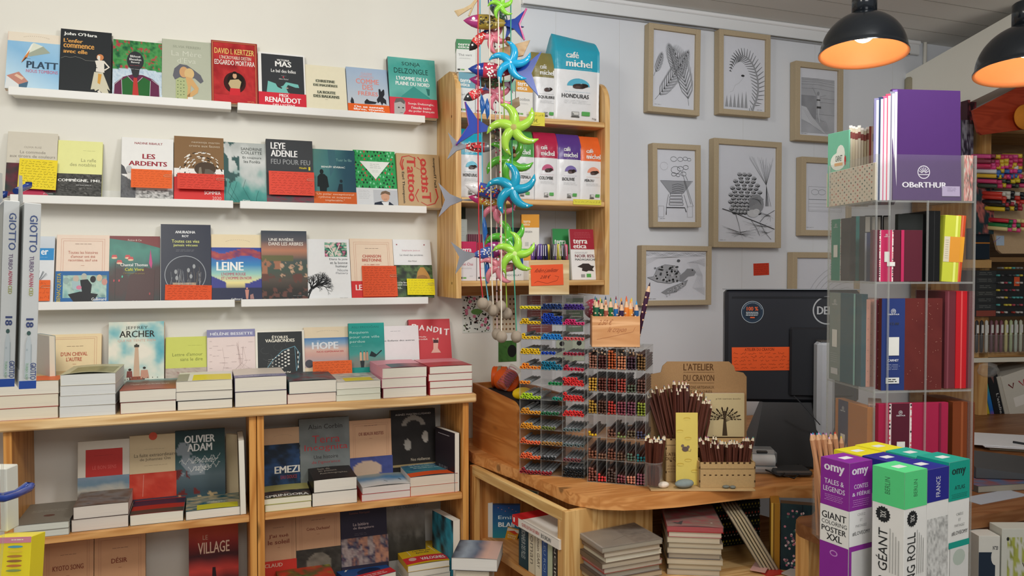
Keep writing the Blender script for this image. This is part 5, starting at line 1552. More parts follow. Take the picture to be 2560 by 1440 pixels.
def pack(u0, u1, vt, vb, y, zs, top, lab, draw, split=0.42, T=0.055, yaw=0.0, lean=0.0, tl=0.0, folded=True, white='e9e9ea', seed=0, skew=0.0):
 """soft block-bottom coffee bag, coloured head and white body; printed front"""
 um = (u0 + u1) / 2
 z1 = on_y(um, vt, y).z
 H = z1 - zs
 a, b = on_y(u0, vb, y).x, on_y(u1, vb, y).x
 W = b - a
 t = empty('coffee_pack', (a, y, zs + 0.0005), (lean, 0, yaw), lab, 'coffee pack', GP)
 nx, nz = 14, 26
 def F(x, zz):
  k = min(1, max(0, (zz - 0.8) / 0.2))
  dep = (T / 2) * (1 - k) ** 0.7
  bul = math.sin(math.pi * x) ** 0.5 * 0.006 * math.sin(math.pi * min(1, zz * 1.15)) ** 0.5 * (1 - k)
  yy = T / 2 - dep - bul + crumple(1.5, x * W * 10, zz * H * 10, seed)
  wv = 0.008 * math.sin(zz * 9 + seed) * 0.3
  xx = x * W * (1 - 0.04 * k) + wv * W + 0.02 * W * k + skew * W * zz * zz
  return xx, yy, zz * H + tl * H * x * k
 m = M('foil', white)
 vs = []
 for j in range(nz + 1):
  for i in range(nx + 1):
   vs.append(F(i / nx, j / nz))
 n1 = len(vs)
 for j in range(nz + 1):
  for i in range(nx + 1):
   x, yy, zz = F(i / nx, j / nz)
   vs.append((x, T - yy + 0.0008, zz))
 fs = [(j * (nx + 1) + i, j * (nx + 1) + i + 1, (j + 1) * (nx + 1) + i + 1, (j + 1) * (nx + 1) + i) for j in range(nz) for i in range(nx)]
 fs2 = [tuple(n1 + q for q in f)[::-1] for f in fs]
 sd = []
 for j in range(nz):
  for i in (0, nx):
   a0, a1 = j * (nx + 1) + i, (j + 1) * (nx + 1) + i
   sd.append((a0, a1, n1 + a1, n1 + a0))
 sd += [(i, n1 + i, n1 + i + 1, i + 1) for i in range(nx)]
 tc, wc = hx(top), hx(white)
 hd = [f for f in fs + fs2 + sd if sum(vs[q][2] for q in f) / len(f) > (1 - split) * H]
 m.add(vs, [f for f in fs + fs2 + sd if f not in hd], smooth=True)
 m.use(col=top).add(vs, hd, smooth=True)
 m.use(col=white)
 def P(x, yy, h):
  q = F(min(1, max(0, x)), 1 - yy)
  return (q[0], q[1] - h * 2 - 0.0012, q[2])
 f = Face(m, P, W, H)
 draw(f)
 m.build('bag', t)
 return t
def cafe(name, half, bean='3a2a26', w='eef0ee', sp=0.42, n2=0.0, big=False):
 def g(f):
  k = sp
  f.t('café', 0.24, k * 0.5, 0.52, k * 0.66, 'f2f2ee', 2).t('michel', 0.24, k * 0.7, 0.82, k * 0.88, 'f2f2ee', 2)
  f.fine(0.3, k * 0.92, 0.9, k * 0.95, 1, 'ddd', 2, 0.0005)
  cx, cy = 0.52, k + 0.16
  pts = [(cx + 0.25 * math.cos(a), cy - 0.085 * math.sin(a)) for a in [math.pi * i / 12 for i in range(13)]]
  if half:
   f.p(pts, half)
  f.e(cx + 0.02, cy, 0.15, 0.028, bean, 12).e(cx + 0.12, cy - 0.01, 0.1, 0.022, '2a1f1c', 10).e(cx - 0.04, cy + 0.012, 0.09, 0.018, '5a4440', 10)
  f.fine(0.2, cy + 0.06, 0.8, cy + 0.07, 1, half or '888', 4, 0.0005)
  f.t(name, 0.16, cy + 0.09, 0.16 + 0.074 * len(name), cy + 0.135, '3c3e42', 1)
  f.fine(0.18, cy + 0.155, 0.8, cy + 0.2, 3, 'a0a4a8', 5, 0.0005)
  f.r(0.38, 0.885, 0.54, 0.93, '8a8a88').r(0.39, 0.89, 0.53, 0.92, 'd4d4d0').r(0.37, 0.935, 0.55, 0.948, '555').r(0.6, 0.88, 0.78, 0.925, '5cae5a')
 return g
YP = -0.2
pack(1384, 1497, 82, 296, YP, SA, '2aa4be', 'large 1 kg coffee bag HONDURAS with turquoise head on the top shelf', lambda f: (cafe('HONDURAS', '58b4d0', sp=0.44)(f), f.t('1kg', 0.84, 0.94, 0.93, 0.965, '444', 0)), 0.44, 0.08, tl=-0.06, seed=3, skew=0.03)
pack(1335, 1395, 128, 292, YP + 0.005, SA, '8a8048', 'coffee pack EQUILIBRE with olive head beside the large turquoise bag', cafe('EQUILIBRE', None, sp=0.4), 0.4, seed=5, skew=-0.03)
B_ = [
 (1147, 1206, 320, '1fb0d0', 'HONDURAS', '6cc4dc', 'coffee pack HONDURAS with bright blue head at the left of the middle shelf'),
 (1212, 1270, 326, 'a03a50', 'COSTA RICA', 'd08090', 'coffee pack with crimson head mostly hidden behind the hanging stars'),
 (1277, 1335, 325, '4f9c4c', 'GUATEMALA', '7cb484', 'coffee pack GUATEMALA with green head behind the hanging stars'),
 (1337, 1395, 329, 'b8284c', 'COLOMBIE', 'cc6488', 'coffee pack COLOMBIE with raspberry red head'),
 (1394, 1453, 334, '5c3c8c', 'BOLIVIE', '8070b0', 'coffee pack BOLIVIE with purple head'),
 (1450, 1510, 340, 'ee6c30', 'PÉROU', 'f0a084', 'coffee pack PÉROU with orange head at the right of the middle shelf'),
]
for i, (u0, u1, vt, c, n, h, lab) in enumerate(B_):
 if i != 1:
  pack(u0, u1, vt, 495, YP, SB, c, lab, cafe(n, h, sp=0.4), 0.4, 0.05, seed=i + 7)
def carton(name, p0, W, D, H, faces, lab, yaw=0.0, cat='box', mat='satin', col='eee', group=GP, lean=0.0, bev=0.0006):
 t = empty(name, p0, (lean, 0, yaw), lab, cat, group)
 m = M(mat, col)
 m.box(0, 0, 0, W, D, H, bev)
 if 'f' in faces:
  faces['f'](Face(m, flatP(W, H, -0.0001), W, H))
 if 'l' in faces:
  faces['l'](Face(m, lambda x, y, h: (-h, D * (1 - x), H - y * H), D, H))
 if 't' in faces:
  faces['t'](Face(m, lambda x, y, h: (x * W, D - y * D, H + h), W, D))
 m.build('carton', t)
 return t
def terra(head, kind=None, sp=0.3, txt='f4f4f0', kc='8a8a8a', foot=True):
 def g(f):
  f.r(0, 0, 1, sp, head).tl(['terra', 'etica'], 0.08, sp * 0.42, 0.72, sp * 0.9, txt, 2, 'l', 0.1)
  if kind:
   f.t(kind, 0.1, sp + 0.14, 0.8, sp + 0.21, kc, 0)
  f.fine(0.1, sp + 0.26, 0.8, sp + 0.3, 2, 'a8a8a8', 2, 0.0005)
  if foot:
   f.r(0.06, 0.9, 0.2, 0.95, '444').r(0.24, 0.905, 0.42, 0.945, '7ab060').fine(0.6, 0.86, 0.8, 0.9, 1, '999')
 return g
def fb_(u0, u1, vt, zs, y, D, faces, lab, yaw=0.0, name='tea_box', vb=None, **k):
 a = on_y(u0, vb or vt + 60, y)
 b = on_y(u1, vb or vt + 60, y)
 H = on_y((u0 + u1) / 2, vt, y).z - zs
 return carton(name, (a.x, y, zs + 0.0004), (b.x - a.x) / max(0.5, math.cos(yaw)), D, H, faces, lab, yaw, **k)
ya = YF2 + 0.012
bb = fb_(1147, 1188, 182, SA, ya, 0.06, {'f': terra('6fa6b8', 'Earl Grey', 0.38), 't': lambda f: f.r(0, 0, 1, 1, '7fb0c0')}, 'pale blue tea box on the top shelf under the green one', col='e4e8e8')
Hb = bb.location.z + (on_y(1165, 182, ya).z - SA)
fb_(1141, 1186, 100, Hb, ya + 0.002, 0.05, {'f': terra('4a8f60', 'Thé vert', 0.3), 'l': lambda f: (f.r(0, 0, 1, 0.33, '3f8a58'), f.t('ETHIQUABLE', 0.3, 0.06, 0.7, 0.32, 'd8e8dc', 0, 90), f.fine(0.3, 0.4, 0.7, 0.9, 3, '999')), 't': lambda f: f.r(0, 0, 1, 1, '3a8a58')}, 'green topped tea box standing on the pale blue one', yaw=rad(-12), col='e6e8e4')
fb_(1189, 1230, 190, SA, ya + 0.004, 0.06, {'f': terra('c86a8a', None, 0.38)}, 'tea box with pink head behind the mobile on the top shelf', col='e8e4e4')
fb_(1231, 1288, 200, SA, ya + 0.006, 0.06, {'f': terra('8ab8a0', None, 0.3)}, 'pale green tea box behind the mobile on the top shelf', col='e4e8e0')
fb_(1290, 1332, 188, SA, ya + 0.004, 0.06, {'f': terra('e0a040', 'Rooibos', 0.4)}, 'tea box with amber head between mobile and olive coffee pack', col='e8e6e0')
fb_(1148, 1168, 548, SC_, -0.12, 0.06, {'f': lambda f: (f.fine(0.1, 0.1, 0.7, 0.3, 3, '999'),)}, 'pale box with light green label at the back of the lower shelf', col='c9d0c8')
fb_(1146, 1164, 510, SC_, -0.055, 0.045, {}, 'dark olive tin at the back of the lower shelf', col='3f4638')
fb_(1147, 1191, 604, SC_, ya, 0.05, {'f': terra('c8305c', 'Thé Chai', 0.4, kc='c04a60')}, 'raspberry tea box Thé Chai at the left of the lower shelf', col='e6dfe0')
fb_(1192, 1250, 607, SC_, ya + 0.01, 0.04, {'f': terra('b82848', None, 0.4)}, 'crimson and white packet behind the dangling silver fish', col='efeaea')
fb_(1252, 1309, 640, SC_, ya + 0.015, 0.04, {'f': lambda f: (f.e(0.4, 0.45, 0.3, 0.18, '5a3a2c'), f.t('CHOCOLAT', 0.1, 0.75, 0.9, 0.82, '666', 0))}, 'white chocolate packet behind the lime green star', col='ece9e4')
fb_(1169, 1222, 586, SC_, -0.13, 0.05, {'f': lambda f: [f.r(0.0, 0.0, 1, 0.3, '6a3040')] and [f.l([(0.1 + 0.1 * i, 0), (0.1 + 0.1 * i, 0.35)], 0.0012, 'c09098') for i in range(9)]}, 'striped burgundy packet behind the Thé Chai box', col='d8ccd0')
fb_(1222, 1305, 569, SC_, -0.125, 0.05, {}, 'dark green box behind the mobile on the lower shelf', col='22302c')
tb = empty('tea_box', (on_y(1309, 600, -0.19).x, -0.17, SC_ + 0.0004), (0, 0, rad(-18)), 'tall amber topped tea box showing two faces on the lower shelf', 'box', GP)
Ht = on_y(1340, 536, -0.19).z - SC_
Wt = 0.062
m = M('satin', 'ece8dd')
m.box(0, 0, 0, Wt, 0.06, Ht, 0.0006)
def tall(f):
 f.r(0, 0, 1, 0.2, 'e09a2c').tl(['terra', 'etica'], 0.1, 0.09, 0.5, 0.17, 'f0e0c0', 2, 'l', 0.1).r(0, 0.52, 1, 0.7, 'e8a038').t('INFUSION', 0.2, 0.25, 0.6, 0.28, '666', 0).r(0.2, 0.42, 0.4, 0.48, 'c8c8c0')
tall(Face(m, flatP(Wt, Ht, -0.0001), Wt, Ht))
tall(Face(m, lambda x, y, h: (-h, 0.06 * (1 - x), Ht - y * Ht), 0.06, Ht))
m.build('carton', tb)
fb_(1386, 1432, 571, SC_, -0.1, 0.012, {'f': terra('3f9a58', None, 0.5)}, 'green chocolate bar standing behind the glitter pens', col='dfe8e0', name='chocolate_bar', lean=rad(-6))
def c_mada(f):
 f.r(0, 0, 1, 0.4, 'a82c3c').fine(0.1, 0.05, 0.8, 0.18, 4, 'd88a90', 2).tl(['terra', 'etica'], 0.1, 0.2, 0.62, 0.38, 'f6f4f0', 2, 'l', 0.08)
 f.t('CHOCOLAT', 0.14, 0.45, 0.6, 0.485, 'a8a8a8', 0).t('NOIR 85%', 0.14, 0.5, 0.84, 0.56, '7a2a34', 1).t('MADAGASCAR', 0.14, 0.58, 0.9, 0.62, '3c3c3c', 1)
 f.p([(0.2, 0.74), (0.35, 0.7), (0.4, 0.68), (0.62, 0.68), (0.7, 0.72), (0.82, 0.73), (0.74, 0.79), (0.8, 0.83), (0.6, 0.82), (0.52, 0.84), (0.36, 0.82), (0.38, 0.77)], '3a3230')
 f.r(0.32, 0.89, 0.46, 0.95, 'a0a0a0').r(0.52, 0.88, 0.68, 0.95, '5cae5a')
tb = empty('chocolate_bar', (on_y(1431, 690, -0.17).x, -0.17, SC_ + 0.0004), (rad(-8), 0, 0), 'chocolate bar NOIR 85% MADAGASCAR with dark red head', 'chocolate bar', GP)
Wm, Hm = on_y(1500, 690, -0.17).x - on_y(1431, 690, -0.17).x, on_y(1460, 572, -0.15).z - SC_
m = M('satin', 'f1f1ef')
m.box(0, 0, 0, Wm, 0.012, Hm, 0.0008)
c_mada(Face(m, flatP(Wm, Hm, -0.0001), Wm, Hm))
m.build('wrapper', tb)
for (u0, v0, u1, v1, lab, tx) in ((1322, 282, 1362, 313, 'yellow handwritten price sticker on the top shelf edge', '5 €'), (1433, 500, 1503, 511, 'thin yellow price sticker on the middle shelf edge', None)):
 a = on_y(u0, v1, YF2 - 0.0008)
 b = on_y(u1, v0, YF2 - 0.0008)
 t = empty('price_sticker', a, (0, 0, 0), lab, 'sticker', 'yellow price stickers')
 m = M('paper', 'e8dc50')
 W, H = b.x - a.x, b.z - a.z
 m.box(0, 0, 0, W, 0.0004, H)
 f = Face(m, flatP(W, H, -0.0001), W, H)
 if tx:
  f.sc(0.1, 0.1, 0.9, 0.4, 1, '4a4410', 3).t('5€', 0.3, 0.5, 0.55, 0.75, '4a4410', 0).l([(0.1, 0.85), (0.4, 0.92), (0.7, 0.85)], 0.0008, '4a4410')
 else:
  f.sc(0.05, 0.2, 0.95, 0.8, 1, '5a5420', 4)
 m.build('label', t)
# ------------------------------------------------------------------ framed ink drawings
GF = 'framed ink drawings on the grey wall'
FY = -0.04
INK = '3c3e42'
def picture(u0, v0, u1, v1, du, lab, draw, border=0.021, tilt=0.0):
 """front face corners in pixels (left top, right bottom)"""
 ul, ur = u0, u1
 a = on_y(ul, (v0 + v1) / 2, FY)
 b = on_y(ur, (v0 + v1) / 2, FY)
 um = (u0 + u1) / 2
 z1 = on_y(um, v0, FY).z
 z0 = on_y(um, v1, FY).z
 W, H = b.x - a.x, z1 - z0
 t = empty('framed_picture', (a.x, 0, z0), (0, rad(tilt), 0), lab, 'picture', GF)
 m = M('kraft', 'c0ae90')
 bw = border
 m.box(0, FY, 0, bw, -0.004, H, 0.0012).box(W - bw, FY, 0, W, -0.004, H, 0.0012).box(bw, FY, 0, W - bw, -0.004, bw, 0.0012).box(bw, FY, H - bw, W - bw, -0.004, H, 0.0012)
 m.build('frame', t)
 w2, h2 = W - 2 * bw, H - 2 * bw
 m = M('paper', 'eceef4')
 m.box(bw, FY + 0.012, bw, W - bw, FY + 0.014, H - bw)
 f = Face(m, flatP(w2, h2, FY + 0.0118, bw, bw), w2, h2)
 draw(f)
 dw = m.build('drawing', t)
 m = M('picture_glass', 'fff')
 m.box(bw, FY + 0.008, bw, W - bw, FY + 0.009, H - bw)
 m.build('glass', dw)
 return t
def frond(f, x, y, a, L, w=0.001, col=INK, curl=0.0, n=14, leaf=0.2):
 pts = []
 for i in range(n + 1):
  s_ = i / n
  aa = a + curl * s_
  pts.append((x, y))
  sp = leaf * math.sin(math.pi * min(1, s_ * 0.85 + 0.15)) * L / 0.8
  if i > 1:
   for sd in (1, -1):
    b = aa + sd * (0.95 - 0.3 * s_)
    q = [(x + sp * k * math.cos(b - sd * k * 0.45), y - sp * k * math.sin(b - sd * k * 0.45) * f.W / f.H) for k in (0, 0.5, 1)]
    f.l(q, w * 1.4, col, w * 0.3)
    f.k -= 1
    q = [(a_ + 0.008, b_ + 0.012) for a_, b_ in q]
    f.l(q, w * 5, 'a4a6aa', w)
    f.k -= 1
  x += L / n * math.cos(aa)
  y -= L / n * math.sin(aa) * f.W / f.H
 f.k += 1
 f.l(pts, w * 1.3, col, w * 0.6)
def d_fern(f):
 frond(f, 0.88, 0.94, 1.7, 1.25, 0.0011, '4a4c50', 0.45, 15, 0.34)
 frond(f, 0.08, 0.9, 0.85, 1.35, 0.0011, INK, 0.2, 17, 0.25)
 frond(f, 0.62, 0.6, 2.0, 0.75, 0.0009, '55575b', -0.2, 12, 0.3)
 frond(f, 0.04, 0.6, 1.15, 0.55, 0.0009, INK, 0.15, 9, 0.28)
 f.fine(0.05, 0.95, 0.25, 0.97, 1, '666', 2, 0.001)
def d_curl(f):
 pts = [(0.12 + 0.3 * t, 0.97 - 0.05 * t) for t in (0, 1)]
 c = []
 for i in range(30):
  t = i / 29
  a = -1.2 + t * 3.9
  R = 0.42 * (1 - 0.35 * t)
  c.append((0.45 + R * math.cos(a) * 1.05, 0.62 - 0.42 * math.sin(a) * (1 - 0.15 * t) + (0.05 if t < 0.1 else 0)))
 for i in range(1, 30):
  x, y = c[i]
  px, py = c[i - 1]
  a = math.atan2(-(y - py) * f.H, (x - px) * f.W)
  sp = 0.19 * math.sin(math.pi * (0.18 + 0.8 * i / 30))
  for sd in (1, -1):
   b = a + sd * 1.15
   q = [(x + sp * k * math.cos(b), y - sp * k * math.sin(b) * f.W / f.H) for k in (0, 0.5, 1)]
   f.l(q, 0.006, 'a4a6aa' if i < 20 else '74767a', 0.002)
   f.k -= 1
   f.l(q, 0.0009, '4a4c50')
   f.k -= 1
 f.k += 2
 f.l(c[:24], 0.012, 'b4b6ba', 0.005)
 f.l(c, 0.001, '55575b')
 for i in range(6):
  x = 0.1 + 0.09 * i
  f.p([(x - 0.03, 0.96), (x + 0.01, 0.8 - 0.015 * i), (x + 0.045, 0.96)], 'aaacb0')
  f.k -= 1
 f.k += 1
 f.e(0.48, 0.52, 0.04, 0.015, '26282c').l([(0.5, 0.54), (0.4, 0.62), (0.3, 0.66)], 0.0006, '999').l([(0.3, 0.66), (0.25, 0.74), (0.18, 0.76)], 0.0006, '999')
 f.fine(0.8, 0.965, 0.96, 0.98, 1, '555', 2, 0.001)
def d_diver(f):
 f.g(0.07, 0.14, 0.93, 0.96, lambda u, v: mixc(fb(u * 4, v * 6, 3), 'a9abb0', 'b9bbc0', 'c9cbd0'), 20, 26)
 for y in (0.15, 0.17, 0.2, 0.24, 0.3, 0.42, 0.48, 0.66):
  f.l([(0.07, y), (0.5, y - 0.01 + (y > 0.35) * 0.02), (0.93, y + 0.015)], 0.0008, '55575b')
 f.g(0.07, 0.4, 0.45, 0.75, lambda u, v: mixc(fb(u * 3, v * 4, 9), '85878c', 'a4a6ab'), 12, 12)
 f.p([(0.07, 0.56), (0.2, 0.58), (0.35, 0.72), (0.55, 0.85), (0.7, 0.96), (0.3, 0.82), (0.07, 0.76)], 'd6d8dc')
 for i in range(9):
  f.l([(0.1 + 0.06 * i, 0.6 + 0.02 * i), (0.3 + 0.05 * i, 0.78), (0.55 + 0.03 * i, 0.92)], 0.0006, '8a8c90')
 f.e(0.5, 0.36, 0.03, 0.03, '9a9ca0').l([(0.36, 0.28), (0.44, 0.38), (0.5, 0.42), (0.58, 0.4), (0.7, 0.38)], 0.003, 'aeb0b4').l([(0.5, 0.4), (0.51, 0.58)], 0.013, 'd0d2d6').l([(0.51, 0.56), (0.5, 0.68), (0.54, 0.8)], 0.009, 'd0d2d6', 0.004)
 f.r(0.455, 0.45, 0.55, 0.47, '1e2024').r(0.46, 0.555, 0.57, 0.585, '1e2024')
 f.fine(0.05, 0.965, 0.25, 0.98, 1, '555', 2, 0.001)
def d_bridge(f):
 for (x, y, r) in ((0.45, 0.13, 0.08), (0.62, 0.13, 0.07), (0.75, 0.12, 0.06), (0.85, 0.13, 0.05), (0.5, 0.28, 0.12), (0.62, 0.26, 0.08), (0.45, 0.34, 0.06), (0.56, 0.35, 0.05), (0.7, 0.33, 0.07), (0.76, 0.24, 0.07)):
  f.l([(x + r * math.cos(k * 0.6), y + r * 0.42 * math.sin(k * 0.6)) for k in range(11)], 0.0016, INK)
 f.l([(0.2 + 0.1 * math.cos(k * 0.6), 0.23 + 0.055 * math.sin(k * 0.6)) for k in range(11)], 0.0006, '888')
 f.p([(0.1, 0.43), (0.92, 0.43), (0.7, 0.6), (0.35, 0.6)], 'a9abb0').l([(0.1, 0.43), (0.36, 0.61), (0.68, 0.6), (0.94, 0.43)], 0.0008, '55575b').l([(0.1, 0.43), (0.94, 0.43)], 0.001, INK)
 for i in range(4):
  f.l([(0.4, 0.49 + i * 0.03), (0.55, 0.47 + i * 0.03), (0.7, 0.49 + i * 0.03)], 0.0014, INK)
 for i in range(4):
  y = 0.6 + 0.045 * i
  f.fr(0.35 - 0.01 * i, y, 0.65 + 0.01 * i, y + 0.03, 0.0014, '44464a')
 f.l([(0.24, 0.9), (0.25, 0.8), (0.72, 0.8), (0.76, 0.86)], 0.003, '1e2024')
 for q in ([(0.7, 0.42), (0.88, 0.75)], [(0.65, 0.3), (0.94, 0.78)], [(0.75, 0.36), (0.8, 0.42)], [(0.3, 0.62), (0.24, 0.8)], [(0.7, 0.62), (0.8, 0.8)]):
  f.l(q, 0.0012, '55575b')
 for x0, x1 in ((0.04, 0.18), (0.78, 0.92)):
  f.fr(x0, 0.78, x1, 0.93, 0.0007, '888')
 f.fine(0.06, 0.945, 0.25, 0.96, 1, '555', 2, 0.001)
def d_cone(f):
 rn = random.Random(9)
 for i in range(34):
  x = 0.5 + 0.46 * rn.random()
  f.l([(0.88 + rn.uniform(-0.05, 0.05), 0.62), (0.84, 0.4), (x, 0.1 + 0.3 * rn.random() * (x - 0.45))], 0.0006, '8a8c90')
  f.k -= 1
 f.k += 1
 cx = 0.5
 for j in range(12):
  y = 0.29 + j * 0.036
  wd = 0.26 * math.sin(math.pi * (0.12 + 0.56 * j / 11)) ** 0.9
  n = 3 + j // 2
  for i in range(n):
   x = cx - 0.02 + wd * ((i + 0.5 * (j % 2)) / max(1, n - 0.5) * 2 - 1)
   f.e(x + 0.004, y + 0.008, 0.042, 0.02, '26282c', 10)
   f.k -= 1
  f.k += 1
  for i in range(n):
   x = cx - 0.02 + wd * ((i + 0.5 * (j % 2)) / max(1, n - 0.5) * 2 - 1)
   f.e(x, y, 0.038, 0.016, 'c4c6ca', 10)
   f.k -= 1
  f.k += 1
  for i in range(n):
   x = cx - 0.02 + wd * ((i + 0.5 * (j % 2)) / max(1, n - 0.5) * 2 - 1)
   f.e(x + 0.006, y + 0.006, 0.022, 0.007, '8a8c90', 8)
   f.k -= 1
  f.k += 1
 f.e(0.66, 0.6, 0.13, 0.1, '9a9ca0', 20)
 for i in range(9):
  f.l([(0.5 + 0.03 * i, 0.66 - 0.012 * i), (0.56 + 0.02 * i, 0.55), (0.68 + 0.008 * i, 0.53 + 0.01 * i)], 0.001, '44464a')
 f.e(0.6, 0.7, 0.1, 0.04, 'd0d2d6', 14).e(0.66, 0.68, 0.06, 0.03, 'd6d8dc', 12)
 f.l([(0.08, 0.66), (0.3, 0.7), (0.5, 0.75), (0.72, 0.8), (0.98, 0.86)], 0.003, INK).l([(0.72, 0.79), (0.8, 0.73), (0.98, 0.66)], 0.002, INK)
 f.l([(0.3, 0.7), (0.36, 0.82), (0.4, 0.93)], 0.002, INK, 0.001).l([(0.56, 0.76), (0.66, 0.85), (0.72, 0.93)], 0.0015, INK).l([(0.72, 0.8), (0.82, 0.9), (0.92, 0.97)], 0.0015, INK)
 for (bx, by) in ((0.38, 0.9), (0.74, 0.83), (0.4, 0.92), (0.86, 0.9), (0.9, 0.72)):
  for i in range(26):
   a = rn.uniform(0.2, 2.9)
   L = rn.uniform(0.1, 0.34)
   x2, y2 = bx - L * math.cos(a), by + 0.25 * L * math.sin(a) - L * 0.35 * rn.random()
   if 0.03 < x2 < 0.97 and y2 < 0.975:
    f.l([(bx, by), (x2, y2)], 0.0005, rn.choice(['55575b', '8a8c90', '2c2e32']))
    f.k -= 1
 f.k += 1
 f.fine(0.03, 0.975, 0.15, 0.985, 1, '666', 2, 0.001)
def d_car(f):
 f.fr(0.1, 0.35, 0.9, 0.72, 0.0008, '77797d').l([(0.1, 0.54), (0.9, 0.54)], 0.002, '77797d')
 for i in range(3):
  f.l([(0.1, 0.6 + 0.05 * i), (0.9, 0.6 + 0.05 * i)], 0.0006, '999')
 for x in (0.25, 0.42):
  f.l([(x + 0.09 * math.cos(k * 0.6), 0.43 + 0.04 * math.sin(k * 0.6)) for k in range(11)], 0.001, '77797d')
 f.fine(0.03, 0.95, 0.25, 0.965, 1, '666', 2, 0.001)
def d_turtle(f):
 for i in range(4):
  f.l([(x, 0.07 + 0.03 * math.sin(x * 23 + i)) for x in [k / 20 for k in range(21)]], 0.0007, '77797d')
 for i in range(5):
  f.l([(0.0, 0.3 - 0.03 * i), (0.2, 0.16 - 0.01 * i), (0.6, 0.12), (0.98, 0.1)], 0.0005, '999')
 for i in range(9):
  f.l([(0.98, 0.15 + 0.02 * i), (0.68 + 0.02 * i, 0.24), (0.86 + 0.01 * i, 0.5), (0.78 + 0.02 * i, 0.75), (0.98, 0.9 - 0.02 * i)], 0.0006, '999ba0')
 f.p([(0.04, 0.54), (0.14, 0.52), (0.2, 0.34), (0.32, 0.28), (0.48, 0.3), (0.56, 0.44), (0.56, 0.6), (0.4, 0.66), (0.2, 0.63)], 'b4b6ba')
 f.l([(0.04, 0.54), (0.14, 0.52), (0.2, 0.34), (0.32, 0.28), (0.48, 0.3), (0.57, 0.46), (0.56, 0.6), (0.4, 0.66), (0.2, 0.63), (0.04, 0.54)], 0.0012, '44464a')
 rn = random.Random(3)
 for i in range(60):
  x, y = rn.uniform(0.16, 0.54), rn.uniform(0.32, 0.62)
  f.e(x, y, 0.02, 0.022, rn.choice(['8a8c90', 'd0d2d6', '5a5c60', 'a4a6aa']), 7)
  f.k -= 1
 f.k += 1
 f.p([(0.56, 0.5), (0.64, 0.42), (0.68, 0.36), (0.78, 0.36), (0.83, 0.43), (0.8, 0.5), (0.7, 0.52), (0.62, 0.62), (0.56, 0.62)], '9a9ca0').e(0.77, 0.39, 0.012, 0.016, '222', 8)
 f.p([(0.7, 0.58), (0.66, 0.7), (0.5, 0.84), (0.34, 0.88), (0.26, 0.84), (0.36, 0.76), (0.56, 0.66)], '9c9ea2')
 for i in range(30):
  x = rn.uniform(0.34, 0.64)
  f.e(x, 1.12 - 0.68 * x + rn.uniform(-0.05, 0.05), 0.013, 0.014, 'c9cbd0', 6)
  f.k -= 1
 f.k += 1
 f.e(0.54, 0.2, 0.03, 0.03, '5a5c60', 6).fine(0.04, 0.96, 0.2, 0.975, 1, '444', 2, 0.001)
def d_wave(f):
 for i in range(9):
  f.l([(0.9 - (0.75 - 0.07 * i) * math.cos(k * 0.16), 1.0 - (0.9 - 0.085 * i) * math.sin(k * 0.16)) for k in range(11)], 0.001, '66686c')
picture(1621, 64, 1750, 283, 14, 'framed fern drawing, first of the upper row', d_fern, tilt=0.6)
picture(1799, 80, 1927, 289, 14, 'framed drawing of a curled fern frond', d_curl, tilt=-0.2)
picture(1990, 158, 2109, 354, 14, 'framed drawing of a surfer on a wave under the lamp', d_diver, 0.024, tilt=-0.3)
picture(1634, 361, 1754, 569, 14, 'framed drawing of rope bridge and tree', d_bridge, tilt=-0.8)
picture(1785, 350, 1954, 619, 14, 'largest framed drawing, a pine cone on a branch', d_cone, 0.023)
picture(2005, 395, 2130, 590, 14, 'framed vehicle sketch half behind the notebook tower', d_car, 0.024, tilt=-0.3)
picture(1604, 614, 1779, 763, 14, 'wide framed drawing of a sea turtle', d_turtle, 0.02, tilt=0.2)
picture(1982, 631, 2150, 800, 14, 'framed wave drawing behind monitor and notebook tower', d_wave, 0.024)
def wall_card(u0, v0, u1, v1, col, lab, draw=None, cat='card', y=-0.001, tilt=0, group=None, name='wall_card'):
 a, b = on_y(u0, v1, y), on_y(u1, v0, y)
 t = empty(name, a, (0, rad(tilt), 0), lab, cat, group)
 m = M('paper', col)
 W, H = b.x - a.x, b.z - a.z
 m.box(0, -0.0005, 0, W, 0, H)
 if draw:
  draw(Face(m, flatP(W, H, -0.0006), W, H))
 m.build('sheet', t)
 return t
wall_card(1884, 659, 1923, 689, 'd8442c', 'small red handwritten note on the wall below the pine cone drawing', lambda f: f.sc(0.08, 0.05, 0.95, 0.95, 5, '6a1a10', 3), 'note', tilt=-2)
def c_flow(f):
 rn = random.Random(7)
 for i in range(150):
  x, y = rn.uniform(0.04, 0.96), rn.uniform(0.02, 0.98)
  f.e(x, y, rn.uniform(0.015, 0.045), rn.uniform(0.012, 0.03), rn.choice(['22261f', '22261f', '3a3c34', '5a3a34', '6a7a5a']), 5)
  f.k -= 1
 f.k += 1
 for i in range(13):
  f.e(rn.uniform(0.1, 0.9), 0.05 + 0.07 * i, 0.06, 0.04, 'd88098', 9)
  f.k -= 1
 f.k += 1
 f.e(0.5, 0.5, 0.2, 0.07, '6a9a50')
def c_bug(f):
 rn = random.Random(8)
 for j in range(8):
  for i in range(6):
   f.e(0.1 + i * 0.16, 0.07 + j * 0.12, 0.04, 0.03, rn.choice(['4a3424', '8a5a30', 'a88050', '6a4a30']), 6)
   f.k -= 1
 f.k += 1
GW = 'postcards on the wall behind the pen displays'
wall_card(1156, 726, 1227, 833, 'dfe3da', 'postcard with black leaves and pink flowers below the wall shelf', c_flow, 'postcard', -0.005, group=GW)
wall_card(1232, 728, 1290, 833, 'd8c8ac', 'beige postcard with small brown animals', c_bug, 'postcard', -0.005, group=GW)
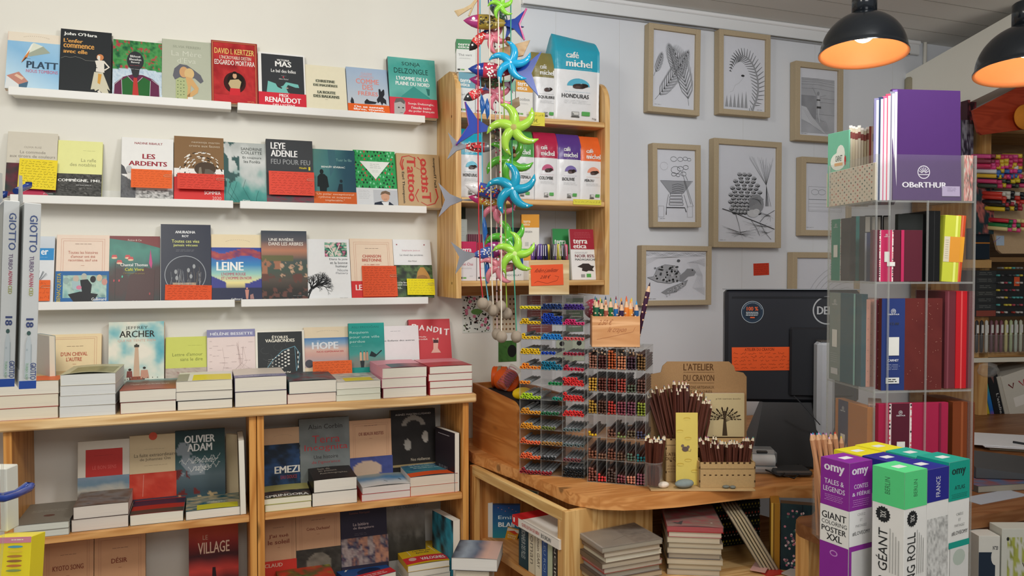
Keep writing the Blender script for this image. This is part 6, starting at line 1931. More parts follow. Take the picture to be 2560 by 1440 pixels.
wall_card(1246, 851, 1291, 905, '3c5c30', 'dark green photo postcard above the striped tape', lambda f: (f.g(0, 0, 1, 1, lambda u, v: mixc(fb(u * 6, v * 6, 3), '1c3018', '4a7a38', '2c4a24'), 10, 10), f.e(0.75, 0.5, 0.25, 0.3, '1a1a18')), 'postcard', -0.005, group=GW)
wall_card(1318, 738, 1380, 832, '9a4a48', 'red printed card seen through the felt pen display', lambda f: f.fine(0.1, 0.1, 0.9, 0.9, 12, 'c8a09c', 3, 0.003), 'postcard', -0.002, group=GW)
wall_card(1390, 838, 1462, 905, 'c9d4c0', 'pale card with black and white pandas behind the felt pens', lambda f: [f.e(0.2 + 0.3 * i, 0.3 + 0.4 * (i % 2), 0.09, 0.1, c, 10) for i, c in enumerate(('222', 'eee', '222'))], 'postcard', -0.002, group=GW)
wall_card(1415, 745, 1458, 830, '7a8c7a', 'grey green card seen through the top right of the felt pen display', lambda f: f.fine(0.1, 0.1, 0.9, 0.9, 8, 'd8dcd4', 3, 0.003), 'postcard', -0.002, group=GW)
wall_card(1392, 755, 1412, 800, 'e2e2e0', 'small white card between the two display postcards', None, 'postcard', -0.002, group=GW)
# ------------------------------------------------------------------ counter
DZ = 0.883
class Fr:
 """upright working plane standing at p, turned by rot degrees"""
 def __init__(s, p, rot):
  s.p = Vector(p)
  s.rot = rot
  s.R = Matrix.Rotation(rad(rot), 3, 'Z')
 def px(s, u, v, y=0.0):
  n = s.R @ Vector((0, 1, 0))
  q = s.R.transposed() @ (on_pl(u, v, s.p + n * y, n) - s.p)
  return q
 def w(s, x, y, z):
  return s.p + s.R @ Vector((x, y, z))
def fbox(fr, u0, vt, u1, vb, y, D, col, faces=None, name='box', lab='', cat='box', group=None, mat='satin', zb=None, yaw=0.0, lean=0.0, roll=0.0, part='carton', bev=0.0006):
 a = fr.px(u0, vb, y)
 b = fr.px(u1, vb, y)
 z0 = a.z if zb is None else zb - fr.p.z
 H = fr.px((u0 + u1) / 2, vt, y).z - z0
 W = (b.x - a.x) / max(0.4, math.cos(rad(yaw)))
 t = empty(name, fr.w(a.x, y, z0), (rad(lean), rad(roll), rad(fr.rot + yaw)), lab, cat, group)
 m = M(mat, col)
 m.box(0, 0, 0, W, D, H, bev)
 faces = faces or {}
 if 'f' in faces:
  faces['f'](Face(m, flatP(W, H, -0.0001), W, H))
 if 'l' in faces:
  faces['l'](Face(m, lambda x, yy, h: (-h, D * (1 - x), H - yy * H), D, H))
 if 't' in faces:
  faces['t'](Face(m, lambda x, yy, h: (x * W, D - yy * D, H + h), W, D))
 m.build(part, t)
 t['w'] = W
 t['h'] = H
 del t['w'], t['h']
 return t, W, H
A = on_z(1180, 1138, DZ)
B = on_z(1405, 1243, DZ)
front = [(1405, 1222), (1422, 1229), (1450, 1236), (1500, 1243), (1560, 1245), (1620, 1243), (1700, 1237), (1780, 1228), (1860, 1219), (1940, 1214), (2040, 1216), (2075, 1220)]
pts = [on_z(u, v, DZ) for u, v in [(1180, 1132), (1290, 1173)] + front]
poly = [(p.x, p.y) for p in pts] + [(2.1, -0.62), (2.1, -0.012), (pts[0].x + 0.01, -0.012)]
m = M('wood_x', 'e0a060')
m.slab(poly, DZ - 0.034, DZ)
tag(m.build('counter'), 'curved orange pine counter top carrying the pencil displays and the monitor', 'counter')
c2 = [(2075, 1338), (2030, 1322), (1998, 1308), (1990, 1299), (1998, 1291), (2030, 1287)]
pts = [on_z(u, v, DZ) for u, v in c2]
q = [on_z(u, v, DZ) for u, v in ((2455, 1288), (2700, 1247))]
poly = [(p.x, p.y) for p in pts] + [(2.1, -0.635), (2.1, -0.02), (4.2, -0.02)] + [(p.x, p.y) for p in q[::-1]]
m = M('wood_x', '8a5c38')
m.slab(poly, DZ - 0.032, DZ)
tag(m.build('counter'), 'darker brown counter top with rounded left end, reaching to the right edge', 'counter')
m = M('wood_z', 'e0b070')
p = on_z(2037, 1335, DZ - 0.034)
m.box(0, 0, 0, 0.035, 0.06, DZ - 0.034)
tag(m.build('counter_post', loc=(p.x, p.y + 0.02, 0), rot=(0, 0, rad(-10))), 'pale pine post under the rounded end of the darker counter', 'post')
p, q = on_z(2460, 1290, DZ - 0.05), on_z(2700, 1250, DZ - 0.05)
d = (q - p)
ang = math.atan2(d.y, d.x)
m = M('wood_x', '7c4f30')
m.box(0, 0.03, 0, d.length, 0.05, 0.1)
tag(m.build('counter_apron', loc=(p.x, p.y, DZ - 0.135), rot=(0, 0, ang)), 'dark brown apron board under the right counter', 'board')
e1 = (B - A)
LAB = Vector((e1.x, e1.y, 0)).length
RL = math.degrees(math.atan2(e1.y, e1.x))
FL = Fr((A.x, A.y, 0), RL)
t = empty('side_bookcase', (A.x, A.y, 0), (0, 0, rad(RL)), 'open pine bookcase under the counter end, facing the low bookcases', 'bookcase')
zt = DZ - 0.036
for nm, x0, x1, z0, z1, y0, y1, mt, c in (('top_rail', 0, LAB, zt - 0.03, zt, 0, 0.02, 'wood_x', 'eac888'), ('post', -0.0, 0.018, 0, zt - 0.03, 0, 0.02, 'wood_z', 'e2ac68'), ('post', LAB - 0.022, LAB, 0, zt - 0.03, 0, 0.02, 'wood_z', 'eac080'),
          ('side_panel', -0.018, 0, 0, zt, 0.0, 0.3, 'wood_z', 'd89858'), ('back_panel', 0, LAB, 0, zt, 0.28, 0.29, 'wood_z', 'c88c50'), ('side_panel', LAB, LAB + 0.016, 0, zt, 0.0, 0.30, 'wood_z', 'e2b878'), ('shelf', 0, LAB, 0.58, 0.6, 0.021, 0.28, 'wood_x', 'd8a060')):
 m = M(mt, c)
 m.box(x0, y0, z0, x1, y1, z1, 0.001)
 m.build(nm, t)
m = M('wood_x', 'e4bc80')
p0 = FL.w(LAB + 0.017, 0.01, 0)
m.slab([(w_.x, w_.y) for w_ in (on_z(u, v, 0.67) for u, v in ((1411, 1388), (1500, 1446), (1560, 1500), (2070, 1520), (2073, 1335)))] + [(1.62, -0.3), (p0.x + 0.32, -0.3), (p0.x + 0.31, p0.y + 0.05)], 0.65, 0.67)
tag(m.build('shelf_board'), 'pale pine shelf board under the counter holding wrapped notebooks', 'shelf')
m = M('wood_z', 'd8a868')
m.box(1.05, -0.14, 0, 1.9, -0.12, zt)
tag(m.build('plywood_board'), 'shaded back board of the space under the counter', 'board')
GS = 'books with spines in the side bookcase'
def spine_book(u0, u1, vt, col, txt, tc, lab, zb=0.6, y=0.028, L=0.14, lean=0.0):
 a = FL.px(u0, 1400, y).x
 b = FL.px(u1, 1400, y).x
 H = FL.px((u0 + u1) / 2, vt, y).z - zb
 t = empty('book', FL.w(a, y, zb + 0.0005), (0, lean, rad(RL)), lab, 'book', GS)
 m = M('satin', col)
 W = b - a
 m.box(0, 0, 0, W, 0.0009, H).box(0, 0, 0, 0.0007, L, H).box(W - 0.0007, 0, 0, W, L, H)
 f = Face(m, flatP(W, H, -0.0001), W, H)
 if txt:
  f.t(txt, 0.3, 0.1, 0.72, 0.8, tc, 0, -90)
 m.build('cover', t)
 m = M('pages_x', 'ece4d0')
 m.box(0.0008, 0.001, 0.001, W - 0.0008, L - 0.001, H - 0.001)
 m.build('pages', t)
for a_ in ((1297, 1320, 1302, '23404a', 'AU BONHEUR DES FILLES', 'c8d0cc', 'dark teal spine AU BONHEUR DES FILLES'), (1321, 1337, 1316, 'e0d4b8', 'roman', '8a8070', 'cream spined book right of the dark teal one'), (1338, 1354, 1324, 'ece2c8', 'Romain GARY', '5a4a3a', 'ivory spine between the cream and the blue one'),
  (1355, 1368, 1330, '3a5c9a', 'BLEU ROI', '9ab0d0', 'blue spined book in the side bookcase'), (1369, 1381, 1334, 'c8d0b0', '', 'fff', 'pale green spined book in the side bookcase'), (1382, 1393, 1350, '3a3430', 'NOIR', 'e0d8c8', 'black and yellow spined book next to the front post')):
 spine_book(*a_)
p = FL.px(1297, 1302, 0.02)
zl = FL.px(1345, 1322, 0.028).z
t = empty('book', FL.w(FL.px(1283, 1300, -0.005).x, -0.008, FL.px(1297, 1300, 0.028).z + 0.003), (0, 0, rad(RL)), "white and red book QUELQU'UN DE BIEN lying across the spines", 'book', GS)
WL = FL.px(1393, 1335, 0).x - FL.px(1278, 1290, 0).x
m = M('satin', 'ece6dc')
m.box(0, 0, 0, WL, 0.0009, 0.026).box(0, 0, 0, WL, 0.15, 0.0006).box(0, 0, 0.0254, WL, 0.15, 0.026)
Face(m, flatP(WL, 0.026, -0.0001), WL, 0.026).t("QUELQU'UN DE BIEN", 0.22, 0.3, 0.6, 0.75, 'c03a34', 1).t('BOURDIN', 0.64, 0.3, 0.84, 0.75, '555', 1).r(0.0, 0, 0.14, 1, 'd02c2c').r(0.03, 0.2, 0.06, 0.7, 'fff')
Face(m, topP(WL, 0.15, 0.0261), WL, 0.15).r(0, 0, 0.22, 1, 'c8282c').g(0.25, 0.0, 1, 0.6, lambda u, v: mixc(v, 'c02828', 'e8d8c8', 'ece8e0'), 6, 6)
m.build('cover', t)
m = M('pages_flat', 'e8e0d0')
m.box(0.001, 0.001, 0.0008, WL - 0.001, 0.149, 0.025)
m.build('pages', t)
FC = lambda u, v, z: Fr(on_z(u, v, z), -YAW)
fr = Fr(FL.w(FL.px(1214, 1300, 0.05).x, 0.05, 0.6), -YAW - 2)
GQ = 'books inside the side bookcase'
tt, W, H = fbox(fr, 1232, 1263, 1300, 1420, 0, 0.02, '24507c', {'f': lambda f: (f.g(0, 0, 1, 1, lambda u, v: mixc(v, '24447c', '2a6490', '2f8a98'), 4, 8), f.tl(['Emily'], 0.2, 0.32, 0.9, 0.46, 'd8e8e8', 0), f.tl(['BLAINE'], 0.2, 0.52, 1.1, 0.66, 'e8ecec', 2), [f.e(0.2 + 0.13 * i, 0.08 + 0.05 * (i % 3), 0.02, 0.01, 'e08070', 6) for i in range(6)])}, 'book', 'blue night sky book with Emily lettering in the side bookcase', 'book', GQ, zb=0.6, part='cover')
fbox(fr, 1220, 1258, 1232, 1420, 0.004, 0.02, 'e0dcd4', None, 'book', 'white edged book left of the blue Emily book', 'book', GQ, zb=0.6, part='cover')
fbox(fr, 1211, 1256, 1220, 1420, 0.006, 0.02, '3a2a58', None, 'book', 'dark violet spined book at the far left of the side bookcase', 'book', GQ, zb=0.6, part='cover')
fbox(fr, 1303, 1232, 1349, 1300, 0.03, 0.004, 'd0c49c', {'f': lambda f: (f.r(0.1, 0.1, 0.9, 0.9, '6a7a68'), f.fine(0.3, 0.3, 0.75, 0.6, 3, 'c8ccb8', 2, 0.002))}, 'photo_card', 'small cream bordered card sticking up behind the lying white book', 'card', GQ, zb=0.76, part='sheet', roll=12)
tt, W, H = fbox(fr, 1262, 1318, 1292, 1450, -0.012, 0.014, 'd89a2c', {'f': lambda f: (f.r(0, 0, 1, 0.25, 'd8d0c0'), f.p([(0.1, 0.25), (0.6, 0.12), (0.95, 0.3), (0.7, 0.42)], 'd0482c'), f.tl(['ROMAN', 'ROUGE'], 0.15, 0.5, 0.85, 0.8, 'f0e0b8', 1))}, 'book', 'amber and red book leaning against the spines', 'book', GQ, zb=0.6, roll=14, part='cover')
fr = Fr(on_z(1128, 1425, 0.62), -YAW - 6)
t = empty('book', fr.w(0, 0, 0), (0, 0, rad(fr.rot)), 'thick white edged book with blue and pink cover lying between the two bookcases', 'book')
lying(t, 0.135, 0.15, 0.036, '2c3040', lambda f: f.g(0, 0, 1, 1, lambda u, v: mixc(np.clip(u + 0.2 * (fb(u * 4, v * 4) - 0.5), 0, 1), '2a3040', '98a8b8', '5a6a80', 'd8b0a0', 'd0b0a4'), 16, 10), 'b8b0ac', 'e8e4dc', 0.002)
t = empty('magazine_holder', (fr.w(0.01, 0.01, -0.62).x, fr.w(0.01, 0.01, 0).y, 0), (0, 0, rad(fr.rot)), 'plain pale holder under the lying white edged book', 'holder')
m = M('kraft', 'd8cdb8')
m.box(0, 0, 0, 0.1, 0.12, 0.619, 0.002)
m.build('carton', t)
fr = Fr(on_z(1183, 1118, DZ), RL)
t = empty('wooden_crate', on_z(1182, 1113, DZ), (0, 0, rad(RL - 4)), 'orange pine crate with rounded corner standing beside the felt pen display', 'crate')
q = Fr(on_z(1182, 1113, DZ), RL - 4)
WL = q.px(1292, 1160).x
HL = q.px(1185, 958).z
m = M('wood_x', 'd28a48')
H2 = HL * 0.93
arc = [(WL - 0.05 + 0.05 * math.sin(a), H2 - 0.03 + 0.03 * math.cos(a)) for a in [i * math.pi / 12 for i in range(7)]]
pr = [(0, 0), (WL, 0)] + arc[::-1] + [(0, HL)]
n = len(pr)
m.add([(x, 0, z) for x, z in pr] + [(x, 0.012, z) for x, z in pr], [tuple(range(n)), tuple(range(n, 2 * n))[::-1]] + [(i, (i + 1) % n, n + (i + 1) % n, n + i)[::-1] for i in range(n)])
m.build('side_panel', t)
for a0, a1, hh in ((0, 0.012, HL), (WL - 0.012, WL, H2 - 0.03)):
 m = M('wood_y', 'c07c40')
 m.box(a0, 0.012, 0, a1, 0.16, hh)
 m.build('end_panel', t)
m = M('wood_x', 'b87438')
m.box(0, 0.16, 0, WL, 0.172, HL).box(0.012, 0.012, 0, WL - 0.012, 0.16, 0.01)
m.build('back_panel', t)
m = M('kraft', '2c2a2c')
m.box(0.013, 0.013, 0.0105, WL - 0.013, 0.159, HL - 0.018, 0.01)
tag(m.build('cloth_bundle', loc=t.location, rot=t.rotation_euler), 'dark cloth bundle filling the pine crate under the ribbons', 'cloth')
def ribbon():
 m = M('satin', 'ee6220')
 m.T = Matrix.Rotation(rad(90), 4, 'X')
 q_ = [(0.029, -0.026), (0.035, -0.025)] + [(0.0365 + 0.0012 * (k % 2), -0.024 + 0.004 * k) for k in range(13)] + [(0.035, 0.025), (0.029, 0.026), (0.029, -0.026)]
 m.lathe(q_, 28)
 return m
m = ribbon()
m.use('kraft', 'a89878').lathe([(0.0382, -0.006), (0.039, 0), (0.0382, 0.006)], 28)
CB = HL - 0.018
p = q.w(0.042, 0.085, CB + 0.038)
tag(m.build('ribbon_roll', loc=p, rot=(0, 0, rad(60))), 'roll of bright orange ribbon with twine band in the crate', 'ribbon')
p = q.w(0.105, 0.08, CB + 0.036)
m = ribbon()
tag(m.build('ribbon_roll', loc=p, rot=(0, 0, rad(20))), 'orange ribbon roll right of the first one in the crate', 'ribbon')
m = M('film', 'fff')
p = q.w(0.14, 0.045, CB + 0.02)
p2 = p + Vector((0.055, 0.01, 0.06))
m.tube([p, p2], 0.022, 14)
t = empty('thread_tube', (0, 0, 0), (0, 0, 0), 'clear tube wound with pink thread leaning in the crate', 'tube')
m.build('tube', t)
m = M('satin', 'd83a8c')
dd = (p2 - p)
ax = dd.normalized()
ux = ax.orthogonal().normalized()
uy = ax.cross(ux)
m.tube([p + dd * (0.1 + 0.8 * i / 60) + (ux * math.cos(i * 0.8) + uy * math.sin(i * 0.8)) * 0.02 for i in range(61)], 0.001, 4)
m.build('thread', t)
m = M('satin', 'f0c818')
m.ball((0, 0, 0), 0.035, 0.026, 0.02, 14, 8, 0.05, 4)
tag(m.build('yarn_ball', loc=q.w(WL - 0.06, 0.05, CB + 0.0195)), 'bright yellow bundle in the crate beside the felt pens', 'yarn')
# ------------------------------------------------------------------ clear displays with felt pens and pencils
DROT = -38.4
def display(nm, u0, vb, u1, vt, rows, cols, D, lab):
 p = on_z(u0, vb, DZ)
 fr = Fr(p, DROT)
 W = fr.px(u1, vb).x
 H = fr.px(u0, vt).z
 t = empty('pen_display', p, (0, 0, rad(DROT)), lab, 'display stand', 'clear pen displays')
 th = 0.0016
 for i in range(rows + 1):
  z = H * i / rows
  z = min(z, H - th)
  m = M('clear', 'fff')
  m.box(0, 0.001, z, W, D, z + th)
  m.use('clear_edge').box(0, 0, z, W, 0.001, z + th)
  m.build('shelf', t)
 for i in range(cols + 1):
  x = (W - th) * i / cols
  m = M('clear', 'fff')
  m.box(x, 0.001, 0, x + th, D, H)
  m.use('clear_edge').box(x, -0.0006, 0, x + th, 0.001, H)
  m.build('divider' if 0 < i < cols else 'side_panel', t)
 m = M('clear', 'fff')
 m.box(0, D, 0, W, D + th, H)
 m.build('back_panel', t)
 return fr, W, H
frA, WA, HA = display('a', 1299, 1183, 1461, 737, 12, 3, 0.13, 'tall clear acrylic display filled with coloured felt pens')
frB, WB, HB = display('b', 1468, 1204, 1614, 868, 6, 6, 0.15, 'clear acrylic display filled with brown ended colour pencils')
_cap = {}
_pen = None
def felt(col):
 global _pen
 if _pen is None:
  m = M('plastic', '8e9092')
  m.lathe([(0.0001, 0.012), (0.0042, 0.012), (0.0042, 0.125), (0.0035, 0.132), (0.0001, 0.132)], 8)
  m.use(col='4a4c4e').lathe([(0.0044, 0.03), (0.0044, 0.034)], 8)
  _pen = m.build('felt_pen')
  COL.objects.unlink(_pen)
 if col not in _cap:
  m = M('plastic', col)
  m.lathe([(0.0032, 0.006), (0.0032, 0.0), (0.0046, 0.0), (0.0048, 0.012), (0.0042, 0.014)], 10)
  k = hx(col)
  m.use(col=tuple(c * 0.35 for c in k)).lathe([(0.0001, 0.006), (0.0032, 0.006)], 10)
  o = m.build('cap')
  COL.objects.unlink(o)
  _cap[col] = o
 return _pen, _cap[col]
ROT_IN = Euler((rad(-90), 0, rad(DROT))).to_matrix()     # local z of the pen points into the display
def cellpos(i, n_across, d):
 r = 0
 k = i
 while True:
  c = n_across - (r % 2)
  if k < c:
   return k + 0.5 * (r % 2), r
  k -= c
  r += 1
cn = {'y': ('f2e21c', 'yellow'), 'Y': ('f4cc1c', 'amber yellow'), 'n': ('20407c', 'navy'), 'v': ('4c2c90', 'violet'), 'b': ('1c4cc0', 'royal blue'), 'm': ('e6307c', 'magenta'), 's': ('2a98e4', 'sky blue'), 'c': ('f4686c', 'coral'), 'd': ('aa2440', 'dark red'),
 't': ('1a84a4', 'teal'), 'o': ('f69428', 'orange'), 'r': ('d8304c', 'crimson'), 'g': ('1e9050', 'green'), 'R': ('f63c3c', 'bright red'), 'l': ('b8d828', 'lime'), 'T': ('1e9a80', 'sea green'), 'G': ('e8a02c', 'gold'), 'e': ('2c7248', 'dark green'),
 'O': ('6c7c38', 'olive'), 'h': ('687878', 'grey'), 'q': ('f27040', 'red orange'), 'a': ('b08040', 'tan'), 'k': ('202426', 'black'), 'w': ('80484a', 'russet'), 'x': ('9c2830', 'wine red')}
rowsA = ['y6 n11 v11', 'Y8 b20 m9', 'Y7 s11 c6', 'Y11 b4 d6', 'o8 t15 r7', 'o3 g4 R15', 'l9 T3 R12', 'G8 e5 R11', 'G9 O4 h5', 'q7 a6 h6', 'q9 k4 w5', 'x7 x3 k17']
rn = random.Random(11)
ordw = ['first', 'second', 'third', 'fourth', 'fifth', 'sixth', 'seventh', 'eighth', 'ninth', 'tenth', 'eleventh', 'twelfth']
for r, s_ in enumerate(rowsA):
 for c, it in enumerate(s_.split()):
  ky, n = it[0], int(it[1:])
  col, cname = cn[ky]
  cw = WA / 3
  d = 0.0096
  na = 6
  for i in range(n):
   kx, kz = cellpos(i, na, d)
   if n < 5 and c == 1 and ky in 'gT':
    kx += 6 - n
    kx = min(kx, 5)
   x = cw * c + 0.0022 + 0.0049 + kx * (cw - 0.0125) / (na - 1)
   z = HA * (11 - r) / 12 + 0.0024 + 0.0049 + kz * d * 0.84
   y = rn.uniform(-0.012, -0.002)
   pn, cp = felt(col)
   t = pn.copy()
   COL.objects.link(t)
   t.location = frA.w(x, y, z)
   t.rotation_euler = (rad(-90), 0, rad(DROT))
   lb = '%s tipped felt pen, %s row from top, %s column of the tall display' % (cname, ordw[r], ['left', 'middle', 'right'][c])
   tag(t, lb, 'felt pen', '%s felt pens, %s row' % (cname, ordw[r]))
   k = cp.copy()
   COL.objects.link(k)
   k.parent = t
rowsB = [['9a6a58 16', '5a3430 15', 'b85c34 20', 'c8805c 15', '4a3440 15', '7c5c38 17'], ['c8983c 15', '6a3a30 15', '7a342c 15', 'a8483c 15', '5a6450 9', '6c4a40 15'],
  ['b08838 14', '5c3c30 15', 'b83c34 14', '8a4450 15', '7c4858 15', '8a9438 15'], ['e8b828 4', None, '7c5444 8', '7a8a50 4', '6a5c48 9', '484860 8'],
  ['8a5a44 10', '84604c 6', '7a4c3c 11', '6a5040 8', '5a7060 8', '2c8088 7'], ['8a5448 14', 'd84040 7', '5c4a44 14', '8a4c54 9', 'd89078 9', 'a8687c 12']]
_pm = {}
def colour_pencil(col):
 if col not in _pm:
  m = M('satin', '4a2a20')
  m.lathe([(0.0039, 0.004), (0.0039, 0.15), (0.0001, 0.172)], 6, smooth=False)
  m.use(col=col).lathe([(0.0001, -0.0005), (0.003, 0.0), (0.0039, 0.0015), (0.0039, 0.004)], 6, cols=[col] * 4)
  o = m.build('colour_pencil')
  COL.objects.unlink(o)
  _pm[col] = o
 return _pm[col]
cnt = 0
rest = M('satin', '4a2a20')
allp = []
for r, row in enumerate(rowsB):
 for c, it in enumerate(row):
  if it:
   col, n = it.split()
   for i in range(int(n)):
    allp.append((r, c, col, i))
keep = set(k for k in range(len(allp)) if (k * 7919) % len(allp) < 296)
cwB = WB / 6
for k, (r, c, col, i) in enumerate(allp):
 kx, kz = i % 3, i // 3
 x = cwB * c + 0.0022 + 0.0042 + kx * (cwB - 0.0108) / 2
 z = HB * (5 - r) / 6 + 0.0024 + 0.0042 + kz * 0.0079
 p = frB.w(x, rn.uniform(-0.004, 0.006), z)
 src = colour_pencil(col)
 if k in keep:
  t = src.copy()
  COL.objects.link(t)
  t.location = p
  t.rotation_euler = (rad(-90), rad(rn.uniform(0, 60)) * 0, rad(DROT))
  tag(t, 'brown pencil end on, %s row from top, %s column of pencil display' % (ordw[r], ordw[c]), 'pencil', 'colour pencils in the clear display, %s row' % ordw[r])
 else:
  rest.T = Matrix.Translation(p) @ ROT_IN.to_4x4()
  rest.use(col='4a2a20').lathe([(0.0039, 0.004), (0.0039, 0.15), (0.0001, 0.172)], 6, smooth=False)
  rest.use(col=col).lathe([(0.0001, -0.0005), (0.003, 0.0), (0.0039, 0.0015), (0.0039, 0.004)], 6, cols=[col] * 4)
o = rest.build('colour_pencils', kind='stuff')
tag(o, 'remaining brown colour pencils packed between the others in the clear display', 'pencils')
# ------------------------------------------------------------------ loose pencils, upright
_up = {}
def up_pencil(p0, p1, r, body, lead, lab, group, name='colour_pencil', wood='d8b088', bare=False):
 d = Vector(p1) - Vector(p0)
 L = round(d.length, 2)
 key = (body, lead, L, r)
 if key not in _up:
  m = M('satin', body)
  m.lathe([(0.0001, 0), (r, 0.0), (r, L - 3.2 * r)], 6 if r < 0.006 else 8, smooth=False)
  m.use(col=wood).lathe([(r, L - 3.2 * r), (r * 0.42, L - 0.9 * r)], 8)
  m.use(col=lead).lathe([(r * 0.42, L - 0.9 * r), (0.0001, L)], 8)
  o = m.build(name)
  COL.objects.unlink(o)
  _up[key] = o
 t = _up[key].copy()
 COL.objects.link(t)
 t.location = p0
 t.rotation_euler = d.to_track_quat('Z', 'Y').to_euler()
 return tag(t, lab, 'pencil', group)
LEADS = ['c83c3c', 'e8c03c', '3c6ab0', '3c9a58', 'e888a8', '8a4aa0', 'e8803c', '5ab0d0', '222222', 'e8e4da']
LN = dict(zip(LEADS, ['red', 'yellow', 'blue', 'green', 'pink', 'violet', 'orange', 'light blue', 'black', 'white']))
def bunch(n, u0, u1, v0, v1, F0, F1, base, rbase, L, r, body, lab, group, wood='ecdcc0', seed=1, leads=LEADS, dv=None):
 """pencils fanning out of a pot at base"""
 q = random.Random(seed)
 for i in range(n):
  s_ = (i + 0.5) / n
  u = u0 + (u1 - u0) * s_
  F = q.uniform(F0, F1)
  v = v0 + (v1 - v0) * q.random() if dv is None else dv(s_) + q.uniform(-9, 9)
  tip = at_f(u, v, F)
  bb = Vector(base) + Vector(((s_ - 0.5) * 2 * rbase * math.cos(rad(YAW)), q.uniform(-1, 1) * min(rbase * 0.6, 0.014) - (s_ - 0.5) * 2 * rbase * math.sin(rad(YAW)), 0))
  ld = q.choice(leads)
  up_pencil(bb, tip, r, body, ld, lab % LN.get(ld, 'pale'), group, wood=wood)
fs = Fr(on_z(1627, 1229, DZ), -YAW)
t = empty('craft_stand', fs.p, (0, 0, rad(-YAW)), "kraft board counter stand L'ATELIER DU CRAYON with pencil boxes", 'display stand')
xe = fs.px(1889, 1229).x
m = M('kraft', 'c8a878')
m.box(0, 0, 0.0005, xe, 0.2, 0.0055, 0.001)
m.build('base', t)
yb = 0.16
z = lambda v, y=yb: fs.px(1740, v, y).z
x = lambda u, y=yb: fs.px(u, 1000, y).x
m = M('kraft', 'a8845c')
pr = [(x(1622), 0.006), (x(1622), z(945)), (x(1626), z(936)), (x(1652), z(931)), (x(1656), z(915)), (x(1668), z(904)), (x(1822), z(904)), (x(1834), z(915)), (x(1838), z(928)), (x(1858), z(932)), (x(1866), z(942)), (x(1868), 0.006)]
n = len(pr)
m.add([(a, yb, b) for a, b in pr] + [(a, yb + 0.004, b) for a, b in pr], [tuple(range(n))[::-1], tuple(range(n, 2 * n))] + [(i, (i + 1) % n, n + (i + 1) % n, n + i) for i in range(n)])
x0, x1, z0, z1 = x(1622), x(1868), 0.006, z(904)
f = Face(m, flatP(x1 - x0, z1 - z0, yb - 0.0001, x0, z0), x1 - x0, z1 - z0)
g = lambda u, v: ((u - 1622) / 246, (v - 904) / (1212 - 904))
for s_, a, b, c_, d_, w_ in (("L'ATELIER", 1708, 909, 1784, 928, 1), ('DU CRAYON', 1708, 940, 1785, 957, 1), ('CRAYONS ARTISANAUX', 1708, 970, 1785, 978, 0), ('ET COLORÉS', 1720, 981, 1780, 989, 0)):
 f.t(s_, *g(a, b), *g(c_, d_), '5a3c24', w_)
f.l([g(1708, 933), g(1785, 933)], 0.001, '6a4a30').l([g(1708, 962), g(1785, 962)], 0.0008, '6a4a30')
m.build('back_board', t)
def kbox(u0, vt, u1, vb, y, D, nm, zb=0.006, notch=True, txt=None):
 a, b = fs.px(u0, vb, y).x, fs.px(u1, vb, y).x
 H = fs.px(u0, vt, y).z
 m = M('kraft', 'c2a272')
 m.box(a, y, zb, b, y + 0.003, H).box(a, y + D, zb, b, y + D + 0.003, H).box(a, y, zb, a + 0.003, y + D, H).box(b - 0.003, y, zb, b, y + D, H).box(a, y, H - 0.02, b, y + D, H - 0.017)
 m.use(col='4a3420')
 if notch:
  nn = max(3, int((b - a) / 0.016))
  for i in range(nn):
   q = a + 0.015 + (b - a - 0.03) * i / (nn - 1)
   m.box(q - 0.003, y - 0.0004, H - 0.004, q + 0.003, y, H + 0.0003)
   m.box(q - 0.003, y - 0.0004, zb + (H - zb) * 0.47, q + 0.003, y, zb + (H - zb) * 0.47 + 0.003)
  for zz in (0.2, 0.75):
   m.box(a - 0.0003, y - 0.0004, zb + (H - zb) * zz, a + 0.003, y, zb + (H - zb) * zz + 0.006)
   m.box(b - 0.003, y - 0.0004, zb + (H - zb) * zz, b + 0.0003, y, zb + (H - zb) * zz + 0.006)
 if txt:
  txt(Face(m, flatP(b - a, H - zb, y - 0.0003, a, zb), b - a, H - zb))
 m.build(nm, t)
 return a, b, H
kbox(1748, 1156, 1888, 1215, 0.02, 0.055, 'pencil_box')
kbox(1664, 1097, 1742, 1210, 0.078, 0.05, 'pencil_box', txt=lambda f: f.tl(["L'ATELIER", 'DU CRAYON'], 0.0, 0.32, 0.75, 0.5, '6a4c30', 1, 'l').fine(0, 0.6, 0.7, 0.8, 3, '8a6a48', 2, 0.0012))
kbox(1760, 1105, 1880, 1215, 0.085, 0.05, 'pencil_box')
CP = 'branch-brown pencils with white sharpened tips'
pb = fs.w(fs.px(1700, 1100, 0.1).x, 0.105, 0.05)
bunch(16, 1616, 1700, 965, 1010, 2.28, 2.33, pb, 0.03, 0.17, 0.0038, '5c3226', 'brown pencil with %s lead in the rear left bunch of the craft stand', CP + ', rear left', seed=3, dv=lambda s_: 1002 - 42 * math.sin(math.pi * (0.1 + 0.6 * s_)))
bunch(14, 1682, 1722, 950, 975, 2.27, 2.31, pb + Vector((0.01, 0, 0)), 0.02, 0.17, 0.0038, '582e24', 'brown pencil with %s lead in the rear middle bunch of the craft stand', CP + ', rear middle', seed=4)
bunch(16, 1728, 1785, 975, 1010, 2.27, 2.32, fs.w(fs.px(1725, 1100, 0.1).x, 0.105, 0.05), 0.03, 0.17, 0.0038, '60362a', 'brown pencil with %s lead fanning right behind the yellow ruler card', CP + ', rear right', seed=5, dv=lambda s_: 975 + 32 * s_)
bunch(44, 1742, 1887, 1088, 1112, 2.2, 2.24, fs.w(fs.px(1818, 1150, 0.04).x, 0.05, 0.012), 0.055, 0.1, 0.0038, '5c3226', 'short brown pencil with %s lead in the front right box of the craft stand', CP + ', front right', seed=6)
jp = fs.w(fs.px(1638, 1205, -0.01).x, 0.02, 0.0)
